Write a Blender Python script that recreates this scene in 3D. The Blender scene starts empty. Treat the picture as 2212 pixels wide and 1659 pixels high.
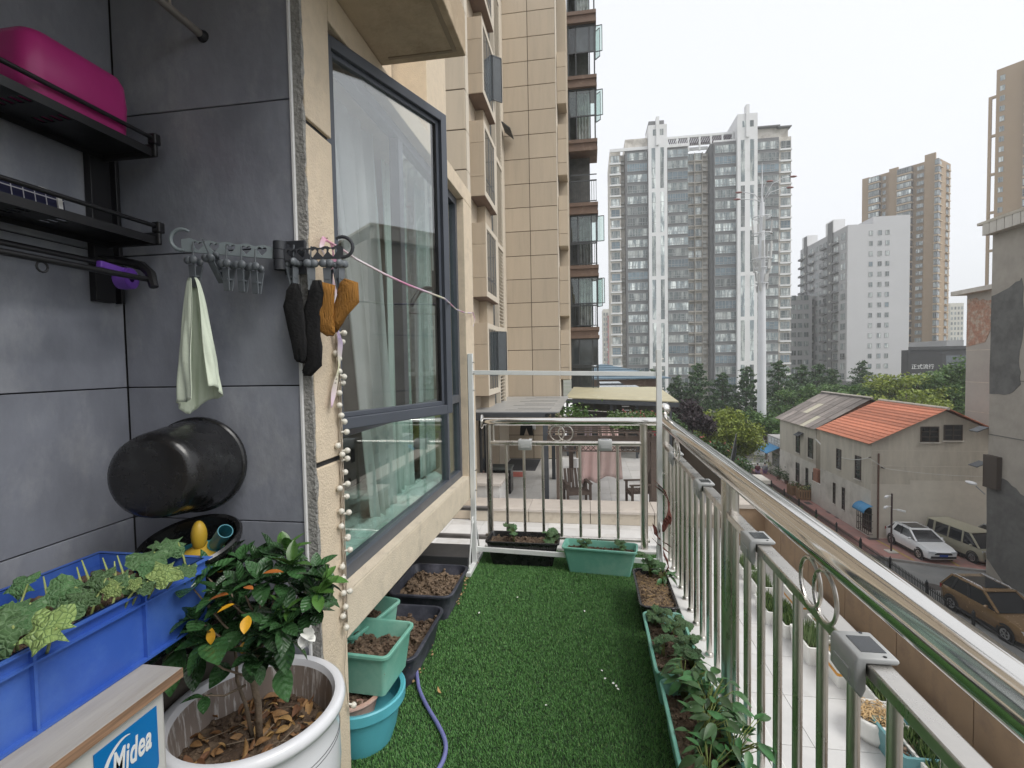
import bpy, bmesh, math, random
import numpy as np
from mathutils import Vector, Matrix, Euler

random.seed(7)
SC = bpy.context.scene
COL = SC.collection
R = math.radians

# ---------------------------------------------------------------- camera
EYE = 1.62                                   # camera height above the balcony turf
FPX, CX, CY = 1065.2, 1106.0, 829.5          # focal length / centre in a 2212 x 1659 pixel frame

def _rot(yaw, pitch, roll):
    cyw, syw = math.cos(yaw), math.sin(yaw)
    A = np.array([[cyw, syw, 0], [0, 0, -1], [-syw, cyw, 0]])
    P = np.array([[1, 0, 0], [0, math.cos(pitch), -math.sin(pitch)], [0, math.sin(pitch), math.cos(pitch)]])
    c, s = math.cos(roll), math.sin(roll)
    return np.array([[c, -s, 0], [s, c, 0], [0, 0, 1]]) @ P @ A
MC = _rot(R(8.856), R(2.293), R(-1.035))

def at(px, py, ax, val):
    """point seen at pixel (px,py) on the plane where coordinate ax equals val"""
    d = MC.T @ np.array([(px - CX) / FPX, (py - CY) / FPX, 1.0])
    if ax == 2:
        val = val - EYE
    p = d * (val / d[ax])
    return Vector((p[0], p[1], p[2] + EYE))

cam = bpy.data.cameras.new("camera")
cam.sensor_width = 36.0
cam.lens = 36.0 * FPX / 2212.0
cam.clip_start = 0.03
cam.clip_end = 3000
camo = bpy.data.objects.new("camera", cam)
COL.objects.link(camo)
camo.matrix_world = Matrix(((MC[0][0], -MC[1][0], -MC[2][0], 0), (MC[0][1], -MC[1][1], -MC[2][1], 0),
                            (MC[0][2], -MC[1][2], -MC[2][2], EYE), (0, 0, 0, 1)))
SC.camera = camo

# ---------------------------------------------------------------- sky, sun, exposure (bright overcast day)
SUN_EL, SUN_AZ = R(52), R(118)               # azimuth measured clockwise from +Y
w = bpy.data.worlds.new("World")
SC.world = w
w.use_nodes = True
nt = w.node_tree
bg = nt.nodes["Background"]
sky = nt.nodes.new("ShaderNodeTexSky")
sky.sky_type = 'NISHITA'
sky.sun_disc = False
sky.sun_elevation = SUN_EL
sky.sun_rotation = SUN_AZ
sky.dust_density = 6.0
sky.air_density = 1.0
hs = nt.nodes.new("ShaderNodeHueSaturation")
hs.inputs["Saturation"].default_value = 0.18
nt.links.new(sky.outputs[0], hs.inputs["Color"])
mx = nt.nodes.new("ShaderNodeMix")
mx.data_type = 'RGBA'
mx.inputs[0].default_value = 0.8             # cloud cover: an even white deck over the clear sky
nt.links.new(hs.outputs[0], mx.inputs[6])
mx.inputs[7].default_value = (8.0, 8.2, 8.55, 1)
nt.links.new(mx.outputs[2], bg.inputs["Color"])
bg.inputs["Strength"].default_value = 0.1
sun = bpy.data.lights.new("sun", 'SUN')
sun.energy = 1.5
sun.angle = R(30)
sun.color = (1.0, 0.97, 0.92)
suno = bpy.data.objects.new("sun", sun)
COL.objects.link(suno)
sd = Vector((math.sin(SUN_AZ) * math.cos(SUN_EL), math.cos(SUN_AZ) * math.cos(SUN_EL), math.sin(SUN_EL)))
suno.rotation_euler = sd.to_track_quat('Z', 'Y').to_euler()
suno.location = sd * 60
vs = SC.view_settings
vs.view_transform = 'Standard'
vs.look = 'None'
vs.exposure = 0.5
vs.gamma = 1.0
vs.use_curve_mapping = False
SC.cycles.max_bounces = 7
SC.cycles.diffuse_bounces = 3
SC.cycles.glossy_bounces = 4
SC.cycles.transmission_bounces = 6
SC.cycles.transparent_max_bounces = 12
SC.cycles.caustics_reflective = False
SC.cycles.caustics_refractive = False
SC.cycles.use_denoising = True

# ---------------------------------------------------------------- materials
MATS = {}
def srgb(*c):
    return tuple((x / 255 / 12.92 if x / 255 <= 0.04045 else ((x / 255 + 0.055) / 1.055) ** 2.4) for x in c)

def mat(name, col, rough=0.6, metal=0.0, var=0.12, scale=6.0, bump=0.0, bscale=60.0, rnd=0.0, huernd=0.0,
        col2=None, c2lo=0.45, c2hi=0.6, c2scale=3.0, stretch=(1, 1, 1), spec=0.5, sss=0.0, trans=0.0, coat=0.0,
        alpha=1.0, space='Object', rvar=0.1):
    """procedural principled material: base colour broken up by noise, optional second colour in patches, fine bump"""
    if name in MATS:
        return MATS[name]
    m = bpy.data.materials.new(name)
    m.use_nodes = True
    t = m.node_tree
    N, L = t.nodes, t.links
    b = N["Principled BSDF"]
    tc = N.new("ShaderNodeTexCoord")
    mp = N.new("ShaderNodeMapping")
    mp.inputs["Scale"].default_value = stretch
    L.new(tc.outputs[space], mp.inputs[0])
    if rnd or huernd:
        oi = N.new("ShaderNodeObjectInfo")
        ad = N.new("ShaderNodeVectorMath"); ad.operation = 'MULTIPLY_ADD'
        cmb = N.new("ShaderNodeCombineXYZ")
        for i in range(3):
            L.new(oi.outputs["Random"], cmb.inputs[i])
        ad.inputs[1].default_value = (37, 53, 71)
        L.new(cmb.outputs[0], ad.inputs[0]); L.new(mp.outputs[0], ad.inputs[2])
        vec = ad.outputs[0]
    else:
        vec = mp.outputs[0]
    n1 = N.new("ShaderNodeTexNoise")
    n1.inputs["Scale"].default_value = scale
    n1.inputs["Detail"].default_value = 6
    n1.inputs["Roughness"].default_value = 0.65
    L.new(vec, n1.inputs["Vector"])
    rmp = N.new("ShaderNodeMapRange")
    rmp.inputs[1].default_value = 0.3; rmp.inputs[2].default_value = 0.7
    rmp.inputs[3].default_value = 1 - var; rmp.inputs[4].default_value = 1 + var
    L.new(n1.outputs["Fac"], rmp.inputs[0])
    src = None
    if col2 is not None:
        n2 = N.new("ShaderNodeTexNoise")
        n2.inputs["Scale"].default_value = c2scale
        n2.inputs["Detail"].default_value = 7
        n2.inputs["Roughness"].default_value = 0.7
        L.new(vec, n2.inputs["Vector"])
        r2 = N.new("ShaderNodeMapRange")
        r2.inputs[1].default_value = c2lo; r2.inputs[2].default_value = c2hi
        L.new(n2.outputs["Fac"], r2.inputs[0])
        m2 = N.new("ShaderNodeMix"); m2.data_type = 'RGBA'
        m2.inputs[6].default_value = (*col, 1); m2.inputs[7].default_value = (*col2, 1)
        L.new(r2.outputs[0], m2.inputs[0])
        src = m2.outputs[2]
    hv = N.new("ShaderNodeHueSaturation")
    if src is None:
        hv.inputs["Color"].default_value = (*col, 1)
    else:
        L.new(src, hv.inputs["Color"])
    if rnd:
        ma = N.new("ShaderNodeMath"); ma.operation = 'MULTIPLY_ADD'
        ma.inputs[1].default_value = 2 * rnd; ma.inputs[2].default_value = 1 - rnd
        L.new(oi.outputs["Random"], ma.inputs[0])
        mm = N.new("ShaderNodeMath"); mm.operation = 'MULTIPLY'
        L.new(ma.outputs[0], mm.inputs[0]); L.new(rmp.outputs[0], mm.inputs[1])
        L.new(mm.outputs[0], hv.inputs["Value"])
    else:
        L.new(rmp.outputs[0], hv.inputs["Value"])
    if huernd:
        mh = N.new("ShaderNodeMath"); mh.operation = 'MULTIPLY_ADD'
        mh.inputs[1].default_value = 2 * huernd; mh.inputs[2].default_value = 0.5 - huernd
        L.new(oi.outputs["Random"], mh.inputs[0]); L.new(mh.outputs[0], hv.inputs["Hue"])
    L.new(hv.outputs[0], b.inputs["Base Color"])
    rr = N.new("ShaderNodeMapRange")
    rr.inputs[1].default_value = 0.3; rr.inputs[2].default_value = 0.7
    rr.inputs[3].default_value = max(0.02, rough - rvar); rr.inputs[4].default_value = min(1, rough + rvar)
    L.new(n1.outputs["Fac"], rr.inputs[0]); L.new(rr.outputs[0], b.inputs["Roughness"])
    b.inputs["Metallic"].default_value = metal
    b.inputs["Specular IOR Level"].default_value = spec
    if coat:
        b.inputs["Coat Weight"].default_value = coat
        b.inputs["Coat Roughness"].default_value = 0.05
    if trans:
        b.inputs["Transmission Weight"].default_value = trans
    if sss:
        b.inputs["Subsurface Weight"].default_value = sss
        b.inputs["Subsurface Radius"].default_value = (0.01, 0.01, 0.01)
    if alpha < 1:
        b.inputs["Alpha"].default_value = alpha
    if bump:
        n3 = N.new("ShaderNodeTexNoise")
        n3.inputs["Scale"].default_value = bscale
        n3.inputs["Detail"].default_value = 4
        L.new(vec, n3.inputs["Vector"])
        bp = N.new("ShaderNodeBump")
        bp.inputs["Strength"].default_value = min(1, bump)
        bp.inputs["Distance"].default_value = 0.01 * max(1, bump)
        L.new(n3.outputs["Fac"], bp.inputs["Height"]); L.new(bp.outputs[0], b.inputs["Normal"])
    MATS[name] = m
    return m

def glass(name, tint=(0.75, 0.85, 0.82), refl=1.0, thru=0.75, rough=0.0, r0=0.06):
    """window pane: clear tinted body with Fresnel reflection"""
    if name in MATS:
        return MATS[name]
    m = bpy.data.materials.new(name); m.use_nodes = True
    t = m.node_tree; N, L = t.nodes, t.links
    for n in list(N):
        N.remove(n)
    o = N.new("ShaderNodeOutputMaterial")
    tr = N.new("ShaderNodeBsdfTransparent"); tr.inputs[0].default_value = (*[x * thru for x in tint], 1)
    gl = N.new("ShaderNodeBsdfGlossy"); gl.inputs["Roughness"].default_value = rough
    gl.inputs["Color"].default_value = (refl, refl, refl, 1)
    geo = N.new("ShaderNodeNewGeometry")
    dt = N.new("ShaderNodeVectorMath"); dt.operation = 'DOT_PRODUCT'
    L.new(geo.outputs["Normal"], dt.inputs[0]); L.new(geo.outputs["Incoming"], dt.inputs[1])
    ab = N.new("ShaderNodeMath"); ab.operation = 'ABSOLUTE'; L.new(dt.outputs["Value"], ab.inputs[0])
    om = N.new("ShaderNodeMath"); om.operation = 'SUBTRACT'; om.inputs[0].default_value = 1.0; L.new(ab.outputs[0], om.inputs[1])
    pw = N.new("ShaderNodeMath"); pw.operation = 'POWER'; pw.inputs[1].default_value = 5.0; L.new(om.outputs[0], pw.inputs[0])
    mu = N.new("ShaderNodeMath"); mu.operation = 'MULTIPLY_ADD'; mu.use_clamp = True
    mu.inputs[1].default_value = 1 - r0; mu.inputs[2].default_value = r0
    L.new(pw.outputs[0], mu.inputs[0])
    mi = N.new("ShaderNodeMixShader")
    L.new(mu.outputs[0], mi.inputs[0]); L.new(tr.outputs[0], mi.inputs[1]); L.new(gl.outputs[0], mi.inputs[2])
    L.new(mi.outputs[0], o.inputs[0])
    MATS[name] = m
    return m

# ---------------------------------------------------------------- objects
def tag(o, label=None, cat=None, group=None, kind=None):
    if label: o["label"] = label
    if cat: o["category"] = cat
    if group: o["group"] = group
    if kind: o["kind"] = kind
    return o

def wloc(o):
    v = Vector((0, 0, 0))
    while o is not None:
        v = v + o.location
        o = o.parent
    return v

def thing(name, loc, label, cat, group=None):
    o = bpy.data.objects.new(name, None)
    o.empty_display_size = 0.1
    COL.objects.link(o)
    o.location = loc
    return tag(o, label, cat, group)

def obj(name, me, parent=None, loc=(0, 0, 0), rot=None, scale=None, m=None):
    """link a mesh (shared data allowed) with a local transform"""
    o = bpy.data.objects.new(name, me)
    COL.objects.link(o)
    o.parent = parent
    o.location = loc
    if rot is not None:
        o.rotation_euler = rot
    if scale is not None:
        o.scale = scale if hasattr(scale, '__len__') else (scale,) * 3
    if m is not None and not me.materials:
        me.materials.append(m)
    return o

def copy_tree(o, loc, rotz=0, scale=None):
    r = o.copy(); COL.objects.link(r)
    r.location = loc
    r.rotation_euler = (o.rotation_euler[0], o.rotation_euler[1], rotz)
    if scale: r.scale = (scale,) * 3
    for c in list(o.children):
        k = c.copy(); COL.objects.link(k); k.parent = r
        for g in list(c.children):
            q = g.copy(); COL.objects.link(q); q.parent = k
    return r

class MB:
    """collects geometry in world coordinates and links it as ONE mesh object"""
    def __init__(s):
        s.v, s.f = [], []
    def add(s, vs_, fs_):
        n = len(s.v)
        s.v.extend([tuple(q) for q in vs_]); s.f.extend([tuple(i + n for i in q) for q in fs_])
        return s
    def box(s, x0, x1, y0, y1, z0, z1):
        vs_ = [(x0, y0, z0), (x1, y0, z0), (x1, y1, z0), (x0, y1, z0), (x0, y0, z1), (x1, y0, z1), (x1, y1, z1), (x0, y1, z1)]
        return s.add(vs_, [(0, 3, 2, 1), (4, 5, 6, 7), (0, 1, 5, 4), (1, 2, 6, 5), (2, 3, 7, 6), (3, 0, 4, 7)])
    def obox(s, c, ex, ey, ez):
        """box from centre and three half-extent vectors"""
        c, ex, ey, ez = Vector(c), Vector(ex), Vector(ey), Vector(ez)
        vs_ = [c + a * ex + b * ey + d * ez for d in (-1, 1) for a, b in ((-1, -1), (1, -1), (1, 1), (-1, 1))]
        return s.add(vs_, [(0, 3, 2, 1), (4, 5, 6, 7), (0, 1, 5, 4), (1, 2, 6, 5), (2, 3, 7, 6), (3, 0, 4, 7)])
    def bar(s, a, b, w, h, up=(0, 0, 1)):
        """square bar of section w x h from a to b"""
        a, b = Vector(a), Vector(b)
        d = b - a; l = d.length; d.normalize()
        u = Vector(up)
        if abs(d.dot(u)) > 0.98: u = Vector((1, 0, 0))
        sx = d.cross(u).normalized(); sz = sx.cross(d).normalized()
        return s.obox((a + b) / 2, d * l / 2, sx * w / 2, sz * h / 2)
    def tube(s, pts, r, n=10, cap=True, closed=False):
        pts = [Vector(p) for p in pts]; m = len(pts)
        rs = r if hasattr(r, '__len__') else [r] * m
        base = len(s.v); u = None
        for i, p in enumerate(pts):
            if closed: d = pts[(i + 1) % m] - pts[i - 1]
            else: d = pts[min(i + 1, m - 1)] - pts[max(i - 1, 0)]
            if d.length < 1e-9: d = Vector((0, 0, 1))
            d.normalize()
            if u is None:
                u = d.orthogonal().normalized()
            u = (u - d * u.dot(d))
            if u.length < 1e-6: u = d.orthogonal()
            u.normalize(); v = d.cross(u)
            for k in range(n):
                a = 2 * math.pi * k / n
                s.v.append(tuple(p + (u * math.cos(a) + v * math.sin(a)) * rs[i]))
        for i in range(m if closed else m - 1):
            for k in range(n):
                a0 = base + i * n + k; a1 = base + i * n + (k + 1) % n
                b0 = base + ((i + 1) % m) * n + k; b1 = base + ((i + 1) % m) * n + (k + 1) % n
                s.f.append((a0, a1, b1, b0))
        if cap and not closed:
            s.f.append(tuple(base + k for k in range(n - 1, -1, -1)))
            s.f.append(tuple(base + (m - 1) * n + k for k in range(n)))
        return s
    def lathe(s, prof, c=(0, 0, 0), n=32, axis=None, capb=False, capt=False, sx=1, sy=1):
        """prof: list of (radius, height); axis: direction of the turning axis"""
        c = Vector(c)
        M3 = Matrix.Identity(3) if axis is None else Vector((0, 0, 1)).rotation_difference(Vector(axis)).to_matrix()
        base = len(s.v)
        for (r, h) in prof:
            for k in range(n):
                a = 2 * math.pi * k / n
                s.v.append(tuple(c + M3 @ Vector((r * math.cos(a) * sx, r * math.sin(a) * sy, h))))
        for i in range(len(prof) - 1):
            for k in range(n):
                s.f.append((base + i * n + k, base + i * n + (k + 1) % n, base + (i + 1) * n + (k + 1) % n, base + (i + 1) * n + k))
        if capb: s.f.append(tuple(base + k for k in range(n - 1, -1, -1)))
        if capt: s.f.append(tuple(base + (len(prof) - 1) * n + k for k in range(n)))
        return s
    def prism(s, poly, vec):
        """closed polygon (3-D points) extruded along vec"""
        poly = [Vector(p) for p in poly]; n = len(poly); vec = Vector(vec)
        vs_ = poly + [p + vec for p in poly]
        fs_ = [tuple(range(n - 1, -1, -1)), tuple(range(n, 2 * n))]
        fs_ += [(i, (i + 1) % n, n + (i + 1) % n, n + i) for i in range(n)]
        return s.add(vs_, fs_)
    def ball(s, c, r, nu=10, nv=7, sc=(1, 1, 1)):
        c = Vector(c); base = len(s.v)
        s.v.append((c.x, c.y, c.z - r * sc[2]))
        for i in range(1, nv):
            th = math.pi * i / nv
            for k in range(nu):
                ph = 2 * math.pi * k / nu
                s.v.append((c.x + r * sc[0] * math.sin(th) * math.cos(ph), c.y + r * sc[1] * math.sin(th) * math.sin(ph), c.z - r * sc[2] * math.cos(th)))
        s.v.append((c.x, c.y, c.z + r * sc[2])); top = len(s.v) - 1
        for k in range(nu):
            s.f.append((base, base + 1 + (k + 1) % nu, base + 1 + k))
            s.f.append((top, base + 1 + (nv - 2) * nu + k, base + 1 + (nv - 2) * nu + (k + 1) % nu))
        for i in range(nv - 2):
            for k in range(nu):
                a = base + 1 + i * nu
                s.f.append((a + k, a + (k + 1) % nu, a + nu + (k + 1) % nu, a + nu + k))
        return s
    def grid(s, fn, nu, nv):
        """surface fn(u,v) with u,v in 0..1"""
        base = len(s.v)
        for j in range(nv + 1):
            for i in range(nu + 1):
                s.v.append(tuple(fn(i / nu, j / nv)))
        for j in range(nv):
            for i in range(nu):
                a = base + j * (nu + 1) + i
                s.f.append((a, a + 1, a + nu + 2, a + nu + 1))
        return s
    def mesh(s, name, m=None, smooth=False, bevel=0.0, seg=2, org=(0, 0, 0)):
        me = bpy.data.meshes.new(name)
        o = Vector(org)
        me.from_pydata([(a - o.x, b - o.y, c - o.z) for a, b, c in s.v], [], s.f)
        if bevel:
            bm = bmesh.new(); bm.from_mesh(me)
            bmesh.ops.remove_doubles(bm, verts=bm.verts, dist=1e-6)
            ed = [e for e in bm.edges if len(e.link_faces) == 2 and e.calc_face_angle(0) > 0.6]
            bmesh.ops.bevel(bm, geom=ed, offset=bevel, segments=seg, affect='EDGES', profile=0.5, clamp_overlap=True)
            bm.to_mesh(me); bm.free()
        if m is not None:
            me.materials.append(m)
        if smooth:
            me.polygons.foreach_set("use_smooth", [True] * len(me.polygons))
            if smooth != 'all':
                me.set_sharp_from_angle(angle=R(smooth if not isinstance(smooth, bool) else 40))
        me.update()
        return me
    def build(s, name, m, parent=None, smooth=False, bevel=0.0, seg=2, org=None):
        """origin: the parent's own, or org"""
        pw = wloc(parent) if parent is not None else Vector((0, 0, 0))
        o0 = Vector(org) if org is not None else pw
        me = s.mesh(name, m, smooth, bevel, seg, o0)
        o = obj(name, me, parent, o0 - pw)
        return o
    def solid(s, th):
        """give an open sheet a thickness (offset copy along vertex normals), for cloth and shells"""
        me = bpy.data.meshes.new("tmp"); me.from_pydata(s.v, [], s.f); me.update()
        nr = [Vector(v.normal) for v in me.vertices]
        bm = bmesh.new(); bm.from_mesh(me)
        be = [(e.verts[0].index, e.verts[1].index) for e in bm.edges if len(e.link_faces) == 1]
        bm.free(); bpy.data.meshes.remove(me)
        n = len(s.v)
        s.v = s.v + [tuple(Vector(p) - nr[i] * th) for i, p in enumerate(s.v)]
        s.f = s.f + [tuple(i + n for i in reversed(q)) for q in s.f] + [(a, b, b + n, a + n) for a, b in be]
        return s

def struct(name, mb, m, **k):
    return tag(mb.build(name, m, **k), kind="structure")
# ================================================================ MATERIALS used near the camera
M_TILE = mat("slate_tile", (0.265, 0.28, 0.325), 0.42, var=0.16, scale=5, col2=(0.40, 0.41, 0.44), c2lo=0.5, c2hi=0.78, c2scale=4.5,
             stretch=(1, 1, 0.6), bump=0.25, bscale=24, rnd=0.07)
M_GROUT = mat("dark_grout", (0.03, 0.03, 0.032), 0.9)
M_STUCCO = mat("beige_stucco", (0.66, 0.555, 0.42), 0.85, var=0.07, scale=18, bump=0.45, bscale=150, col2=(0.56, 0.47, 0.36), c2lo=0.52, c2hi=0.72, c2scale=5)
M_STUCCO2 = mat("dirty_stucco", (0.66, 0.575, 0.45), 0.85, var=0.08, scale=14, bump=0.4, bscale=170, col2=(0.40, 0.35, 0.28), c2lo=0.56, c2hi=0.78, c2scale=4.2)
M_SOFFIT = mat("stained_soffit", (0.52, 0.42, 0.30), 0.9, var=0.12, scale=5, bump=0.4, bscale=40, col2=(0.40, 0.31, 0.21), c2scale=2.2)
M_MORTAR = mat("rough_mortar", (0.27, 0.265, 0.25), 0.95, var=0.3, scale=50, bump=1.0, bscale=90)
M_WHITE = mat("white_trim", (0.72, 0.72, 0.72), 0.5, var=0.06)
M_STEEL = mat("stainless_steel", (0.72, 0.70, 0.67), 0.10, metal=1.0, var=0.06, scale=14, rvar=0.06, stretch=(1, 0.15, 1))
M_STEEL2 = mat("brushed_steel", (0.62, 0.59, 0.55), 0.30, metal=1.0, var=0.12, scale=10, rvar=0.09, stretch=(1, 1, 0.25))
M_FRAME = mat("window_frame_grey", (0.075, 0.085, 0.105), 0.38, var=0.06, spec=0.5)
M_GLASS = glass("clear_pane", (0.88, 0.95, 0.93), thru=0.95, r0=0.07)
M_SASHG = glass("coated_pane", (0.92, 0.95, 0.95), thru=0.92, r0=0.17)
M_DARK = mat("dark_room", (0.22, 0.21, 0.20), 0.9)
M_CURT = mat("white_curtain", (0.78, 0.79, 0.77), 0.8, var=0.05)
M_SHEER = mat("mint_sheer", (0.70, 0.77, 0.73), 0.8, var=0.06)
M_QUILT = mat("mint_quilt", (0.62, 0.72, 0.68), 0.9, var=0.15, scale=22, bump=1.0, bscale=30)
M_CONC = mat("pale_stone", (0.66, 0.65, 0.63), 0.7, var=0.08, scale=7, col2=(0.50, 0.48, 0.45), c2lo=0.58, c2hi=0.8)
M_WMETAL = mat("white_metal", (0.74, 0.75, 0.74), 0.38, var=0.05, col2=(0.55, 0.53, 0.5), c2lo=0.62, c2hi=0.75, c2scale=20)
M_BLACKM = mat("black_metal", (0.012, 0.012, 0.014), 0.38, var=0.1)
M_BLACKP = mat("black_plastic", (0.012, 0.012, 0.013), 0.26, var=0.25, scale=14, col2=(0.035, 0.037, 0.038), c2lo=0.55, c2hi=0.75, c2scale=9, rvar=0.15)

XB, YA, XF = -1.67, 1.57, -0.95
SLAB_X, SLAB_Y, SLAB_Z = -0.545, 2.29, 3.05

# ================================================================ BALCONY DECK
struct("deck_floor", MB().box(-2.2, 0.74, -3.6, 3.66, -0.30, -0.012).box(-0.93, 0.74, 3.66, 4.36, -0.30, -0.012), M_CONC)
struct("deck_kerb", MB().box(0.56, 0.745, -1.9, 4.36, -0.012, 0.03).box(-0.93, 0.56, 4.22, 4.362, -0.012, 0.022), M_CONC, bevel=0.006)

# ================================================================ OWN BUILDING: recess walls, pilaster, bay window
block = thing("apartment_block", (-1.2, 1.6, 0), "beige stuccoed apartment front with an open grey bay window beside the balcony", "building")
MB().box(-1.9, XB - 0.012, -3.6, 1.6, -0.012, SLAB_Z).build("side_wall", M_GROUT, block)
MB().box(XB - 0.012, -0.984, YA + 0.012, YA + 0.03, -0.012, SLAB_Z).build("return_wall", M_GROUT, block)
MB().box(-2.2, 1.0, -2.8, -2.6, -0.3, 3.3).build("rear_wall", M_STUCCO2, block)
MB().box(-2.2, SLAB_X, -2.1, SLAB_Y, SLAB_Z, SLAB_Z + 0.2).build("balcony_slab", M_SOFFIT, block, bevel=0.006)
MB().box(SLAB_X - 0.05, SLAB_X - 0.03, -2.0, SLAB_Y - 0.05, SLAB_Z - 0.004, SLAB_Z + 0.05).box(-0.9, SLAB_X - 0.05, SLAB_Y - 0.06, SLAB_Y - 0.045, SLAB_Z - 0.004, SLAB_Z + 0.05).build("drip_groove", mat("groove_brown", (.30, .24, .17), .9), block)  # thin strips along the slab edges, darker brown than the soffit
rows = [0.0, 0.60, 1.08, 1.56, 2.035, 2.53, 3.035]
g = 0.0022
for i in range(6):
    z0, z1 = rows[i] + g, rows[i + 1] - g
    MB().box(XB + 0.002, -0.986, YA, YA + 0.012, z0, z1).build("tile", M_TILE, block, bevel=0.0012, seg=1, org=(-1.3, YA, z0))
    for k in range(4):
        y1 = 1.566 - 0.9 * k
        y0 = max(-1.89, y1 - 0.9 + 2 * g)
        MB().box(XB - 0.012, XB, y0, y1, z0, z1).build("tile", M_TILE, block, bevel=0.0012, seg=1, org=(XB, y0, z0))
MB().box(-0.984, -0.977, YA - 0.006, YA + 0.016, 0, 3.03).build("edge_trim", M_WHITE, block)
# ragged cement seam between the tile edge and the stucco
sm = MB(); n = 90
for side in (0,):
    a, b = [], []
    rnd = random.Random(3)
    for i in range(n + 1):
        z = 3.03 * i / n
        a.append((-0.9765, 1.5745, z))
        b.append((-0.9455, 1.589 + 0.005 * math.sin(i * 0.9) + rnd.uniform(-0.006, 0.008), z))
    for i in range(n):
        xo = rnd.uniform(-0.003, 0.003)
        m0 = (-0.9445 + xo, 1.577, a[i][2]); m1 = (-0.9445 + xo, 1.577, a[i + 1][2])
        sm.add([a[i], m0, m1, a[i + 1]], [(0, 1, 2, 3)]).add([m0, b[i], b[i + 1], m1], [(0, 1, 2, 3)])
sm.build("mortar_seam", M_MORTAR, block)
# pilaster, in blocks with dark reveal joints
for (z0, z1) in ((-0.012, 1.262), (1.282, 2.463), (2.483, 3.05)):
    MB().box(XB, XF, 1.60, 1.775, z0, z1).build("pilaster", M_STUCCO, block, bevel=0.004)
for z in (1.272, 2.473):
    MB().box(XB, XF - 0.012, 1.60, 1.765, z - 0.011, z + 0.011).build("reveal_joint", M_GROUT, block)
# bay: ledge, lintel, far jamb
ZS, ZH = 0.73, 2.92
MB().box(-1.75, XF, 1.777, 4.07, 0.55, ZS).build("window_ledge", M_STUCCO2, block, bevel=0.006)
MB().prism([(XF, 1.777, ZS + 0.001), (XF, 3.80, ZS + 0.001), (-1.012, 3.80, ZS + 0.001), (-1.012, 1.777, ZS + 0.001)], (0, 0, 0.004)).build("ledge_top", M_STUCCO2, block)
MB().box(-1.75, XF, 1.777, 4.07, ZH, 3.045).build("lintel", M_STUCCO, block, bevel=0.004)
MB().box(-1.75, XF, 3.80, 4.07, ZS + 0.002, ZH - 0.002).build("jamb", M_STUCCO, block, bevel=0.004)
MB().box(-1.75, XF - 0.002, 4.071, 4.078, 0.56, 3.04).build("reveal_joint", M_GROUT, block)
# recess above the lintel
MB().box(-1.6, -1.35, 2.3, 3.4, 3.047, 7.5).build("recess_wall", M_STUCCO, block)
MB().box(-1.6, -1.10, 3.42, 3.9, 3.047, 7.5).build("pier", M_STUCCO, block, bevel=0.004)
MB().box(-1.75, -1.6, 2.3, 4.07, 3.047, 7.5).build("recess_wall", M_STUCCO2, block)

# ---- bay window: frame, open sash, panes
win = MB().box(-1.062, -1.004, 1.778, 1.83, ZS + 0.005, ZH - 0.003).box(-1.062, -1.004, 3.745, 3.797, ZS + 0.005, ZH - 0.003) \
    .box(-1.062, -1.004, 1.83, 3.745, ZS + 0.005, ZS + 0.062).box(-1.062, -1.004, 1.83, 3.745, ZH - 0.06, ZH - 0.003) \
    .box(-1.061, -1.005, 2.60, 2.665, 1.391, ZH - 0.06).box(-1.0615, -1.0045, 1.83, 3.745, 1.33, 1.39) \
    .box(-1.061, -1.005, 3.42, 3.46, ZS + 0.062, 1.33).box(-1.061, -1.005, 3.42, 3.46, 1.39, ZH - 0.06) \
    .build("window", M_FRAME, block, bevel=0.003)
MB().box(-1.035, -1.029, 1.832, 3.418, ZS + 0.064, 1.328).build("pane", M_GLASS, win)
MB().box(-1.035, -1.029, 3.462, 3.743, ZS + 0.064, 1.328).build("pane", M_GLASS, win)
MB().box(-1.035, -1.029, 2.667, 3.418, 1.392, ZH - 0.062).build("pane", M_GLASS, win)
MB().box(-1.035, -1.029, 3.462, 3.743, 1.392, ZH - 0.062).build("pane", M_GLASS, win)
# the sash swings out about its near edge
hx, hy = -0.985, 1.785
ex, ey = -0.705, 2.50
dv = Vector((ex - hx, ey - hy, 0)); ln = dv.length; dv.normalize()
nv = Vector((dv.y, -dv.x, 0))               # outward
def sp(a, o, z):                            # along the sash, outward offset, height
    return Vector((hx, hy, 0)) + dv * a + nv * o + Vector((0, 0, z))
def sbar(mb, a0, a1, o0, o1, z0, z1):
    c = (sp(a0, o0, z0) + sp(a1, o1, z1)) / 2
    return mb.obox(c, dv * (a1 - a0) / 2, nv * (o1 - o0) / 2, Vector((0, 0, (z1 - z0) / 2)))
SZ0, SZ1 = 1.372, 2.90
s_ = MB()
for (t0, t1, o0, o1) in ((0.0, 0.045, -0.055, 0.0), (0.045, 0.066, -0.045, -0.018)):
    sbar(s_, t0, t1, o0, o1, SZ0 + t0, SZ1 - t0)
    sbar(s_, ln - t1, ln - t0, o0, o1, SZ0 + t0, SZ1 - t0)
    sbar(s_, t1, ln - t1, o0, o1, SZ0 + t0, SZ0 + t1)
    sbar(s_, t1, ln - t1, o0, o1, SZ1 - t1, SZ1 - t0)
s_.build("sash", M_FRAME, win, bevel=0.003)
sg = MB(); sbar(sg, 0.06, ln - 0.06, -0.034, -0.029, SZ0 + 0.06, SZ1 - 0.06)
sg.build("sash_pane", M_SASHG, win)
gk = MB()
for (a0, a1, z0, z1) in ((0.062, 0.068, SZ0 + .062, SZ1 - .062), (ln - .07, ln - .062, SZ0 + .062, SZ1 - .062)):
    sbar(gk, a0, a1, -0.05, -0.02, z0, z1)
gk.build("gasket", M_BLACKM, win)
hd = MB(); hz = 2.02
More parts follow.
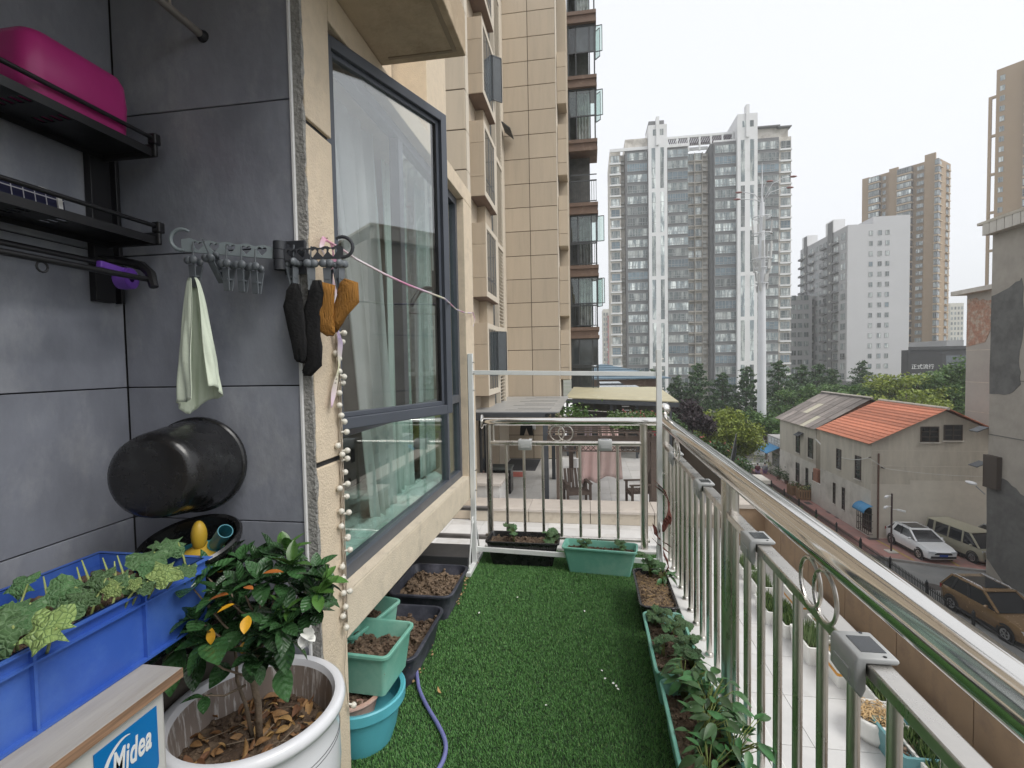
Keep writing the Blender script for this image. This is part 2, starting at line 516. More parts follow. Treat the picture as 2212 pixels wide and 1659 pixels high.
sbar(hd, ln - 0.055, ln - 0.02, -0.075, -0.055, hz - 0.09, hz + 0.09)
hd.tube([sp(ln - 0.04, -0.085, hz), sp(ln - 0.07, -0.10, hz + 0.0), sp(ln - 0.12, -0.105, hz - 0.02), sp(ln - 0.17, -0.105, hz - 0.075), sp(ln - 0.18, -0.105, hz - 0.10)], [0.012, 0.013, 0.013, 0.012, 0.010], 8)
hd.build("handle", M_BLACKM, win, smooth=True)
# room behind the glass (inward shell)
MB().box(-1.74, -1.063, 1.78, 3.798, 0.70, ZS + 0.004).build("bay_seat", M_CURT, block)
MB().box(-4.2, -4.1, 0.5, 5.0, 0.2, 3.1).box(-4.1, -1.75, 0.45, 0.5, 0.2, 3.1).box(-4.1, -1.75, 5.0, 5.05, 0.2, 3.1) \
    .box(-4.1, -1.75, 0.5, 5.0, 0.15, 0.2).box(-4.1, -1.75, 0.5, 5.0, 3.0, 3.1).box(-1.80, -1.75, 0.5, 1.77, 0.2, 3.0).box(-1.8, -1.75, 3.8, 5, 0.2, 3.0).build("room_shell", M_DARK, block)

# ---- curtains and quilt in the bay
def curtain(name, top0, top1, bot0, bot1, x, z0, z1, folds, amp, m, label, cat="curtain"):
    mb = MB()
    def fn(u, v):
        y = (top0 + (top1 - top0) * u) * (1 - v) + (bot0 + (bot1 - bot0) * u) * v
        ph = folds * 2 * math.pi * u
        a = amp * (0.5 + 0.6 * v)
        return Vector((x + a * math.sin(ph) + 0.25 * a * math.sin(2.3 * ph + 3 * v), y + 0.012 * math.sin(ph * 1.7 + 5 * v), z1 + (z0 - z1) * v + 0.012 * math.sin(ph) * (1 if v == 1 else 0)))
    mb.grid(fn, 70, 24).solid(0.003)
    return tag(mb.build(name, m, smooth='all'), label, cat)
curtain("curtain", 2.15, 2.70, 2.55, 2.86, -1.20, 0.76, 2.95, 3.5, 0.028, M_CURT, "plain white curtain pulled aside behind the open sash")
curtain("curtain", 2.98, 3.42, 3.0, 3.40, -1.27, 0.76, 2.95, 5, 0.022, M_SHEER, "pale mint sheer curtain hanging mid bay behind the glass")
curtain("curtain", 3.44, 3.76, 3.42, 3.77, -1.22, 0.80, 2.95, 4, 0.02, M_SHEER, "pale mint sheer curtain bunched against the far end of the bay")
qm = MB()
qm.grid(lambda u, v: Vector((-1.70 + 0.62 * u, 1.80 + 1.95 * v, 0.742 + 0.035 * (1 - (2 * u - 1) ** 6) + 0.012 * math.sin(34 * u + 6 * math.sin(5 * v)) + 0.01 * math.sin(60 * v + 3 * u))), 40, 90).solid(0.008)
tag(qm.build("quilted_mat", M_QUILT, smooth='all'), "pale mint ridged quilt lying on the bay window seat", "quilt")

# ================================================================ STAINLESS RAILING
rail = thing("balcony_railing", (0.625, 4.28, 0.03), "polished stainless steel railing with paired rings round the balcony", "railing")
XR, YR, ZT, ZM = 0.625, 4.285, 1.115, 0.945
MB().tube([(XR, -1.88, ZT), (XR, YR, ZT)], 0.048, 32).build("top_rail", M_STEEL, rail, smooth=True)
MB().tube([(XF + 0.012, YR, ZT), (XR - 0.03, YR, ZT)], 0.034, 24).build("top_rail", M_STEEL, rail, smooth=True)
MB().box(XR - 0.025, XR + 0.025, -1.88, YR - 0.03, ZM - 0.032, ZM).build("middle_rail", M_STEEL2, rail, bevel=0.004)
MB().tube([(-0.87, YR, ZM - 0.02), (0.45, YR, ZM - 0.02)], 0.021, 16).build("middle_rail", M_STEEL2, rail, smooth=True)
MB().tube([(-0.93, YR, 0.09), (0.5, YR, 0.09)], 0.018, 12).build("bottom_rail", M_STEEL2, rail, smooth=True)
bal = MB().tube([(0, 0, 0), (0, 0, 1)], 0.0145, 14, cap=False).mesh("baluster", M_STEEL2, smooth=True)
foot = MB().lathe([(0.022, 0), (0.022, 0.012), (0.016, 0.02)], n=14, capb=True, capt=True).mesh("baluster_foot", M_STEEL2, smooth=True)
zb = 0.03
y = 4.02
while y > -1.8:
    if abs(y - 2.33) > 0.07 and abs(y + 0.1) > 0.07:
        b_ = obj("baluster", bal, rail, Vector((XR, y, zb)) - wloc(rail), scale=(1, 1, ZM - 0.03 - zb))
        obj("baluster_foot", foot, b_, (0, 0, 0), scale=(1, 1, 1 / (ZM - 0.03 - zb)))
    y -= 0.1615
for i in range(7):
    x = at(1700 / 1.8517 + [680, 825, 980, 1130, 1288, 1443, 1600][i] / 2.074 / 1.8517, 1050, 1, YR).x
    obj("baluster", bal, rail, Vector((x, YR, 0.09)) - wloc(rail), scale=(0.92, 0.92, ZM - 0.03 - 0.09))
# posts
MB().tube([(XR, 2.33, zb), (XR, 2.33, ZT - 0.02)], 0.038, 24).build("post", M_STEEL2, rail, smooth=True)
MB().tube([(XR, -0.1, zb), (XR, -0.1, ZT - 0.02)], 0.038, 24).build("post", M_STEEL2, rail, smooth=True)
MB().tube([(XR, YR, zb), (XR, YR, ZT + 0.03)], 0.04, 24).build("post", M_STEEL2, rail, smooth=True)
MB().tube([(0.455, YR, 0.02), (0.455, YR, ZT - 0.02)], 0.031, 20).build("post", M_STEEL2, rail, smooth=True)
MB().tube([(-0.885, YR, -0.3), (-0.885, YR, ZT - 0.03)], 0.027, 18).build("post", M_STEEL2, rail, smooth=True)
MB().tube([(-0.845, YR, ZM - 0.02), (-0.845, YR, ZT - 0.03)], 0.012, 12).build("stay", M_STEEL2, rail, smooth=True)
# stub pipes running on under the bay to the wall behind
for z in (at(1000, 1097, 1, YR).z, at(1000, 1158, 1, YR).z):
    MB().tube([(-1.75, YR, z), (-0.90, YR, z)], 0.022, 14).build("stub_pipe", mat("dull_steel", (0.30, 0.28, 0.27), 0.45, metal=0.8), rail, smooth=True)
ball = MB().ball((XR, YR, ZT + 0.105), 0.052, 24, 16).build("ball_finial", M_STEEL, rail, smooth='all')
MB().lathe([(0.03, 0.0), (0.05, 0.008), (0.03, 0.016), (0.026, 0.04)], (XR, YR, ZT + 0.03), 20).build("finial_collar", M_STEEL, rail, smooth=True)
MB().lathe([(0.0, 0.0), (0.062, 0.0), (0.064, 0.006), (0.055, 0.014), (0.036, 0.02)], (XF + 0.001, YR, ZT), 24, axis=(1, 0, 0)).build("wall_flange", M_STEEL, rail, smooth=True)
def ringmesh():
    return MB().tube([(0, 0.062 * math.cos(a), 0.062 * math.sin(a)) for a in [2 * math.pi * k / 28 for k in range(28)]], 0.0055, 8, closed=True).mesh("ring", M_STEEL2, smooth=True)
rg = ringmesh()
for yy in (1.44, 1.355, 3.56, 3.475, -0.5, -0.585):
    obj("ring", rg, rail, Vector((XR - .03, yy, (ZT - .038 + ZM) / 2 - 0.004)) - wloc(rail), scale=(1, 1, 1.06))
for px in (1203.4, 1221.9):
    obj("ring", rg, rail, Vector((at(px, 934, 1, YR).x, YR, (ZT - .034 + ZM - 0.0) / 2)) - wloc(rail), rot=(0, 0, R(90)), scale=(1, 1, 1.08))

# ---- solar lamps clipped over the middle rail
M_SOLP = mat("lamp_plastic", (0.46, 0.47, 0.47), 0.4, var=0.06, scale=10)
M_SOLC = mat("solar_cell", (0.035, 0.04, 0.045), 0.12, var=0.2, scale=30)
def solar(loc, rotz, label):
    t = thing("solar_lamp", loc, label, "lamp", "solar lamps on the middle rail")
    t.rotation_euler = (0, 0, rotz)
    b = MB()
    prof = [(-.050, .024), (-.044, .034), (.036, .034), (.042, .027), (.036, .0195), (-.0265, .0195), (-.0265, -.040), (-.036, -.062), (-.050, -.040)]
    b.prism([(x, -.058, z) for x, z in prof], (0, .116, 0))
    o = obj("housing", b.mesh("housing", M_SOLP, bevel=0.006, seg=3, smooth=35), t)
    obj("solar_cell", MB().box(-0.026, 0.026, -0.034, 0.034, 0.0335, 0.0352).mesh("solar_cell", M_SOLC), t)
    for yy in (-0.05, 0.05):
        obj("screw", MB().lathe([(0.0, 0.0352), (0.004, 0.0352), (0.004, 0.0335)], (0.014, yy, 0), 8).mesh("screw", M_BLACKM), t)
    obj("diffuser", MB().box(-0.053, -0.0495, -0.035, 0.035, -0.035, -0.005).mesh("diffuser", M_SOLP), t)
    return t
solar((XR, 1.225, ZM - 0.02), 0, "grey solar lamp beside the near pair of rings on the long railing")
solar((XR, 1.95, ZM - 0.02), 0, "grey solar lamp on the railing's near side of the thick post")
solar((XR, 2.82, ZM - 0.02), 0, "grey solar lamp on the railing just past the thick post")
solar((XR, 3.70, ZM - 0.02), 0, "grey solar lamp next to the far pair of rings on the long railing")
solar((at(1134.8, 952, 1, YR).x, YR, ZM - 0.018), R(90), "white solar lamp on the end railing beside the wall")
solar((at(1306.7, 952, 1, YR).x, YR, ZM - 0.018), R(90), "white solar lamp on the end railing towards the corner post")

# ---- white metal frame standing across the deck
fr = thing("garden_stand", (-0.2, 3.82, 0), "white metal garden frame with scroll feet standing across the turf", "frame")
for x in (-0.926, 0.520):
    MB().box(x - 0.019, x + 0.019, 3.80, 3.838, 0.012, 1.71).build("upright", M_WMETAL, fr, bevel=0.002)
    MB().box(x - 0.019, x + 0.019, 3.60, 4.05, 0.004, 0.034).build("foot_bar", M_WMETAL, fr, bevel=0.002)
    for s in (-1, 1):
        pts = []
        for k in range(9):
            a = R(-90 + 200 * k / 8)
            pts.append((x, 3.82 + s * (0.165 + 0.012 * math.cos(a)), 0.055 + 0.018 * math.sin(a)))
        pts += [(x, 3.82 + s * 0.16, 0.12), (x, 3.82 + s * 0.115, 0.22), (x, 3.82 + s * 0.075, 0.32), (x, 3.82 + s * 0.065, 0.37)]
        for k in range(11):
            a = R(0 + 330 * k / 10)
            pts.append((x, 3.82 + s * (0.043 + 0.022 * math.cos(a)), 0.385 + 0.026 * math.sin(a)))
        MB().tube(pts, 0.0065, 8).build("scroll", M_WMETAL, fr, smooth=True)
    for z in (0.62, 0.78, 1.42, 1.55, 1.64):
        MB().tube([(x + 0.015, 3.81, z), (x + 0.034, 3.81, z)], 0.005, 8).build("bolt", M_STEEL2, fr)
MB().bar((-0.907, 3.82, 1.560), (0.501, 3.82, 1.528), 0.022, 0.034).build("crossbar", M_WMETAL, fr, bevel=0.002)
MB().bar((-0.907, 3.84, 0.135), (0.501, 3.80, 0.105), 0.022, 0.036).build("lower_bar", M_WMETAL, fr, bevel=0.002)
# ================================================================ LEAF MESHES, SOIL, PLANTERS
def leafmesh(name, prof, m, nu=4, nv=6, fold=0.25, curl=0.3, ripple=0.0, length=1.0):
    """leaf along +Y, width profile prof(t), folded along the midrib"""
    mb = MB()
    def fn(u, v):
        wv = prof(v); s = 2 * u - 1
        x = s * wv
        z = abs(s) * wv * fold - curl * v * v * 0.5 + ripple * math.sin(v * 26) * abs(s) * (1 - abs(s) * 0.4)
        return Vector((x, v * length, z))
    mb.grid(fn, nu, nv)
    return mb.mesh(name, m, smooth='all')
def lobed(name, m, lobes=5, depth=0.32, seed=0):
    """broad lobed leaf (gourd seedling), centre at the stalk"""
    r_ = random.Random(seed); mb = MB(); n = 24
    vs_ = [(0, 0, 0)]; fs_ = []
    for ring, f in ((1, 0.5), (2, 1.0)):
        for k in range(n):
            a = 2 * math.pi * k / n - math.pi / 2
            rr = 0.5 * (1 - depth * (0.5 + 0.5 * math.cos(lobes * (a + math.pi / 2) + math.pi)) * (1 if ring == 2 else 0.3)) * (1 + (0.10 if k % 2 and ring == 2 else 0))
            if ring == 2 and k in (0,): rr *= 0.35
            rr *= f
            vs_.append((rr * math.cos(a), rr * math.sin(a) + 0.22, 0.08 * math.cos(lobes * a) * f - 0.20 * f * f * (0.6 + 0.4 * math.sin(a * 2 + seed)) + r_.uniform(-0.03, 0.03)))
    vs_[0] = (0, 0.22, 0.0)
    for k in range(n):
        fs_.append((0, 1 + k, 1 + (k + 1) % n))
        fs_.append((1 + k, 1 + n + k, 1 + n + (k + 1) % n, 1 + (k + 1) % n))
    return mb.add(vs_, fs_).mesh(name, m, smooth='all')
M_LEAFD = mat("gardenia_leaf", (0.034, 0.088, 0.03), 0.27, var=0.35, scale=3, rnd=0.45, bump=0.3, bscale=6, rvar=0.06)
def ribbed(m, freq=34.0):
    """raised side veins slanting from the midrib"""
    t = m.node_tree; tc = t.nodes.new("ShaderNodeTexCoord"); sx = t.nodes.new("ShaderNodeSeparateXYZ"); t.links.new(tc.outputs["Object"], sx.inputs[0])
    a = t.nodes.new("ShaderNodeMath"); a.operation = 'ABSOLUTE'; t.links.new(sx.outputs[0], a.inputs[0])
    d = t.nodes.new("ShaderNodeMath"); d.operation = 'SUBTRACT'; t.links.new(sx.outputs[1], d.inputs[0]); t.links.new(a.outputs[0], d.inputs[1])
    k = t.nodes.new("ShaderNodeMath"); k.operation = 'MULTIPLY'; k.inputs[1].default_value = freq; t.links.new(d.outputs[0], k.inputs[0])
    s = t.nodes.new("ShaderNodeMath"); s.operation = 'SINE'; t.links.new(k.outputs[0], s.inputs[0])
    b = t.nodes.new("ShaderNodeBump"); b.inputs["Strength"].default_value = .3; b.inputs["Distance"].default_value = .004; t.links.new(s.outputs[0], b.inputs["Height"])
    t.links.new(b.outputs[0], t.nodes["Principled BSDF"].inputs["Normal"])
ribbed(M_LEAFD)
M_LEAFG = mat("gardenia_young", (0.07, 0.16, 0.035), 0.3, var=0.2, scale=3, rnd=0.3)
M_LEAFY = mat("gardenia_yellow", (0.62, 0.33, 0.02), 0.45, var=0.2, scale=3, rnd=0.2)
M_LEAFO = mat("gardenia_orange", (0.40, 0.13, 0.03), 0.45, var=0.2, scale=3)
M_GOURD = mat("gourd_leaf", (0.06, 0.125, 0.045), 0.62, var=0.3, scale=5, rnd=0.35, huernd=0.02, bump=0.5, bscale=7)
M_GOURDY = mat("gourd_leaf_pale", (0.17, 0.24, 0.07), 0.62, var=0.35, scale=7, rnd=0.1, bump=0.5, bscale=7)
M_PEPPER = mat("pepper_leaf", (0.05, 0.13, 0.04), 0.42, var=0.25, scale=3, rnd=0.4, huernd=0.02)
def veined(name, base, vein, rough=.6):
    m = mat(name, base, rough, var=.28, scale=4, rnd=.3, huernd=.015)
    t = m.node_tree; b = t.nodes["Principled BSDF"]; src = b.inputs["Base Color"].links[0].from_socket
    tc = t.nodes.new("ShaderNodeTexCoord"); vo = t.nodes.new("ShaderNodeTexVoronoi"); vo.feature = 'DISTANCE_TO_EDGE'; vo.inputs["Scale"].default_value = 8
    t.links.new(tc.outputs["Object"], vo.inputs["Vector"])
    mr = t.nodes.new("ShaderNodeMapRange"); mr.inputs[1].default_value = .0; mr.inputs[2].default_value = .09; mr.inputs[3].default_value = 1; mr.inputs[4].default_value = 0
    t.links.new(vo.outputs["Distance"], mr.inputs[0])
    mi = t.nodes.new("ShaderNodeMix"); mi.data_type = 'RGBA'; t.links.new(mr.outputs[0], mi.inputs[0]); t.links.new(src, mi.inputs[6]); mi.inputs[7].default_value = (*vein, 1)
    t.links.new(mi.outputs[2], b.inputs["Base Color"])
    bp = t.nodes.new("ShaderNodeBump"); bp.inputs["Strength"].default_value = .6; bp.inputs["Distance"].default_value = .02; t.links.new(vo.outputs["Distance"], bp.inputs["Height"]); t.links.new(bp.outputs[0], b.inputs["Normal"])
    return m
M_GOURD = veined("gourd_leaf_veined", (0.065, 0.135, 0.05), (0.11, 0.19, 0.085))
M_GOURDY = veined("gourd_leaf_pale_veined", (0.21, 0.28, 0.09), (0.07, 0.13, 0.04))
M_STEM = mat("green_stem", (0.16, 0.20, 0.05), 0.6, var=0.2)
M_BARK = mat("shrub_bark", (0.22, 0.17, 0.12), 0.85, var=0.3, scale=30, bump=0.6, bscale=80)
M_DRY = mat("dry_leaf", (0.26, 0.14, 0.06), 0.7, var=0.3, scale=4, rnd=0.5, huernd=0.02)
M_SOIL = mat("soil", (0.085, 0.055, 0.036), 0.95, var=0.4, scale=40, bump=1.0, bscale=60, col2=(0.17, 0.12, 0.08), c2scale=25)
M_SOIL2 = mat("pale_soil", (0.21, 0.15, 0.10), 0.95, var=0.35, scale=40, bump=1.0, bscale=60, col2=(0.11, 0.075, 0.05), c2scale=18)
M_STRAW = mat("straw_mulch", (0.40, 0.27, 0.13), 0.85, var=0.4, scale=30, rnd=0.2)
oval = lambda a: (lambda t: a * (math.sin(math.pi * min(1, t * 0.97 + 0.02)) ** 0.75))
pointed = lambda a: (lambda t: a * (math.sin(math.pi * t ** 0.8) ** 0.9) * (1.1 - 0.25 * t) + 0.003)
LG = [leafmesh("gardenia_leaf", oval(0.30), M_LEAFD, fold=0.3, curl=c, ripple=0.012) for c in (0.2, 0.45, 0.75)]
LGY = [leafmesh("gardenia_leaf_young", oval(0.24), M_LEAFG, fold=0.35, curl=0.25, ripple=0.012)]
LYE = [leafmesh("gardenia_leaf_yellow", oval(0.3), M_LEAFY, fold=0.2, curl=0.3)]
LOR = [leafmesh("gardenia_leaf_orange", oval(0.28), M_LEAFO, fold=0.2, curl=0.4)]
LP = [leafmesh("pepper_leaf", pointed(0.22), M_PEPPER, fold=0.25, curl=c) for c in (0.3, 0.6, 0.9)]
LD = [leafmesh("dry_leaf", oval(0.24), M_DRY, fold=f, curl=c) for f, c in ((0.9, 0.6), (-0.5, -0.7), (0.6, 1.1))]
LL = [lobed("gourd_leaf", M_GOURD, 5, 0.34, 1), lobed("gourd_leaf", M_GOURD, 5, 0.26, 2), lobed("gourd_leaf", M_GOURD, 3, 0.2, 3)]
LLY = [lobed("gourd_leaf_pale", M_GOURDY, 5, 0.36, 4)]

def aim(direction, roll=0.0):
    """euler that turns +Y to direction with the leaf face up"""
    d = Vector(direction).normalized()
    u = Vector((0, 0, 1))
    if abs(d.dot(u)) > 0.97: u = Vector((1, 0, 0))
    x = d.cross(u).normalized(); z = x.cross(d).normalized()
    m3 = Matrix((x, d, z)).transposed()
    return (m3 @ Matrix.Rotation(roll, 3, 'Y')).to_euler()
def face_euler(normal, spin):
    q = Vector((0, 0, 1)).rotation_difference(Vector(normal).normalized())
    return (q.to_matrix() @ Matrix.Rotation(spin, 3, 'Z')).to_euler()

def crumbs(c, w, l, n, smin, smax, seed, zf, m, name="soil_crumbs", parent=None, mask=None):
    r_ = random.Random(seed); mb = MB()
    for _ in range(n):
        x = r_.uniform(-w / 2, w / 2); y = r_.uniform(-l / 2, l / 2)
        if mask and not mask(x, y): continue
        s = r_.uniform(smin, smax) * (1.6 if r_.random() < 0.08 else 1)
        base = len(mb.v)
        mb.ball((c[0] + x, c[1] + y, zf(x, y) + s * 0.35), s, 6, 4, (1, r_.uniform(.7, 1.2), r_.uniform(.6, .9)))
        for i in range(base, len(mb.v)):
            v = mb.v[i]; mb.v[i] = (v[0] + r_.uniform(-.25, .25) * s, v[1] + r_.uniform(-.25, .25) * s, v[2] + r_.uniform(-.2, .2) * s)
    return tag(mb.build(name, m, parent), kind="stuff")

def rrect(w, l, r, z, n=5):
    p = []
    for (sx, sy, a0) in ((1, 1, 0), (-1, 1, 90), (-1, -1, 180), (1, -1, 270)):
        for k in range(n + 1):
            a = R(a0 + 90 * k / n)
            p.append(Vector((sx * (w / 2 - r) + r * math.cos(a), sy * (l / 2 - r) + r * math.sin(a), z)))
    return p
def loft(mb, rings, capb=True, capt=False):
    base = len(mb.v); n = len(rings[0])
    for rg_ in rings: mb.v.extend(tuple(p) for p in rg_)
    for i in range(len(rings) - 1):
        for k in range(n):
            mb.f.append((base + i * n + k, base + i * n + (k + 1) % n, base + (i + 1) * n + (k + 1) % n, base + (i + 1) * n + k))
    if capb: mb.f.append(tuple(base + k for k in range(n - 1, -1, -1)))
    if capt: mb.f.append(tuple(base + (len(rings) - 1) * n + k for k in range(n)))
    return mb
def planter(name, c, w, l, h, m, label, soil=M_SOIL, fill=0.72, taper=0.84, rim=0.012, r=0.03, rotz=0, group=None, z0=0.0, seed=1, ncr=140, cs=(0.004, 0.011), rimh=0.014, cat="planter", rough=0.012):
    t = thing(name, (c[0], c[1], z0), label, cat, group)
    t.rotation_euler = (0, 0, rotz)
    th = 0.005
    wi, li = w - 2 * rim, l - 2 * rim
    R_ = [rrect(wi * taper, li * taper, r * 0.8, 0), rrect(wi * taper, li * taper, r * 0.8, 0.004), rrect(wi, li, r, h - rimh), rrect(w, l, r + rim, h - rimh), rrect(w, l, r + rim, h - 0.003),
          rrect(w - 0.006, l - 0.006, r + rim, h), rrect(wi - 0.002, li - 0.002, r, h), rrect(wi - 2 * th, li - 2 * th, r, h - 0.006), rrect(wi * taper - 2 * th, li * taper - 2 * th, r * 0.8, th)]
    b = loft(MB(), R_, True, True)
    obj("body", b.mesh("body", m, smooth=35), t)
    k = taper + (1 - taper) * fill
    ws, ls = wi * k - 2 * th, li * k - 2 * th
    rr_ = random.Random(seed)
    ph = [rr_.uniform(0, 6) for _ in range(6)]
    zf = lambda x, y: h * fill + rough * (math.sin(x * 37 + ph[0]) * math.sin(y * 29 + ph[1]) + 0.6 * math.sin(x * 83 + ph[2]) * math.sin(y * 71 + ph[3]) + 0.4 * math.sin(x * 160 + y * 140 + ph[4]))
    sb = MB().grid(lambda u, v: Vector(((u - .5) * ws, (v - .5) * ls, zf((u - .5) * ws, (v - .5) * ls))), 24, 24)
    obj("soil", sb.mesh("soil", soil, smooth='all'), t)
    cb = MB()
    o = crumbs((0, 0), ws * .96, ls * .96, ncr, cs[0], cs[1], seed, zf, soil)
    o.parent = t
    return t

M_TEAL = mat("teal_plastic", (0.16, 0.42, 0.33), 0.45, var=0.08, scale=8, col2=(0.22, 0.45, 0.36), c2scale=4)
M_NAVYTUB = mat("tub_plastic", (0.035, 0.038, 0.052), 0.5, var=0.3, scale=9, col2=(0.10, 0.10, 0.125), c2lo=.5, c2hi=.7, c2scale=7)
M_TURQ = mat("turquoise_plastic", (0.10, 0.42, 0.50), 0.4, var=0.12, scale=5)
M_PINKP = mat("pink_plastic", (0.52, 0.30, 0.24), 0.55, var=0.15, scale=7, col2=(0.62, 0.45, 0.38), c2scale=6)

# planters under the bay window
planter("soil_tub", (-1.075, 3.155), 0.43, 0.50, 0.18, M_NAVYTUB, "dark grey tub of pale dry soil under the bay beside the white frame's foot", M_SOIL2, fill=0.66, r=0.05, rim=0.016, seed=5, ncr=700, cs=(0.005, 0.013), rough=0.02)
planter("soil_tub", (-1.085, 2.52), 0.45, 0.56, 0.18, M_NAVYTUB, "dark grey tub of dark soil under the bay next to the green planters", M_SOIL, fill=0.6, r=0.05, rim=0.016, seed=6, ncr=700, cs=(0.005, 0.013), rough=0.02)
planter("green_planter", (-1.135, 2.285), 0.20, 0.40, 0.19, M_TEAL, "mint green planter of soil tucked behind another under the window ledge", M_SOIL, fill=0.6, r=0.02, rotz=R(-12), z0=0.19, seed=8)
planter("green_planter", (-0.985, 2.045), 0.31, 0.30, 0.19, M_TEAL, "mint green square planter of soil perched on the turquoise pot", M_SOIL, fill=0.62, r=0.022, rotz=R(-3), z0=0.222, seed=9, ncr=260)
tq = thing("turquoise_pot", (-1.0, 1.97, 0), "round turquoise plastic pot on the turf under the green planter", "pot")
MB().lathe([(0.13, 0), (0.15, 0.06), (0.17, 0.17), (0.19, 0.175), (0.192, 0.215), (0.186, 0.22), (0.170, 0.215), (0.162, 0.17), (0.15, 0.12)], (-1.0, 1.97, 0), 40, capb=True, capt=True).build("body", M_TURQ, tq, smooth=True)
pk = thing("pink_pot", (-1.04, 1.95, 0.12), "faded pink pot set inside the turquoise pot", "pot")
MB().lathe([(0.10, 0), (0.125, 0.09), (0.138, 0.092), (0.138, 0.1), (0.120, 0.1), (0.112, 0.07)], (-1.04, 1.95, 0.12), 36, capb=True, capt=True).build("body", M_PINKP, pk, smooth=True)
crumbs((-1.04, 1.95), 0.2, 0.2, 160, 0.006, 0.012, 4, lambda x, y: 0.19, M_SOIL, "soil_crumbs", pk, lambda x, y: x * x + y * y < 0.0098)
tag(MB().box(-1.42, -0.95, 3.70, 3.98, 0.0, 0.115).build("metal_box", mat("dark_grey_sheet", (0.045, 0.046, 0.05), 0.5, var=0.1), bevel=0.004), "low dark grey metal box beyond the pale soil tub", "box")

# planters by the railings
planter("black_planter", (-0.545, 3.965), 0.60, 0.27, 0.20, M_BLACKP, "long black planter with two seedlings against the end railing", M_SOIL, fill=0.78, seed=11, r=0.02, ncr=220)
planter("green_planter", (0.07, 3.845), 0.575, 0.21, 0.20, M_TEAL, "long mint green planter with seedlings against the end railing", M_SOIL, fill=0.74, seed=12, rotz=R(-6), r=0.02, ncr=240)
planter("black_planter", (0.395, 3.20), 0.225, 0.56, 0.185, M_BLACKP, "black planter mulched with straw beside the long railing", M_SOIL2, fill=0.84, seed=13, r=0.03, ncr=200)
planter("green_planter", (0.40, 2.58), 0.225, 0.595, 0.185, M_TEAL, "mint green planter of gourd seedlings in the middle of the long railing row", M_SOIL, fill=0.72, seed=14, r=0.03, ncr=320)
planter("green_planter", (0.415, 1.965), 0.235, 0.60, 0.185, M_TEAL, "mint green planter crowded with pepper plants beside the long railing", M_SOIL, fill=0.7, seed=15, r=0.03, ncr=320)
# straw mulch strewn on the black planter
st = MB(); r_ = random.Random(5)
for _ in range(260):
    x = 0.395 + r_.uniform(-.085, .085); yy = 3.20 + r_.uniform(-.25, .2); a = r_.uniform(0, 6.28); l_ = r_.uniform(.012, .035)
    z = 0.168 + r_.uniform(0, .012)
    st.bar((x, yy, z), (x + l_ * math.cos(a), yy + l_ * math.sin(a), z + r_.uniform(-.004, .008)), 0.0022, 0.001)
tag(st.build("straw_mulch", M_STRAW), "dry straw strewn on the black planter by the long railing", "straw", kind="stuff")

def seedling(name, base, n, spread, height, leaves, size, label, seed, group, stem=M_STEM, cat="plant", lean=(0, 0), toward=(0, -0.45, 0.9), facing=0.6):
    r_ = random.Random(seed)
    t = thing(name, base, label, cat, group)
    bz = Vector(base); sb = MB()
    for k in range(n):
        a = r_.uniform(0, 6.28); rr = spread * math.sqrt(r_.random())
        h = height * r_.uniform(0.45, 1.0)
        tip = Vector((rr * math.cos(a) + lean[0] * h, rr * math.sin(a) + lean[1] * h, h))
        mid = Vector((tip.x * 0.4, tip.y * 0.4, h * 0.65))
        sb.tube([bz + Vector((r_.uniform(-.008, .008), r_.uniform(-.008, .008), -0.012)), bz + mid, bz + tip], [0.0025, 0.002, 0.0014], 5)
        me = r_.choice(leaves); s = size * r_.uniform(0.65, 1.15)
        if me.name.startswith("gourd"):
            nm = Vector((r_.uniform(-.5, .5), r_.uniform(-.5, .3), 0.5)) + Vector(toward) * facing
            obj("leaf", me, t, tip, face_euler(nm, r_.uniform(0, 6.28)), s)
        else:
            d = Vector((math.cos(a + r_.uniform(-.8, .8)), math.sin(a + r_.uniform(-.8, .8)), r_.uniform(-.5, .35)))
            obj("leaf", me, t, tip, aim(d, r_.uniform(-.4, .4)), s)
    sb.build("stem", stem, t, smooth='all')
    return t
SEED = "young plants in the balcony planters"
seedling("gourd_seedling", at(1712 / 1.8517 + 0, 1150, 2, 0.15) if False else Vector((-0.62, 3.96, 0.155)), 11, 0.05, 0.16, LL, 0.062, "leafy gourd seedling nearer the wall in the black end planter", 21, SEED, lean=(-0.3, 0))
seedling("gourd_seedling", Vector((-0.34, 3.94, 0.155)), 12, 0.06, 0.10, LL, 0.075, "broad-leaved gourd seedling at the corner end of the black end planter", 22, SEED, lean=(0.3, 0))
seedling("gourd_seedling", Vector((-0.05, 3.85, 0.15)), 10, 0.045, 0.10, LL, 0.06, "gourd seedling nearer the wall in the green end planter", 23, SEED)
seedling("gourd_seedling", Vector((0.24, 3.83, 0.15)), 11, 0.055, 0.09, LL, 0.055, "gourd seedling at the corner end of the green end planter", 24, SEED)
seedling("gourd_seedling", Vector((0.40, 3.40, 0.16)), 14, 0.07, 0.15, LL, 0.07, "gourd seedling rising from the straw in the black railing planter", 25, SEED)
seedling("broadleaf_weed", Vector((0.47, 3.33, 0.16)), 16, 0.05, 0.08, LP, 0.075, "bright broadleaf plant at the edge of the straw-mulched planter", 26, SEED)
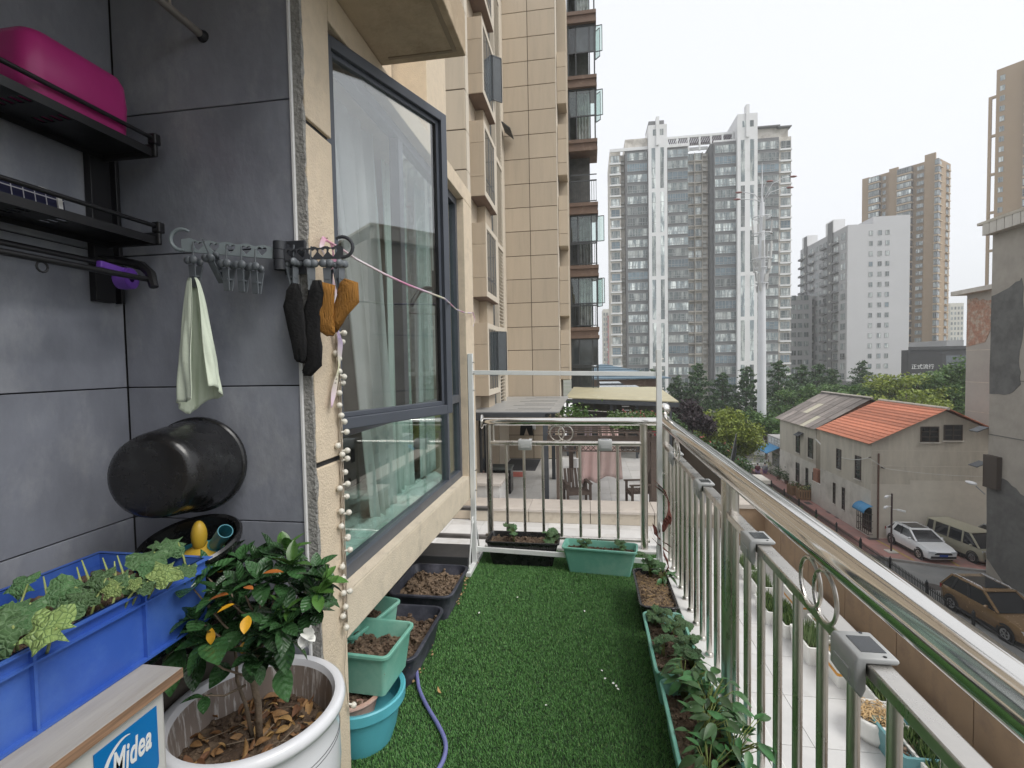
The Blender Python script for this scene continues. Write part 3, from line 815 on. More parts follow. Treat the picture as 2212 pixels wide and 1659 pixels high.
for i, (x, yy, n, lb) in enumerate(((0.36, 2.80, 13, "gourd seedling next to the straw-mulched planter"), (0.45, 2.70, 11, "gourd seedling leaning on the railing in the middle planter"), (0.46, 2.55, 13, "gourd seedling half way along the middle planter"), (0.48, 2.42, 12, "gourd seedling next to the pepper planter"), (0.36, 2.52, 4, "tiny gourd sprout at the turf side of the middle planter"))):
    seedling("gourd_seedling", Vector((x, yy, 0.135)), n, 0.06 if n > 5 else 0.03, 0.11, LL, 0.062, lb, 30 + i, SEED)
for i, (x, yy, n, h, lb) in enumerate(((0.40, 2.22, 44, 0.17, "bushy pepper plant at the far end of its green planter"), (0.47, 2.08, 40, 0.16, "bushy pepper plant second from the far end of its planter"), (0.42, 1.93, 40, 0.15, "bushy pepper plant in the middle of its green planter"), (0.50, 1.84, 30, 0.17, "pepper plant leaning out between the balusters"), (0.40, 1.76, 24, 0.12, "pepper plant at the near end of its green planter"))):
    seedling("pepper_plant", Vector((x, yy, 0.13)), n, 0.085, h, LP, 0.075, lb, 40 + i, SEED, lean=(0.25, 0))

# ================================================================ RECESS: shelf rack, basin, cloth, rod
rk = thing("wall_rack", (-1.65, 1.47, 1.9), "black metal two-tier wall rack with towel rods on the slate tiles", "rack")
for y0, y1 in ((1.445, 1.515), (1.535, 1.55), (0.42, 0.49)):
    MB().box(XB + 0.001, XB + 0.028, y0, y1, 1.86, 2.50).build("upright", M_BLACKM, rk, bevel=0.002)
for z in (2.365, 2.07):
    p = MB()
    NX, NY = 13, 70
    for i in range(NX):
        for j in range(NY):
            y0 = 0.30 + 1.19 * j / NY; y1 = 0.30 + 1.19 * (j + 1) / NY
            hole = (3 <= i <= 9 and i % 2 == 1 and (j // 3) % 4 in (0, 2) and j % 3 != 0 and ((44 <= j <= 60) or (10 <= j <= 26)))
            if not hole:
                x0 = -1.64 + 0.19 * i / NX; x1 = -1.64 + 0.19 * (i + 1) / NX
                p.add([(x0, y0, z), (x1, y0, z), (x1, y1, z), (x0, y1, z)], [(0, 1, 2, 3)])
    p.solid(0.0025)
    p.box(-1.452, -1.449, 0.30, 1.49, z - 0.02, z + 0.006).box(-1.643, -1.640, 0.30, 1.49, z - 0.02, z + 0.006)
    p.build("shelf", M_BLACKM, rk)
    MB().tube([(-1.446, 0.30, z + 0.04), (-1.446, 1.49, z + 0.04)], 0.007, 10).build("guard_rail", M_BLACKM, rk, smooth=True)
    MB().box(-1.656, -1.436, 1.49, 1.505, z - 0.022, z + 0.022).box(-1.46, -1.43, 1.485, 1.512, z + 0.018, z + 0.055).build("end_bracket", M_BLACKM, rk, bevel=0.005)
for x, z in ((-1.45, 1.925), (-1.53, 1.965), (-1.60, 1.985)):
    MB().tube([(x, 0.30, z), (x, 1.45, z)], 0.009 if x > -1.5 else 0.007, 10).build("towel_rod", M_BLACKM, rk, smooth=True)
MB().tube([(-1.62, 1.44, 2.0), (-1.56, 1.475, 1.995), (-1.49, 1.475, 1.975), (-1.45, 1.465, 1.945), (-1.435, 1.46, 1.90)], [0.012, 0.014, 0.016, 0.016, 0.014], 8).build("curved_arm", M_BLACKM, rk, smooth=True)
MB().tube([(-1.45, 1.13 + 0.014 * math.cos(a), 1.905 + 0.014 * math.sin(a)) for a in [R(k * 30) for k in range(12)]], 0.003, 6, closed=True).build("hook", M_BLACKM, rk, smooth=True)

M_MAG = mat("magenta_plastic", (0.46, 0.03, 0.20), 0.33, var=0.08, scale=4, rvar=0.05)
bs = loft(MB(), [rrect(0.15, 0.29, 0.045, 0.0, 6), rrect(0.165, 0.31, 0.05, 0.012, 6), rrect(0.17, 0.315, 0.045, 0.10, 6), rrect(0.165, 0.305, 0.045, 0.160, 6), rrect(0.15, 0.28, 0.04, 0.182, 6), rrect(0.12, 0.24, 0.04, 0.190, 6)], True, True)
o = bs.build("plastic_basin", M_MAG, smooth=50); o.location = (-1.545, 1.285, 2.37)
tag(o, "magenta plastic basin upside down on the top rack shelf", "basin")
# folded check cloth
mck = bpy.data.materials.new("navy_check"); mck.use_nodes = True
t_ = mck.node_tree; bt = t_.nodes.new("ShaderNodeTexBrick"); bt.offset = 0.0
bt.inputs["Color1"].default_value = (0.012, 0.014, 0.05, 1); bt.inputs["Color2"].default_value = (0.015, 0.016, 0.06, 1); bt.inputs["Mortar"].default_value = (0.5, 0.5, 0.55, 1)
bt.inputs["Scale"].default_value = 1; bt.inputs["Brick Width"].default_value = 0.028; bt.inputs["Row Height"].default_value = 0.045; bt.inputs["Mortar Size"].default_value = 0.0014
tc_ = t_.nodes.new("ShaderNodeTexCoord"); sx_ = t_.nodes.new("ShaderNodeSeparateXYZ"); cb_ = t_.nodes.new("ShaderNodeCombineXYZ")
t_.links.new(tc_.outputs["Object"], sx_.inputs[0]); t_.links.new(sx_.outputs[1], cb_.inputs[0])
ad_ = t_.nodes.new("ShaderNodeMath"); t_.links.new(sx_.outputs[2], ad_.inputs[0]); t_.links.new(sx_.outputs[0], ad_.inputs[1]); t_.links.new(ad_.outputs[0], cb_.inputs[1])
t_.links.new(cb_.outputs[0], bt.inputs["Vector"]); t_.links.new(bt.outputs[0], t_.nodes["Principled BSDF"].inputs["Base Color"])
t_.nodes["Principled BSDF"].inputs["Roughness"].default_value = 0.85
ck = thing("check_cloth", (-1.53, 1.0, 2.072), "folded navy cloth with white check on the lower rack shelf", "cloth")
MB().prism([(-1.62, 0.62, 2.073), (-1.47, 0.62, 2.073), (-1.475, 0.62, 2.12), (-1.53, 0.62, 2.145), (-1.62, 0.62, 2.15)], (0, 0.60, 0)).build("folded_cloth", mck, ck, bevel=0.008)
for yy in (0.80, 1.195):
    MB().prism([(-1.4655, yy, 2.0735), (-1.4700, yy, 2.121), (-1.5295, yy, 2.148), (-1.534, yy, 2.147), (-1.4735, yy, 2.119), (-1.4695, yy, 2.0735)], (0, 0.012, 0)).build("white_stripe", M_WHITE, ck)
M_PUR = mat("purple_plastic", (0.14, 0.05, 0.36), 0.4, var=0.1)
pr_ = thing("tape_roll", (-1.50, 1.40, 1.93), "purple tape roll tucked behind the rack's lower rods", "tape roll")
MB().lathe([(0.012, -0.02), (0.034, -0.02), (0.036, 0), (0.034, 0.02), (0.012, 0.02)], (-1.505, 1.425, 1.925), 20, axis=(1, 0.2, 0)).build("roll", M_PUR, pr_, smooth=True)
MB().bar((-1.50, 1.33, 1.955), (-1.50, 1.42, 1.945), 0.02, 0.022).build("grip", M_PUR, pr_, bevel=0.004)
rodm = mat("galvanised_rod", (0.34, 0.31, 0.28), 0.38, metal=0.7, var=0.1)
rp = at(440, 80, 1, YA)
dr = thing("drying_rod", (rp.x, rp.y, rp.z), "steel clothes drying rod hung under the ceiling of the recess", "rod")
MB().tube([(rp.x, YA, rp.z), (rp.x, -1.85, rp.z)], 0.0125, 12).build("rod", rodm, dr, smooth=True)
MB().lathe([(0, 0), (0.02, 0), (0.02, 0.006), (0.013, 0.02)], (rp.x, YA - 0.0005, rp.z), 16, axis=(0, -1, 0)).build("wall_cup", M_BLACKM, dr, smooth=True)
MB().tube([(rp.x, 1.43, rp.z), (rp.x, 1.43, SLAB_Z)], 0.005, 8).build("hanger_stem", rodm, dr, smooth=True)

# ---- folding hanger with clips
M_HGL = mat("hanger_grey_lit", (0.20, 0.235, 0.25), 0.45, var=0.06)  # arm that catches the light: its brightness is put into the colour
M_HGD = mat("hanger_grey_shaded", (0.035, 0.038, 0.045), 0.4, var=0.08)  # shaded copy of that grey: darker colour for other arm, hinge, plate
hg = thing("folding_hanger", (-1.01, YA, 2.0), "grey folding clip hanger screwed to the slate wall", "hanger")
hp = at(605, 552, 1, 1.53); hp = Vector((hp.x, 1.53, hp.z))
MB().box(hp.x - 0.004, hp.x + 0.075, 1.556, YA - 0.0008, hp.z - 0.06, hp.z + 0.055).build("wall_plate", M_HGD, hg, bevel=0.004)
MB().lathe([(0, -0.048), (0.021, -0.048), (0.021, -0.018), (0.0195, -0.0165), (0.0195, -0.0145), (0.021, -0.013), (0.021, 0.014), (0.0195, 0.0155), (0.0195, 0.0175), (0.021, 0.019), (0.021, 0.046), (0, 0.046)], hp, 20).box(hp.x - 0.012, hp.x + 0.02, 1.54, 1.558, hp.z - 0.04, hp.z + 0.04).build("hinge", M_HGD, hg, smooth=True)
HL = at(392, 530, 1, 1.43); HR = at(742, 545, 1, 1.575)
heart = [(0, -1), (0.55, -0.35), (0.95, 0.2), (0.8, 0.75), (0.4, 0.85), (0, 0.5), (-0.4, 0.85), (-0.8, 0.75), (-0.95, 0.2), (-0.55, -0.35)]
def arm(p0, p1, m, name, thick=0.009):
    d = (p1 - p0); L_ = d.length; d.normalize(); up = Vector((0, 0, 1)); nn = d.cross(up).normalized(); up = nn.cross(d).normalized()
    me = bpy.data.meshes.new(name); bm = bmesh.new()
    N_ = 60; top, bot = [], []
    outer = []
    for i in range(N_ + 1):
        t = i / N_
        outer.append((t * L_, 0.022 + 0.003 * math.cos(t * 5 * 2 * math.pi + math.pi)))
    # hook at the outer end
    outer_top = [(x, z * (0.9 if x < 0.9 * L_ else 1) ) for x, z in outer]
    outline = outer_top + [(L_ * 0.99, -0.012)] + [(L_ * (1 - i / 20), -0.02) for i in range(1, 21)]
    holes = [[(L_ * (0.12 + 0.175 * k) + 0.0165 * hx_, 0.002 + 0.0155 * hz_) for hx_, hz_ in heart] for k in range(5)]
    def ring(pts):
        vs_ = [bm.verts.new((x, 0, z)) for x, z in pts]
        return [bm.edges.new((vs_[i], vs_[(i + 1) % len(vs_)])) for i in range(len(vs_))]
    ed = ring(outline)
    for h in holes: ed += ring(h)
    bmesh.ops.triangle_fill(bm, use_beauty=True, use_dissolve=False, edges=ed)
    fs_ = bm.faces[:]
    ret = bmesh.ops.extrude_face_region(bm, geom=fs_)
    vv = [g_ for g_ in ret["geom"] if isinstance(g_, bmesh.types.BMVert)]
    for v in vv: v.co.y += thick
    bmesh.ops.recalc_face_normals(bm, faces=bm.faces)
    M4 = Matrix((d, nn, up)).transposed().to_4x4(); M4.translation = p0 - nn * thick / 2
    bm.transform(Matrix.Translation(-wloc(hg)) @ M4); bm.to_mesh(me); bm.free(); me.materials.append(m)
    obj(name, me, hg)
    hk = MB(); pts = []
    for k in range(13):
        a = R(-100 + 225 * k / 12)
        pts.append(p1 + d * (-0.002 + 0.034 * math.cos(a)) + up * (0.018 + 0.034 * math.sin(a)))
    hk.tube(pts, [0.006] * 11 + [0.005, 0.004], 8).build("hook", m, hg, smooth=True)
    return d, up
dL, uL = arm(hp + Vector((-0.02, -0.008, 0.008)), HL, M_HGL, "arm")
dR, uR = arm(hp + Vector((0.02, -0.004, 0.0)), HR, M_HGD, "arm")
cl = MB()
cl.prism([(-0.009, -0.004, -0.062), (0.009, -0.004, -0.062), (0.010, -0.006, -0.005), (-0.010, -0.006, -0.005)], (0, 0.003, 0))
cl.prism([(-0.009, 0.004, -0.062), (0.009, 0.004, -0.062), (0.010, 0.016, -0.005), (-0.010, 0.016, -0.005)], (0, 0.003, 0))
cl.ball((-0.008, -0.008, 0.006), 0.012, 10, 7, (1, .6, .9)).ball((0.008, -0.008, 0.006), 0.012, 10, 7, (1, .6, .9)).ball((0, 0.018, 0.004), 0.01, 8, 6, (1, .6, 1))
cl.box(-0.006, 0.006, -0.006, 0.016, -0.035, -0.031)
cl.tube([(0, 0, -0.01), (0, 0, 0.03), (0.002, 0, 0.052)], 0.002, 6)
clipm = cl.mesh("clip", mat("clip_grey", (0.13, 0.145, 0.16), 0.4, var=0.08), smooth=40)
def clip_at(px, py, yv, rotz, tilt=0):
    p = at(px, py, 1, yv)
    obj("clip", clipm, hg, p - wloc(hg), (tilt, 0, rotz), 1.28)
    return p
cL = [clip_at(px, py, yv, R(-8), ti) for px, py, yv, ti in ((418, 568, 1.434, 0), (457, 560, 1.445, 0.5), (490, 575, 1.46, 0), (522, 578, 1.475, 0), (552, 582, 1.485, 0))]
cR = [clip_at(px, py, yv, R(rz), 0) for px, py, yv, rz in ((635, 572, 1.535, 80), (672, 575, 1.545, 30), (707, 575, 1.56, 15), (735, 575, 1.57, 70))]

# ---- laundry on the hanger
M_MINT = mat("mint_cotton", (0.66, 0.73, 0.60), 0.85, var=0.05, bump=0.15, bscale=60)
M_BLKC = mat("black_knit", (0.006, 0.006, 0.007), 0.9, var=0.2, bump=0.3, bscale=120)
M_MUST = mat("mustard_knit", (0.36, 0.165, 0.03), 0.85, var=0.15, scale=10, bump=0.8, bscale=60, stretch=(5, 5, 0.4))
mb = MB(); c0 = cL[0]
def cloth(u, v):
    ang = R(-60 + 22 + 316 * u)               # open side towards the deck and the viewer
    sag = math.sin(min(1, v * 1.25) * math.pi / 2)
    rx = 0.012 + 0.058 * (v ** 0.6) * (1 + 0.10 * math.sin(3 * ang + 2 * v)); ry = 0.008 + 0.030 * sag * v ** 0.5
    fold = 0.0045 * math.sin(7 * ang + 5 * v) * v + 0.003 * math.sin(13 * ang - 9 * v) * v
    drop = 0.395 * v + 0.035 * v * math.cos(ang - 2.7) + 0.012 * v * v * math.sin(3 * ang)
    curl = 0.016 * v * max(0, 1 - min(u, 1 - u) * 9)       # hem edges roll outward
    return Vector((c0.x + 0.004 * v + (rx + fold) * math.cos(ang) + curl * .8, c0.y - 0.006 + (ry + fold) * math.sin(ang) - curl, c0.z - 0.05 - drop))
mb.grid(cloth, 84, 36).solid(0.0025)
tag(mb.build("hanging_towel", M_MINT, smooth='all'), "pale mint cloth clipped to the outer end of the hanger", "cloth")
def sock(pts, wd, th, m, label, group):
    mb = MB(); n = 16; base = 0
    P = [Vector(p) for p in pts]
    for i, p in enumerate(P):
        d = P[min(i + 1, len(P) - 1)] - P[max(i - 1, 0)]; d.y = 0; d.normalize()
        side = Vector((d.z, 0, -d.x))
        for k in range(n):
            a = 2 * math.pi * k / n
            mb.v.append(tuple(p + side * (wd[i] * 1.22 * math.cos(a) + .0025 * math.sin(3.1 * i + 4 * a)) + Vector((0, th[i] * .8 * math.sin(a) + 0.0035 * math.sin(5 * a + 1.7 * i), 0))))
    for i in range(len(P) - 1):
        for k in range(n):
            mb.f.append((i * n + k, i * n + (k + 1) % n, (i + 1) * n + (k + 1) % n, (i + 1) * n + k))
    mb.f.append(tuple(range(n - 1, -1, -1))); mb.f.append(tuple((len(P) - 1) * n + k for k in range(n)))
    return tag(mb.build("sock", m, smooth='all'), label, "sock", group)
def path(L_, yv):
    return [at(px, py, 1, yv) for px, py in L_]
sock(path([(638, 612), (636, 630), (633, 660), (640, 700), (645, 740), (650, 775), (648, 783)], 1.53), [.012, .022, .030, .026, .022, .018, .012], [.008, .012, .014, .013, .012, .011, .006], M_BLKC, "black sock hanging closest to the hanger's hinge", "laundry on the hanger")
sock(path([(682, 606), (684, 630), (676, 665), (672, 710), (675, 750), (678, 785), (664, 803), (655, 806)], 1.545), [.014, .022, .026, .026, .027, .026, .016, .006], [.008, .012, .014, .014, .014, .013, .01, .004], M_BLKC, "black sock hanging beside the mustard pair", "laundry on the hanger")
sock(path([(708, 612), (704, 630), (700, 655), (697, 680), (700, 700), (716, 716), (722, 722)], 1.555), [.020, .028, .030, .031, .030, .018, .006], [.01, .014, .015, .015, .014, .01, .004], M_MUST, "mustard ribbed sock hanging next to the black socks", "laundry on the hanger")
sock(path([(738, 612), (752, 622), (752, 645), (738, 668), (728, 690), (720, 715)], 1.565), [.016, .034, .034, .024, .018, .012], [.012, .02, .018, .014, .012, .008], M_MUST, "mustard ribbed sock with open cuff at the hanger's tip", "laundry on the hanger")

# ---- ribbon line from a nail in the pilaster to the far jamb
mrb = bpy.data.materials.new("ribbon"); mrb.use_nodes = True
t_ = mrb.node_tree; tc_ = t_.nodes.new("ShaderNodeTexCoord"); sx_ = t_.nodes.new("ShaderNodeSeparateXYZ"); t_.links.new(tc_.outputs["Object"], sx_.inputs[0])
am_ = t_.nodes.new("ShaderNodeMath"); am_.operation = 'ADD'; t_.links.new(sx_.outputs[1], am_.inputs[0]); t_.links.new(sx_.outputs[2], am_.inputs[1])
mm_ = t_.nodes.new("ShaderNodeMath"); mm_.operation = 'FRACT'; m3_ = t_.nodes.new("ShaderNodeMath"); m3_.operation = 'MULTIPLY'; m3_.inputs[1].default_value = 1.3
t_.links.new(am_.outputs[0], m3_.inputs[0]); t_.links.new(m3_.outputs[0], mm_.inputs[0])
cr_ = t_.nodes.new("ShaderNodeValToRGB"); t_.links.new(mm_.outputs[0], cr_.inputs[0])
cr_.color_ramp.elements[0].color = (0.62, 0.22, 0.38, 1); cr_.color_ramp.elements[1].color = (0.62, 0.24, 0.40, 1)
for p_, c_ in ((0.25, (0.66, 0.52, 0.62)), (0.45, (0.62, 0.62, 0.42)), (0.62, (0.52, 0.42, 0.62)), (0.8, (0.70, 0.64, 0.66))):
    e_ = cr_.color_ramp.elements.new(p_); e_.color = (*c_, 1)
t_.links.new(cr_.outputs[0], t_.nodes["Principled BSDF"].inputs["Base Color"]); t_.nodes["Principled BSDF"].inputs["Roughness"].default_value = 0.5
n0 = at(699, 516, 0, XF + 0.012); n1 = at(1021, 676, 0, XF + 0.012)
rb = thing("ribbon_line", (n0.x, n0.y, n0.z), "pink ribbon strung from the pilaster nail past the open window", "ribbon")
pts = []
ctl = [n0] + [at(px, py, 0, xv) for px, py, xv in ((735, 536, -0.86), (770, 560, -0.78), (830, 592, -0.72), (880, 615, -0.69), (960, 645, -0.66), (985, 668, -0.80), (1005, 676, -0.90))] + [n1]
for i in range(len(ctl) - 1):
    for k in range(6): pts.append(ctl[i].lerp(ctl[i + 1], k / 6))
pts.append(ctl[-1])
MB().tube(pts, 0.0045, 6).build("ribbon", mrb, rb, smooth='all')
def band(ctrl, wdt, nm):
    mb = MB(); C = [Vector(c) for c in ctrl]; P = []
    for i in range(len(C) - 1):
        for k in range(6): P.append(C[i].lerp(C[i + 1], k / 6))
    P.append(C[-1])
    for i, p in enumerate(P):
        a = 0.5 * math.sin(i * 0.55); wd = Vector((math.sin(a) * 0.6, math.cos(a), 0)) * wdt / 2
        mb.v.append(tuple(p - wd)); mb.v.append(tuple(p + wd))
    for i in range(len(P) - 1): mb.f.append((2 * i, 2 * i + 1, 2 * i + 3, 2 * i + 2))
    mb.solid(0.0012); mb.build(nm, mrb, rb, smooth='all')
ft = lambda px, py, o=0.012: at(px, py, 0, XF + o)
band([ft(699, 514, .02), ft(716, 528, .04), ft(722, 560, .03), ft(716, 590, .02), ft(722, 620, .02), ft(724, 690, .025), ft(735, 740, .03), ft(732, 790, .03), ft(722, 840, .02), ft(716, 880, .02)], 0.026, "ribbon_tail")
band([ft(700, 512, .03), ft(693, 535, .05), ft(712, 575, .05), ft(730, 570, .04)], 0.022, "ribbon_bow")
band([ft(1021, 674, .02), ft(1026, 690, .03), ft(1022, 705, .03)], 0.02, "ribbon_tail")
MB().tube([(XF - 0.01, n0.y, n0.z), (XF + 0.03, n0.y, n0.z + 0.002)], 0.0025, 6).build("nail", M_STEEL2, rb)

# ---- string lights down the pilaster edge
sl = thing("string_lights", (XF, 1.785, 0.4), "string of small frosted globe lights trailing down the pilaster edge", "string lights")
M_BULB = mat("frosted_bulb", (0.86, 0.83, 0.74), 0.18, var=0.04, trans=0.25)
M_WIRE = mat("clear_wire", (0.42, 0.36, 0.29), 0.4, var=0.15)
r_ = random.Random(11)
px0 = lambda py: 728 + (py - 715) * 0.028
wire = MB()
for s in range(5):
    P = []
    for k in range(46):
        py = 715 + (1345 - 715) * k / 45
        p = at(px0(py), py, 0, XF + 0.006)
        p.y += 0.008 * math.sin(k * 0.5 + s * 1.3); p.x += 0.004 + 0.004 * math.cos(k * 0.5 + s * 1.3)
        P.append(p)
    wire.tube(P, 0.0019, 5)
wire.tube([at(740, 1340, 0, -0.94), at(752, 1360, 0, -0.935), at(748, 1380, 0, -0.94), at(744, 1450, 0, -0.94), at(752, 1520, 0, -0.935)], 0.0014, 5)
wire.build("wire", M_WIRE, sl, smooth='all')
bulbm = MB().ball((0, 0, 0.026), 0.0118, 12, 8).lathe([(0.0035, 0.0), (0.0042, 0.012), (0.006, 0.018)], n=8, capb=True).mesh("bulb", M_BULB, smooth='all')
for k in range(34):
    py = 720 + (1345 - 720) * (k + r_.uniform(-.5, .5)) / 33
    sgn = 1 if r_.random() < 0.62 else -1
    p = at(px0(py), py, 0, XF + 0.008)
    d = Vector((r_.uniform(0.1, 0.9), 0.8 * sgn, r_.uniform(-0.5, 0.6))).normalized()
    obj("bulb", bulbm, sl, p - wloc(sl), Vector((0, 0, 1)).rotation_difference(d).to_euler())
obj("bulb", bulbm, sl, at(752, 1520, 0, -0.935) - wloc(sl), Vector((0, 0, 1)).rotation_difference(Vector((.5, .5, -.5))).to_euler())
pl = at(849, 1500, 2, 0.012)
cb = MB().tube([at(758, 1640, 2, 0.01), at(765, 1610, 2, 0.02), at(800, 1560, 2, 0.06), at(820, 1530, 2, 0.03), at(838, 1512, 2, 0.012)], 0.0016, 5)
cb.build("lead", M_WIRE, sl, smooth='all')
MB().bar(at(838, 1513, 2, 0.012), at(862, 1490, 2, 0.014), 0.016, 0.01).build("plug", M_BULB, sl, bevel=0.003)
# ================================================================ RECESS FLOOR: air conditioner, board, crate, bin, bucket, watering can
ax0 = -1.0
ac = thing("air_conditioner", (-1.3, 0.6, 0), "white air conditioner outdoor unit with blue logo plate under the plywood board", "air conditioner")
M_ACW = mat("ac_enamel", (0.55, 0.545, 0.52), 0.5, var=0.08, scale=4, col2=(0.42, 0.40, 0.36), c2lo=.56, c2hi=.75, c2scale=5)
yend = at(354, 1462, 0, ax0).y
MB().box(-1.58, ax0, 0.05, yend, 0.04, 0.872).build("casing", M_ACW, ac, bevel=0.008)
MB().box(-1.5, -1.42, 0.1, 0.9, 0, 0.04).build("foot", M_BLACKM, ac)
MB().box(-1.12, -1.04, 0.1, 0.9, 0, 0.04).build("foot", M_BLACKM, ac)
M_LOGO = mat("logo_blue", (0.0, 0.15, 0.42), 0.4, var=0.04)
M_LOGW = mat("logo_white", (0.72, 0.73, 0.72), 0.5, var=0.03)
lA, lB, lC = at(198, 1596, 0, ax0), at(334.5, 1492, 0, ax0), at(338, 1548, 0, ax0)
ly0, ly1, lz1 = lA.y, lB.y, 0.845
lz0 = lz1 - 0.15
rcn = 0.018
pts = [(ax0 + 0.001, ly0, lz0), (ax0 + 0.001, ly1 - rcn, lz0)] + [(ax0 + 0.001, ly1 - rcn + rcn * math.sin(R(a)), lz0 + rcn - rcn * math.cos(R(a))) for a in range(15, 91, 15)] + [(ax0 + 0.001, ly1, lz1), (ax0 + 0.001, ly0, lz1)]
lg = MB().prism(pts, (0.0015, 0, 0)).build("logo_plate", M_LOGO, ac)
fc = bpy.data.curves.new("logo_text", 'FONT'); fc.body = "Midea"; fc.size = 0.105; fc.shear = 0.22; fc.extrude = 0.0006; fc.offset = 0.0022; fc.space_character = 1.06
fo = bpy.data.objects.new("logo_text", fc); COL.objects.link(fo)
bpy.context.view_layer.update()
dg = bpy.context.evaluated_depsgraph_get()
lm = bpy.data.meshes.new_from_object(fo.evaluated_get(dg)); bpy.data.objects.remove(fo); lm.materials.clear(); lm.materials.append(M_LOGW)
bw = max(v.co.x for v in lm.vertices)
kx = (ly1 - ly0 - 0.052) / bw
lo = obj("logo_text", lm, lg, (0, 0, 0))
lo.matrix_local = Matrix(((0, 0, 1, ax0 + 0.0036), (kx, 0, 0, ly0 + 0.034), (0, 0.72, 0, lz0 + 0.068), (0, 0, 0, 1)))
lo.location = lo.location - wloc(lg)
arc = MB()
for k in range(24):
    a0, a1 = R(70 + 230 * k / 24), R(70 + 230 * (k + 1) / 24)
    w0, w1 = 0.0045 * math.sin(math.pi * k / 24) + 0.0008, 0.0045 * math.sin(math.pi * (k + 1) / 24) + 0.0008
    q = lambda a, dr_: (ax0 + 0.0031, ly0 + 0.055 + (0.038 + dr_) * math.cos(a) + 0.012 * math.sin(a), lz0 + 0.088 + (0.050 + dr_) * math.sin(a))
    arc.add([q(a0, -w0), q(a0, w0), q(a1, w1), q(a1, -w1)], [(0, 1, 2, 3)])
arc.build("logo_arc", M_LOGW, lg)
bdm = mat("plywood_grey", (0.36, 0.34, 0.31), 0.75, var=0.12, scale=9, stretch=(6, 0.6, 6), col2=(0.27, 0.23, 0.19), c2lo=.5, c2hi=.75, c2scale=3)
tag(MB().box(-1.62, -0.985, 0.0, at(394, 1436, 0, -0.985).y, 0.874, 0.898).build("plywood_board", bdm, bevel=0.002), "weathered plywood board lying on the air conditioner", "board")
MB_edge = MB().box(-0.985, -0.9838, 0.0, at(394, 1436, 0, -0.985).y, 0.8745, 0.8975)
_pb = bpy.data.objects["plywood_board"]
MB_edge.build("torn_edge", mat("plywood_edge", (0.25, 0.15, 0.09), 0.9, var=0.4, scale=20, stretch=(1, 0.3, 8)), _pb)
# blue crate
M_BLUE = mat("blue_crate_plastic", (0.035, 0.10, 0.42), 0.42, var=0.1, scale=5, col2=(0.06, 0.14, 0.45), c2scale=3)
cx0, cx1, cy0, cy1, cz0, cz1 = -1.476, -1.092, 0.52, 1.268, 0.899, 1.075
ct = thing("blue_crate", ((cx0 + cx1) / 2, 0.9, cz0), "blue ribbed plastic crate of soil and gourd seedlings on the plywood board", "crate")
b = MB(); tk = 0.006
b.box(cx0 + .02, cx1 - .02, cy0 + .02, cy1 - .02, cz0, cz0 + .01)
for (x0, x1, y0, y1) in ((cx0 + .014, cx0 + .02, cy0 + .014, cy1 - .014), (cx1 - .02, cx1 - .014, cy0 + .014, cy1 - .014), (cx0 + .02, cx1 - .02, cy0 + .014, cy0 + .02), (cx0 + .02, cx1 - .02, cy1 - .02, cy1 - .014)):
    b.box(x0, x1, y0, y1, cz0, cz1)
b.build("body", M_BLUE, ct)
for (z0, z1, o_) in ((cz1 - .003, cz1, 0.0), (cz1 - .034, cz1 - .029, 0.002), (cz0, cz0 + .006, 0.0)):
    f = MB()
    for (x0, x1, y0, y1) in ((cx0 + o_, cx0 + .0205, cy0 + o_, cy1 - o_), (cx1 - .0205, cx1 - o_, cy0 + o_, cy1 - o_), (cx0 + .0205, cx1 - .0205, cy0 + o_, cy0 + .0205), (cx0 + .0205, cx1 - .0205, cy1 - .0205, cy1 - o_)):
        f.box(x0, x1, y0, y1, z0, z1)
    f.build("flange", M_BLUE, ct)
for yy in (0.80, 1.05):
    MB().box(cx1 - .0145, cx1 - .003, yy - .003, yy + .003, cz0 + .005, cz1 - .002).build("rib", M_BLUE, ct)
zf = lambda x, y: 1.025 + 0.008 * math.sin(x * 60) * math.sin(y * 45) + 0.006 * math.sin(x * 130 + y * 90)
MB().grid(lambda u, v: Vector((cx0 + .021 + (cx1 - cx0 - .042) * u, cy0 + .021 + (cy1 - cy0 - .042) * v, zf(u * .38, v * .7))), 26, 46).build("soil", M_SOIL, ct, smooth='all')
crumbs(((cx0 + cx1) / 2, .9), .32, .66, 420, .005, .013, 19, lambda x, y: 1.028, M_SOIL, "soil_crumbs", ct)
gl = [(28, 1352, 82, 0), (122, 1357, 78, 1), (65, 1302, 60, 0), (133, 1307, 64, 0), (229, 1249, 46, 0), (279, 1243, 48, 0), (161, 1268, 52, 0), (203, 1272, 48, 0), (333, 1192, 62, 0), (385, 1172, 48, 0), (372, 1223, 56, 1), (349, 1221, 48, 0), (410, 1221, 36, 0), (359, 1186, 40, 0), (255, 1265, 36, 1), (320, 1255, 34, 0), (60, 1262, 46, 0), (300, 1262, 26, 1)]
gt = thing("gourd_vine", (-1.28, 0.95, 1.03), "gourd seedlings with lobed leaves sprouting in the blue crate", "plant")
sb = MB(); r_ = random.Random(2)
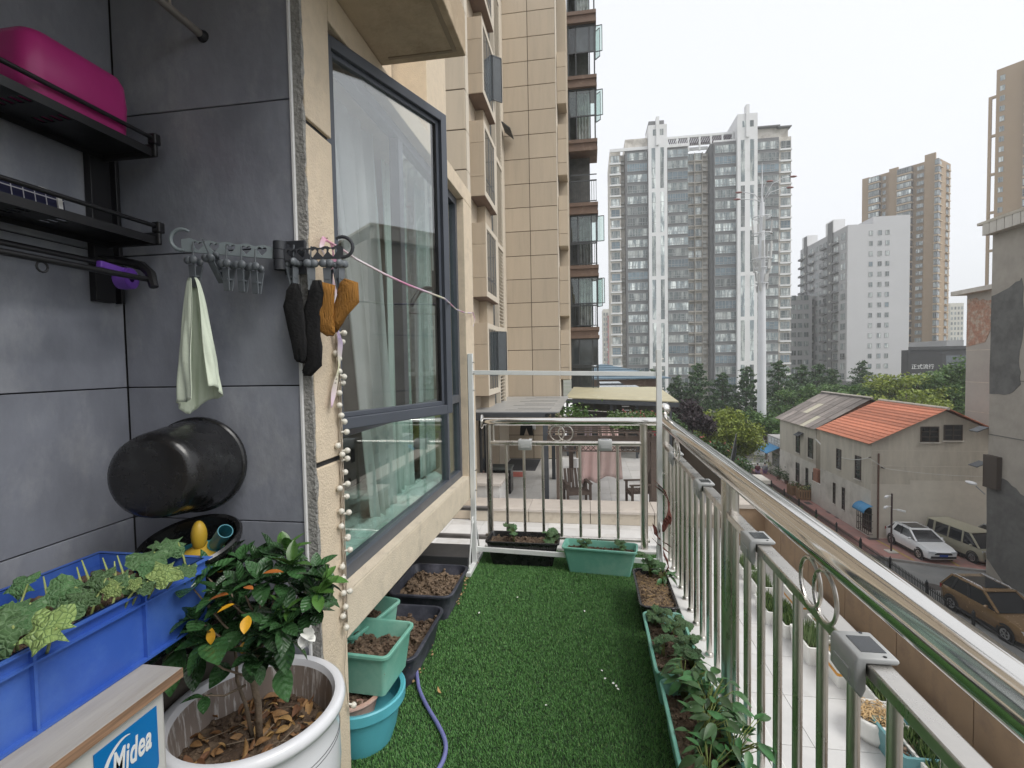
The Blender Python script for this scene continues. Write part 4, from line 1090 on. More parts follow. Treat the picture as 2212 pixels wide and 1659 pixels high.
for px, py, s, yel in gl:
    p = at(px, py, 2, 1.10 + r_.uniform(0, .03)); d_ = (p - Vector((0, 0, EYE))).length
    sz = s / FPX * d_ * 0.98
    nm = Vector((r_.uniform(0.1, .6), r_.uniform(-.7, -.1), 0.75))
    obj("leaf", (LLY if yel else LL)[0 if yel else r_.randrange(3)], gt, p - wloc(gt), face_euler(nm, r_.uniform(-1, 1) + 2.6), sz)
    q = Vector((min(max(p.x + r_.uniform(-.05, .05), cx0 + .03), cx1 - .03), min(p.y + r_.uniform(-.05, .05), cy1 - .03), 1.02))
    sb.tube([q, (q + p) / 2 + Vector((0, 0, .012)), p], [.0035, .003, .002], 5)
for px, py in ((228, 1205), (240, 1212), (258, 1200), (183, 1210), (168, 1225), (92, 1245), (260, 1230)):
    p = at(px, py, 2, 1.13); q = Vector((p.x + .01, min(p.y, cy1 - .03), 1.02))
    sb.tube([q, (p + q) / 2 + Vector((.006, 0, 0)), p + Vector((r_.uniform(-.01, .01), 0, 0))], [.004, .0035, .0015], 5)
sb.build("stem", mat("pale_stem", (0.25, 0.30, 0.10), 0.6, var=0.2), gt, smooth='all')
# tall bin, bucket leaning over it, watering can inside
tag(MB().box(-1.66, -1.27, 1.235, 1.566, 0, 0.70).build("storage_box", mat("old_crate", (.10, .085, .07), .85), bevel=.006), "dark storage box in the corner under the black bucket", "box")
bn = thing("rubber_bin", (-1.235, 1.43, 0.70), "black rubber bucket tilted open in the corner behind the blue crate", "bucket")
bax = Vector((0.02, -0.30, 1)).normalized(); bo = Vector((-1.245, 1.45, 0.735))
MB().lathe([(0.0, 0.0), (0.095, 0.0), (0.125, 0.25), (0.134, 0.345), (0.146, 0.35), (0.149, 0.365), (0.142, 0.372), (0.132, 0.366), (0.124, 0.28), (0.112, 0.12), (0.0, 0.10)], bo, 48, axis=bax).build("body", M_BLACKP, bn, smooth=True)
bc = Vector((-1.325, 1.405, 1.335)); ba = Vector((0.10, -0.96, -0.03)).normalized()
rc_ = at(428, 1003, 1, 1.485); bb_ = at(322, 1030, 1, 1.23)
ba = (bb_ - rc_); bl = ba.length; ba.normalize()
bk = thing("black_bucket", tuple(rc_), "scuffed black rubber bucket lying on its side against the slate wall", "bucket")
MB().lathe([(0.146, 0.0), (0.158, -0.004), (0.162, 0.004), (0.160, 0.016), (0.154, 0.020), (0.151, 0.04), (0.128, bl * 0.86), (0.121, bl * 0.95), (0.108, bl * 0.99), (0.098, bl), (0.0, bl * 0.99)], rc_, 48, axis=ba).build("shell", M_BLACKP, bk, smooth=True)
wc = thing("watering_can", tuple(bo + bax * .12), "yellow and teal plastic watering can lying in the black bucket", "watering can")
M_YEL = mat("yellow_plastic", (0.48, 0.31, 0.03), 0.5, var=0.12)
M_TEALC = mat("teal_can", (0.03, 0.19, 0.24), 0.4, var=0.1)
yk = at(437, 1206, 1, 1.385)
MB().lathe([(0.06, 0.0), (0.088, 0.05), (0.09, 0.15), (0.075, 0.19)], bo + bax * .125, 28, axis=bax, capb=True, capt=True).build("tank", M_TEALC, wc, smooth=True)
MB().lathe([(0.082, -0.03), (0.078, 0.0), (0.06, 0.022), (0.03, 0.038), (0.018, 0.05)], yk, 28, capb=True, capt=True).build("lid", M_YEL, wc, smooth='all')
MB().ball(at(430, 1157, 1, 1.37), 0.024, 16, 12, (0.95, 0.95, 2.0)).build("knob", M_YEL, wc, smooth='all')
s0, s1 = at(462, 1182, 1, 1.40), at(487, 1147, 1, 1.36)
dsp = (s1 - s0).normalized(); sp_l = (s1 - s0).length
MB().lathe([(0.021, -0.03), (0.021, 0.01), (0.0235, 0.012), (0.0235, 0.018), (0.021, 0.02), (0.0225, sp_l), (0.020, sp_l), (0.018, 0.0), (0, 0)], s0, 20, axis=dsp).build("filler_neck", M_TEALC, wc, smooth=True)
MB().tube([s0 + Vector((0, 0, -.005)), s0 - dsp * .03 + Vector((-.005, 0, -.02)), s0 - dsp * .05 + Vector((-.03, .0, -.05))], [0.024, 0.034, 0.045], 12).build("shoulder", M_TEALC, wc, smooth='all')

# ---- white glazed pot with gardenia
pc = Vector((-1.0, 1.302, 0)); PZ = 0.62
gp = thing("glazed_pot", (pc.x, pc.y, 0), "white glazed pot with ink motif holding a gardenia beside the air conditioner", "pot")
M_GLAZE = mat("white_glaze", (0.70, 0.71, 0.74), 0.16, var=0.05, scale=4, col2=(0.58, 0.57, 0.56), c2lo=.6, c2hi=.8, c2scale=6)
M_INNER = mat("dripped_glaze", (0.30, 0.25, 0.22), 0.45, var=0.2, scale=8, col2=(0.66, 0.64, 0.62), c2lo=0.53, c2hi=0.60, c2scale=26, stretch=(1.8, 1.8, 0.08))
MB().lathe([(0.16, 0), (0.19, 0.02), (0.225, 0.2), (0.238, 0.4), (0.236, 0.52), (0.230, 0.565), (0.236, 0.578), (0.252, 0.585), (0.257, 0.600), (0.253, 0.616), (0.243, 0.622), (0.226, 0.618)], (pc.x, pc.y, 0), 64, capb=True).build("body", M_GLAZE, gp, smooth=60)
MB().lathe([(0.226, 0.618), (0.217, 0.600)], (pc.x, pc.y, 0), 64).build("inner_lip", M_GLAZE, gp, smooth='all')
MB().lathe([(0.217, 0.600), (0.214, 0.57), (0.210, 0.52), (0.206, 0.45)], (pc.x, pc.y, 0), 64).build("inner_wall", M_INNER, gp, smooth='all')
zf2 = lambda x, y: 0.492 + 0.008 * math.sin(x * 55) * math.sin(y * 48) + 0.005 * math.sin(x * 120 + y * 97)
MB().grid(lambda u, v: Vector((pc.x + 0.210 * u * math.cos(6.2832 * v), pc.y + 0.210 * u * math.sin(6.2832 * v), zf2(u * math.cos(6.2832 * v) * .2, u * math.sin(6.2832 * v) * .2))), 10, 40).build("soil", M_SOIL, gp, smooth='all')
r_ = random.Random(8)
for k in range(130):
    a = r_.uniform(0, 6.28); rr = 0.198 * math.sqrt(r_.random())
    obj("dry_leaf", r_.choice(LD), gp, (rr * math.cos(a), rr * math.sin(a), 0.497 + r_.uniform(0, .014)), (r_.uniform(-.7, .7), r_.uniform(-.7, .7), r_.uniform(0, 6.28)), r_.uniform(.028, .055))
crumbs((pc.x, pc.y), .4, .4, 260, .004, .010, 29, lambda x, y: 0.494, M_SOIL, "soil_crumbs", gp, lambda x, y: x * x + y * y < .041)
sk = MB()
for _ in range(16):
    a = r_.uniform(0, 6.28); rr = .18 * math.sqrt(r_.random()); b_ = r_.uniform(0, 6.28); l_ = r_.uniform(.03, .08)
    q = Vector((pc.x + rr * math.cos(a), pc.y + rr * math.sin(a), .505)); q2 = q + Vector((l_ * math.cos(b_), l_ * math.sin(b_), r_.uniform(0, .02)))
    if (q2.xy - pc.xy).length < .2: sk.tube([q, q2], .0015, 5)
tag(sk.build("twig", M_BARK, gp), kind="stuff")
ik = MB()
def onpot(ang, z, r0=0.2405):
    return Vector((pc.x + r0 * math.cos(ang), pc.y + r0 * math.sin(ang), z))
for (a0, z0, am, az, n_, ph) in ((-.55, .36, .10, .06, 20, 0), (-.42, .40, .06, .05, 16, 2), (-.7, .32, .09, .05, 18, 1), (-.30, .37, .07, .07, 18, 3.3), (-.5, .44, .16, .02, 20, .6), (-.85, .35, .08, .06, 18, 4), (-.15, .33, .06, .05, 16, 1.5)):
    P = [onpot(a0 + am * math.cos(t_ * 5.2 / n_ + ph) * (1 - .4 * t_ / n_), z0 + az * math.sin(t_ * 5.2 / n_ + ph) * (1 - .4 * t_ / n_)) for t_ in range(n_)]
    ik.tube(P, [0.0009 + 0.0022 * math.sin(math.pi * t_ / n_) for t_ in range(n_)], 5)
for z in (.495, .507):
    ik.tube([onpot(6.2832 * k / 60, z, .2372) for k in range(60)], .0008, 4, closed=True)
ik.build("painted_motif", mat("ink_black", (0.02, 0.02, 0.022), 0.5), gp)

gd = thing("gardenia_shrub", (pc.x, pc.y, 0.495), "glossy dark gardenia with yellowing leaves and a white bloom in the glazed pot", "plant")
gw = wloc(gd)
trunk0 = at(560, 1592, 1, pc.y); top0 = at(545, 1465, 1, pc.y - .01); crown = at(566, 1302, 1, pc.y - .02)
trunk0.z = .495
tr = MB().tube([trunk0, at(558, 1520, 1, pc.y), top0, at(556, 1400, 1, pc.y), crown], [.0105, .0095, .009, .008, .005], 10)
tr.tube([at(545, 1590, 1, pc.y + .01), at(530, 1520, 1, pc.y + .015), at(512, 1470, 1, pc.y + .03), at(510, 1420, 1, pc.y + .02), at(500, 1350, 1, pc.y)], [.006, .0055, .005, .0045, .003], 8)
tips = []
def tip(px, py, dy, n=8, sz=1.0, young=0):
    p = at(px - 22, py + 2, 1, pc.y + dy); tips.append((p, n, sz, young))
for a in ((440, 1270, -.10), (470, 1245, -.04, 8, 1, 0), (505, 1232, .02, 9, 1, 0), (515, 1210, .10, 8, 1, 1), (545, 1222, .05, 9), (575, 1215, .10, 9), (605, 1205, .12, 9, 1, 0), (640, 1200, .06, 10, 1.0, 1), (648, 1228, -.02, 9, 1, 1), (695, 1240, .04, 9, 1, 0), (712, 1262, -.04, 10, 1, 1), (700, 1285, -.07, 9, 1, 1), (668, 1282, .02, 8), (625, 1262, -.04, 9), (585, 1262, -.06, 9), (545, 1268, -.08, 9), (505, 1285, -.09, 8), (470, 1300, -.05, 7), (430, 1315, -.08, 7), (418, 1345, -.10, 8), (452, 1338, -.12, 7), (490, 1320, -.02, 7), (540, 1312, -.02, 8), (590, 1310, .0, 8), (636, 1322, -.07, 8, 1, 1), (630, 1350, -.10, 8, 1, 0), (660, 1340, -.02, 8), (600, 1352, -.10, 7), (560, 1345, .0, 7), (520, 1345, -.03, 7), (480, 1380, -.13, 6, 1.35), (570, 1405, -.08, 7), (600, 1390, -.02, 6), (415, 1395, -.10, 4, 1.3), (640, 1378, -.05, 6), (690, 1320, -.02, 6), (450, 1405, -.10, 3, 1.0), (580, 1425, -.10, 5, .8), (466, 1500, -.12, 4, .7)):
    tip(*a)
for i, (p, n_, sz, young) in enumerate(tips):
    b0 = crown.lerp(top0, r_.uniform(.1, .9)) if i < 36 else (top0 if i < 38 else at(530, 1480, 1, pc.y))
    tr.tube([b0, b0.lerp(p, .55) + Vector((0, 0, -.015)), p], [.004, .003, .002], 6)
    out = (p - Vector((crown.x, crown.y + .02, crown.z - .10))).normalized()
    for k in range(n_):
        a = 2.4 * k + r_.uniform(-.3, .3); el = 0.15 + 0.75 * (k / n_)
        up = out; sx_v = up.orthogonal().normalized(); sy_v = up.cross(sx_v)
        d = (sx_v * math.cos(a) + sy_v * math.sin(a)) * (1.15 - .75 * k / n_) + up * (el)
        u_ = r_.random()
        me = LGY[0] if (young and k > n_ - 6) else r_.choice(LG)
        if not young and u_ < .012: me = LYE[0]
        s = .078 * sz * r_.uniform(.75, 1.2) * (1 - .3 * k / n_)
        obj("leaf", me, gd, p - gw + out * (.003 * k), aim(d, r_.uniform(-.35, .35)), s)
for k in range(70):                            # shaded leaves inside the crown
    p = crown + Vector((r_.gauss(0, .08), r_.gauss(.02, .06), r_.gauss(-.05, .06)))
    if p.y > 1.50 or p.x > crown.x + .13 or p.z < .72: continue
    obj("leaf", LG[k % 3], gd, p - gw, aim((r_.gauss(0, 1), r_.gauss(-.3, 1), r_.gauss(-.6, .5)), r_.uniform(-.5, .5)), r_.uniform(.06, .095))
for px, py, dy, me, s, dd in ((493, 1284, -.14, LOR[0], .055, (-1, -.2, -.1)), (612, 1236, -.06, LOR[0], .05, (-.8, -.5, .3)), (527, 1268, -.13, LOR[0], .035, (1, -.3, .2)), (506, 1305, -.15, LYE[0], .042, (-.8, -.5, -.2)), (536, 1330, -.16, LYE[0], .046, (.3, -.8, -.5)), (458, 1357, -.15, LYE[0], .04, (.1, -.4, -1)), (484, 1310, -.13, LYE[0], .03, (.6, -.5, .3)), (527, 1387, -.06, LYE[0], .03, (.2, -.6, -.6)), (470, 1404, -.1, LYE[0], .03, (.6, -.6, -.4))):
    obj("leaf", me, gd, at(px, py, 1, pc.y + dy) - gw, aim(dd, 0), s)
tr.build("branches", M_BARK, gd, smooth='all')
fl = at(657, 1368, 1, pc.y - .16); M_PET = mat("white_petal", (0.78, 0.78, 0.74), 0.5, var=0.04, sss=.1)
petal = leafmesh("petal", oval(0.34), M_PET, fold=0.3, curl=-0.3)
for k in range(13):
    a = 2.4 * k; e = .1 + k * .07
    obj("petal", petal, gd, fl - gw, aim(Vector((.5 + .8 * math.cos(a) * .6, -.35 + .3 * math.sin(a), -.5 + .8 * math.sin(a))), a), .040 * (1 - .02 * k))

# ================================================================ TURF AND LITTER ON IT
def np_mesh(name, V, F, m, attr=None):
    me = bpy.data.meshes.new(name)
    nv_, nf, k = len(V), len(F), F.shape[1]
    me.vertices.add(nv_); me.vertices.foreach_set("co", V.astype(np.float32).ravel())
    me.loops.add(nf * k); me.loops.foreach_set("vertex_index", F.astype(np.int32).ravel())
    me.polygons.add(nf); me.polygons.foreach_set("loop_start", np.arange(0, nf * k, k, dtype=np.int32))
    if attr is not None:
        at_ = me.attributes.new("tint", 'FLOAT', 'POINT'); at_.data.foreach_set("value", attr.astype(np.float32))
    me.update(calc_edges=True); me.materials.append(m)
    return me
def tinted(name, stops, rough=0.6, trans=0.0):
    """material whose colour follows the per-blade 'tint' attribute"""
    m = bpy.data.materials.new(name); m.use_nodes = True
    t = m.node_tree; a = t.nodes.new("ShaderNodeAttribute"); a.attribute_name = "tint"
    c = t.nodes.new("ShaderNodeValToRGB"); t.links.new(a.outputs["Fac"], c.inputs[0])
    e = c.color_ramp.elements
    e[0].position, e[0].color = stops[0][0], (*stops[0][1], 1); e[1].position, e[1].color = stops[-1][0], (*stops[-1][1], 1)
    for p_, c_ in stops[1:-1]:
        q = e.new(p_); q.color = (*c_, 1)
    b = t.nodes["Principled BSDF"]; t.links.new(c.outputs[0], b.inputs["Base Color"]); b.inputs["Roughness"].default_value = rough
    if trans:
        tl = t.nodes.new("ShaderNodeBsdfTranslucent"); t.links.new(c.outputs[0], tl.inputs[0])
        mi = t.nodes.new("ShaderNodeMixShader"); mi.inputs[0].default_value = trans
        t.links.new(b.outputs[0], mi.inputs[1]); t.links.new(tl.outputs[0], mi.inputs[2]); t.links.new(mi.outputs[0], t.nodes["Material Output"].inputs[0])
    return m
struct("turf_backing", MB().box(-1.66, 0.555, -1.0, 3.64, -0.011, -0.002).box(-0.925, 0.555, 3.641, 4.215, -0.0112, -0.0021), mat("turf_backing", (0.02, 0.045, 0.016), 0.95))
rng = np.random.default_rng(4)
N_ = 360000
bx = rng.uniform(-1.05, 0.555, N_); by = 0.55 + 3.66 * rng.random(N_) ** 1.25
keep = ~((bx < -0.925) & (by > 3.64))
bx, by = bx[keep], by[keep]; N_ = len(bx)
ang = rng.uniform(0, 2 * np.pi, N_); hh = rng.uniform(0.006, 0.013, N_); lean = rng.uniform(0.003, 0.010, N_); wd_ = rng.uniform(0.0007, 0.0012, N_)
wd_ = wd_ * (1 + by * 0.12)
dx, dy = np.cos(ang), np.sin(ang)
V = np.zeros((N_, 5, 3))
for j, (sgn, hf, lf, wf) in enumerate(((-1, 0, 0, 1), (1, 0, 0, 1), (1, .65, .35, .9), (-1, .65, .35, .9), (0, 1, 1, 0))):
    V[:, j, 0] = bx + dx * lean * lf - dy * sgn * wd_ * wf; V[:, j, 1] = by + dy * lean * lf + dx * sgn * wd_ * wf; V[:, j, 2] = -0.002 + hh * hf
base = np.arange(N_)[:, None] * 5
F = np.concatenate([base + np.array([0, 1, 2, 3]), base + np.array([3, 2, 4, 4])])
F3 = np.concatenate([base + np.array([0, 1, 2]), base + np.array([0, 2, 3]), base + np.array([3, 2, 4])])
tint = np.clip(rng.normal(0.45, 0.2, N_) + (rng.random(N_) < 0.03) * 0.35, 0, 1)
me = np_mesh("artificial_turf", V.reshape(-1, 3), F3, tinted("turf_blade", [(0, (0.035, 0.105, 0.025)), (0.5, (0.095, 0.255, 0.06)), (0.8, (0.15, 0.33, 0.09)), (1, (0.25, 0.36, 0.13))], 0.55), np.repeat(tint, 5))
tag(obj("artificial_turf", me), "short artificial turf covering the balcony floor", "turf", kind="stuff")

hs_ = thing("garden_hose", tuple(at(898, 1440, 2, 0.02)), "lilac blue rubber hose snaking over the turf", "hose")
hc = [at(px, py, 2, 0.016) for px, py in ((899, 1441), (901, 1460), (906, 1490), (922, 1525), (943, 1560), (958, 1590), (963, 1615), (958, 1640), (947, 1662), (930, 1690), (915, 1720))]
hpnt = []
for i in range(len(hc) - 1):
    p0, p1, p2, p3 = hc[max(i - 1, 0)], hc[i], hc[i + 1], hc[min(i + 2, len(hc) - 1)]
    for k in range(6):
        t = k / 6
        hpnt.append(0.5 * ((2 * p1) + (p2 - p0) * t + (2 * p0 - 5 * p1 + 4 * p2 - p3) * t * t + (3 * p1 - p0 - 3 * p2 + p3) * t ** 3))
MB().tube(hpnt, 0.0095, 12).build("hose", mat("lilac_rubber", (0.17, 0.18, 0.40), 0.45, var=0.08), hs_, smooth=True)
MB().lathe([(0.0065, 0), (0.0095, 0), (0.0097, 0.03)], hpnt[0] - (hpnt[1] - hpnt[0]).normalized() * .002, 12, axis=(hpnt[1] - hpnt[0])).build("cut_end", mat("lilac_rubber", (0, 0, 0)), hs_, smooth=True)
for px, py, s, lb in ((953, 1497, .034, "dry tan leaf lying in the middle of the turf"), (1034, 1216, .04, "curled brown leaf beside the white frame's foot")):
    o = obj("fallen_leaf", LD[1].copy(), None, at(px, py, 2, .018), (0.2, .3, 1.0), s)
    o.data.materials.clear(); o.data.materials.append(mat("tan_leaf", (0.42, 0.25, 0.10), .7, var=.2)); tag(o, lb, "leaf")
r_ = random.Random(31)
pm = leafmesh("fallen_petal", oval(0.38), M_PET, fold=.2, curl=.2)
for px, py in ((1037, 1322), (1119, 1291), (1237, 1280), (1302, 1450), (1309, 1464), (1332, 1484), (1338, 1490), (1178, 1524), (1262, 1318), (1322, 1476)):
    o = obj("fallen_petal", pm, None, at(px, py, 2, .018), (r_.uniform(-.4, .4), r_.uniform(-.4, .4), r_.uniform(0, 6)), .014)
    tag(o, "tiny white petal fallen on the turf", "petal", "white petals on the turf")
lt = MB()
for _ in range(46):
    if r_.random() < .5: px = r_.uniform(985, 1012); py = 1250 + (1005 - px) * 2.4 + r_.uniform(-12, 25)
    else: px = r_.uniform(880, 935); py = 1475 - (px - 880) * 1.7 + r_.uniform(0, 30)
    q = at(px, py, 2, .016); s = r_.uniform(.003, .009)
    lt.ball(q, s, 6, 4, (1, 1.4, .5))
tag(lt.build("dry_litter", M_STRAW), "scraps of dry leaf along the edge of the soil tubs", "litter", kind="stuff")
# maroon cloth strip tied round the frame's upright by the railing
M_MAROON = mat("maroon_cloth", (0.14, 0.045, 0.035), 0.85, var=0.25, scale=20)
mc = thing("cloth_tie", (0.54, 3.84, 0.3), "maroon cloth strip knotted round the white upright and the railing", "cloth")
def strip(ctrl, wdt, nm):
    mb = MB(); C = [Vector(c) for c in ctrl]; P = []
    for i in range(len(C) - 1):
        for k in range(5): P.append(C[i].lerp(C[i + 1], k / 5))
    P.append(C[-1])
    for i, p in enumerate(P):
        a = .7 * math.sin(i * .6); s = wdt * (.6 + .4 * math.sin(i * .45)) / 2
        mb.v.append(tuple(p + Vector((s * math.cos(a) * .7, s * math.sin(a), -s * .7)))); mb.v.append(tuple(p - Vector((s * math.cos(a) * .7, s * math.sin(a), -s * .7))))
    for i in range(len(P) - 1): mb.f.append((2 * i, 2 * i + 1, 2 * i + 3, 2 * i + 2))
    mb.solid(.003).build(nm, M_MAROON, mc, smooth='all')
q = lambda px, py, yv=3.79: at(px, py, 1, yv)
strip([q(1416, 1040), q(1432, 1055), q(1442, 1075), q(1447, 1110), q(1444, 1130)], .05, "tail")
strip([q(1418, 1052), q(1430, 1060), q(1446, 1085), q(1443, 1120), q(1430, 1145), q(1424, 1150)], .05, "wrap")
strip([q(1414, 1135), q(1420, 1160), q(1432, 1170), q(1446, 1178)], .07, "wrap")
strip([q(1412, 1165), q(1425, 1178), q(1446, 1195)], .05, "wrap")
strip([q(1430, 1185), q(1438, 1205), q(1444, 1225), q(1434, 1245)], .05, "tail")
# ================================================================ NEIGHBOURING SECTION OF THE BLOCK (clad wing, bays, balconies)
ZTF = -2.28                                   # podium terrace level
M_PANEL = mat("clad_panel", (0.475, 0.395, 0.30), 0.72, var=0.05, scale=1.2, rnd=0.06, bump=0.15, bscale=30, col2=(0.40, 0.335, 0.26), c2lo=.5, c2hi=.85, c2scale=2.0, stretch=(2.5, 2.5, .25))
M_PANELL = mat("clad_trim", (0.60, 0.535, 0.44), 0.75, var=0.05, scale=2)
M_JOINT = mat("panel_joint", (0.10, 0.08, 0.06), 0.9)
M_BROWN = mat("brown_slab", (0.155, 0.105, 0.08), 0.8, var=0.15, scale=3, col2=(0.22, 0.17, 0.14), c2lo=.55, c2hi=.75)
M_DKFR = mat("dark_window_frame", (0.055, 0.06, 0.065), 0.45)
M_DKGL = mat("dark_window_glass", (0.05, 0.06, 0.065), 0.06, var=0.4, scale=0.8, rnd=0.6, spec=0.9)
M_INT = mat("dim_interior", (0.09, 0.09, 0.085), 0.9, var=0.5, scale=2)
FL = 2.87
tw = thing("apartment_tower", (-3.0, 18, ZTF), "beige panel-clad apartment tower with projecting bays and brown balconies beyond the terrace", "building")
def slab_panels(x0, x1, yv, zs, thick, nm="panel", cols=1, gapx=0.0):
    for i in range(len(zs) - 1):
        for c in range(cols):
            a = x0 + (x1 - x0) * c / cols; b = x0 + (x1 - x0) * (c + 1) / cols
            MB().box(a + .014, b - .014, yv, yv + thick, zs[i] + .014, zs[i + 1] - .014).build(nm, M_PANEL, tw, bevel=.006, seg=1, org=(a, yv, zs[i]))
# near pier
zs = [ZTF + .967 * k for k in range(0, 18)]
MB().box(-5.2, -2.915, 12.02, 12.36, ZTF, 14.5).build("pier_core", M_JOINT, tw)
slab_panels(-5.2, -2.90, 12.0, zs, .05)
for i in range(len(zs) - 1):
    MB().box(-2.914, -2.90, 12.055, 12.36, zs[i] + .01, zs[i + 1] - .01).build("panel", M_PANELL, tw, org=(-2.9, 12, zs[i]))
MB().box(-4.2, -3.3, 12.4, 20.0, ZTF, 16.5).build("wall", M_PANEL, tw)
# projecting bays with side windows
bz = [0.71 + FL * k for k in range(5)]
for z in bz:
    z1 = z + 2.12
    by0, by1 = 14.0, 15.87
    fz = [z, z + .55, z + 1.5, z1]
    MB().box(-3.32, -2.885, by0 + .012, by1 - .012, z + .004, z1 - .004).build("bay_core", M_PANELL, tw)
    for i in range(3):
        MB().box(-3.31, -2.87, by0, by0 + .02, fz[i] + .008, fz[i + 1] - .008).build("panel", M_PANEL, tw, org=(-2.9, by0, fz[i]))
    MB().box(-3.31, -2.868, by0 + .0205, by1, z - .012, z + .01).build("bay_soffit", M_BROWN, tw)
    wn = MB()
    wn.box(-2.885, -2.862, by0 + .02, by0 + .16, z + .01, z1).box(-2.885, -2.862, by1 - .3, by1, z + .01, z1).box(-2.885, -2.862, by0 + .16, by1 - .3, z + .01, z + .17).box(-2.885, -2.862, by0 + .16, by1 - .3, z1 - .15, z1)
    wn.build("bay_face", M_PANELL, tw)
    wf = MB()
    for yy in (by0 + .16, by0 + .75, by0 + 1.15, by1 - .34):
        wf.box(-2.884, -2.876, yy, yy + .045, z + .17, z1 - .15)
    wf.box(-2.8835, -2.8765, by0 + .16, by1 - .3, z + .56, z + .60)
    w_ = wf.build("window", M_DKFR, tw)
    MB().box(-2.8845, -2.882, by0 + .18, by1 - .32, z + .19, z1 - .17).build("pane", M_DKGL, w_)
    # niche between the bays
    MB().box(-3.298, -3.05, by0 + .9, by1, z - .72, z - .02).build("niche_block", M_PANEL, tw)
for k in (0, 2):                               # two sashes standing open
    z = bz[k + 1] if k else bz[0]
    s_ = MB(); a = Vector((-2.86, 15.55, 0)); d = Vector((.24, .22, 0))
    for (p0, p1) in (((0, .6), (0, 1.95)), ((1, .6), (1, 1.95)), ((0, .6), (1, .6)), ((0, 1.95), (1, 1.95))):
        s_.bar(a + d * p0[0] + Vector((0, 0, z + p0[1])), a + d * p1[0] + Vector((0, 0, z + p1[1])), .035, .035)
    q = s_.build("open_sash", M_DKFR, tw)
    MB().prism([a + d * .04 + Vector((0, 0, z + .62)), a + d * .96 + Vector((0, 0, z + .62)), a + d * .96 + Vector((0, 0, z + 1.93)), a + d * .04 + Vector((0, 0, z + 1.93))], (.004, -.006, 0)).build("sash_pane", M_DKGL, q)
# louvred service shaft
MB().box(-3.25, -3.12, 16.2, 17.9, ZTF + 2.2, 16).build("shaft_back", M_INT, tw)
for k in range(6):
    z0 = 0.3 + FL * k - .3; lv = MB()
    for j in range(22):
        z = z0 + .12 * j + .1
        lv.prism([(-3.10, 16.66, z), (-3.01, 16.66, z + .055), (-3.01, 16.66, z + .075), (-3.10, 16.66, z + .02)], (0, 1.02, 0))
    tag(lv.build("louvre_slats", M_PANELL, tw), kind="stuff")
    MB().box(-3.12, -2.985, 16.6, 17.75, z0 - .10, z0 + .05).build("shaft_band", M_PANELL, tw)
for yy in (16.58, 17.70):
    MB().box(-3.13, -2.98, yy - .05, yy + .05, 0.0, 16).build("shaft_post", M_PANELL, tw)
MB().box(-3.36, -3.27, 17.8, 19.98, ZTF, 16).build("corner_trim", M_PANELL, tw)
# panel-clad front
MB().box(-3.3, -1.17, 20.03, 23.0, ZTF, 17.5).build("clad_core", M_JOINT, tw)
zz = [ZTF + .02, -1.3, -.55, .25]
z = .25
while z < 17:
    for h in (.98, .95, .94):
        z += h; zz.append(z)
for i in range(len(zz) - 1):
    for (a, b) in ((-3.29, -2.26), (-2.26, -1.165)):
        MB().box(a + .012, b - .012, 20.0, 20.04, zz[i] + .012, zz[i + 1] - .012).build("panel", M_PANEL, tw, bevel=.006, seg=1, org=(a, 20, zz[i]))
    MB().box(-1.172, -1.155, 20.045, 21.0, zz[i] + .01, zz[i + 1] - .01).build("panel", M_PANELL, tw, org=(-1.16, 20, zz[i]))
MB().box(-1.17, -0.80, 21.45, 23.4, 0.9, 17.5).build("wall", M_PANEL, tw)
for k in range(-1, 4):
    z = 3.58 + FL * k
    if k == -1: z = .95
    z1 = z + 2.05
    for i, (a, b) in enumerate(((z, z + .5), (z + .5, z + 1.45), (z + 1.45, z1))):
        MB().box(-1.14, -.78, 20.6, 21.45, a + .008, b - .008).build("panel", M_PANEL, tw, org=(-1.1, 20.6, a))
    MB().box(-.779, -.76, 20.65, 20.72, z, z1).box(-.779, -.76, 21.38, 21.45, z, z1).build("bay_face", M_PANELL, tw)
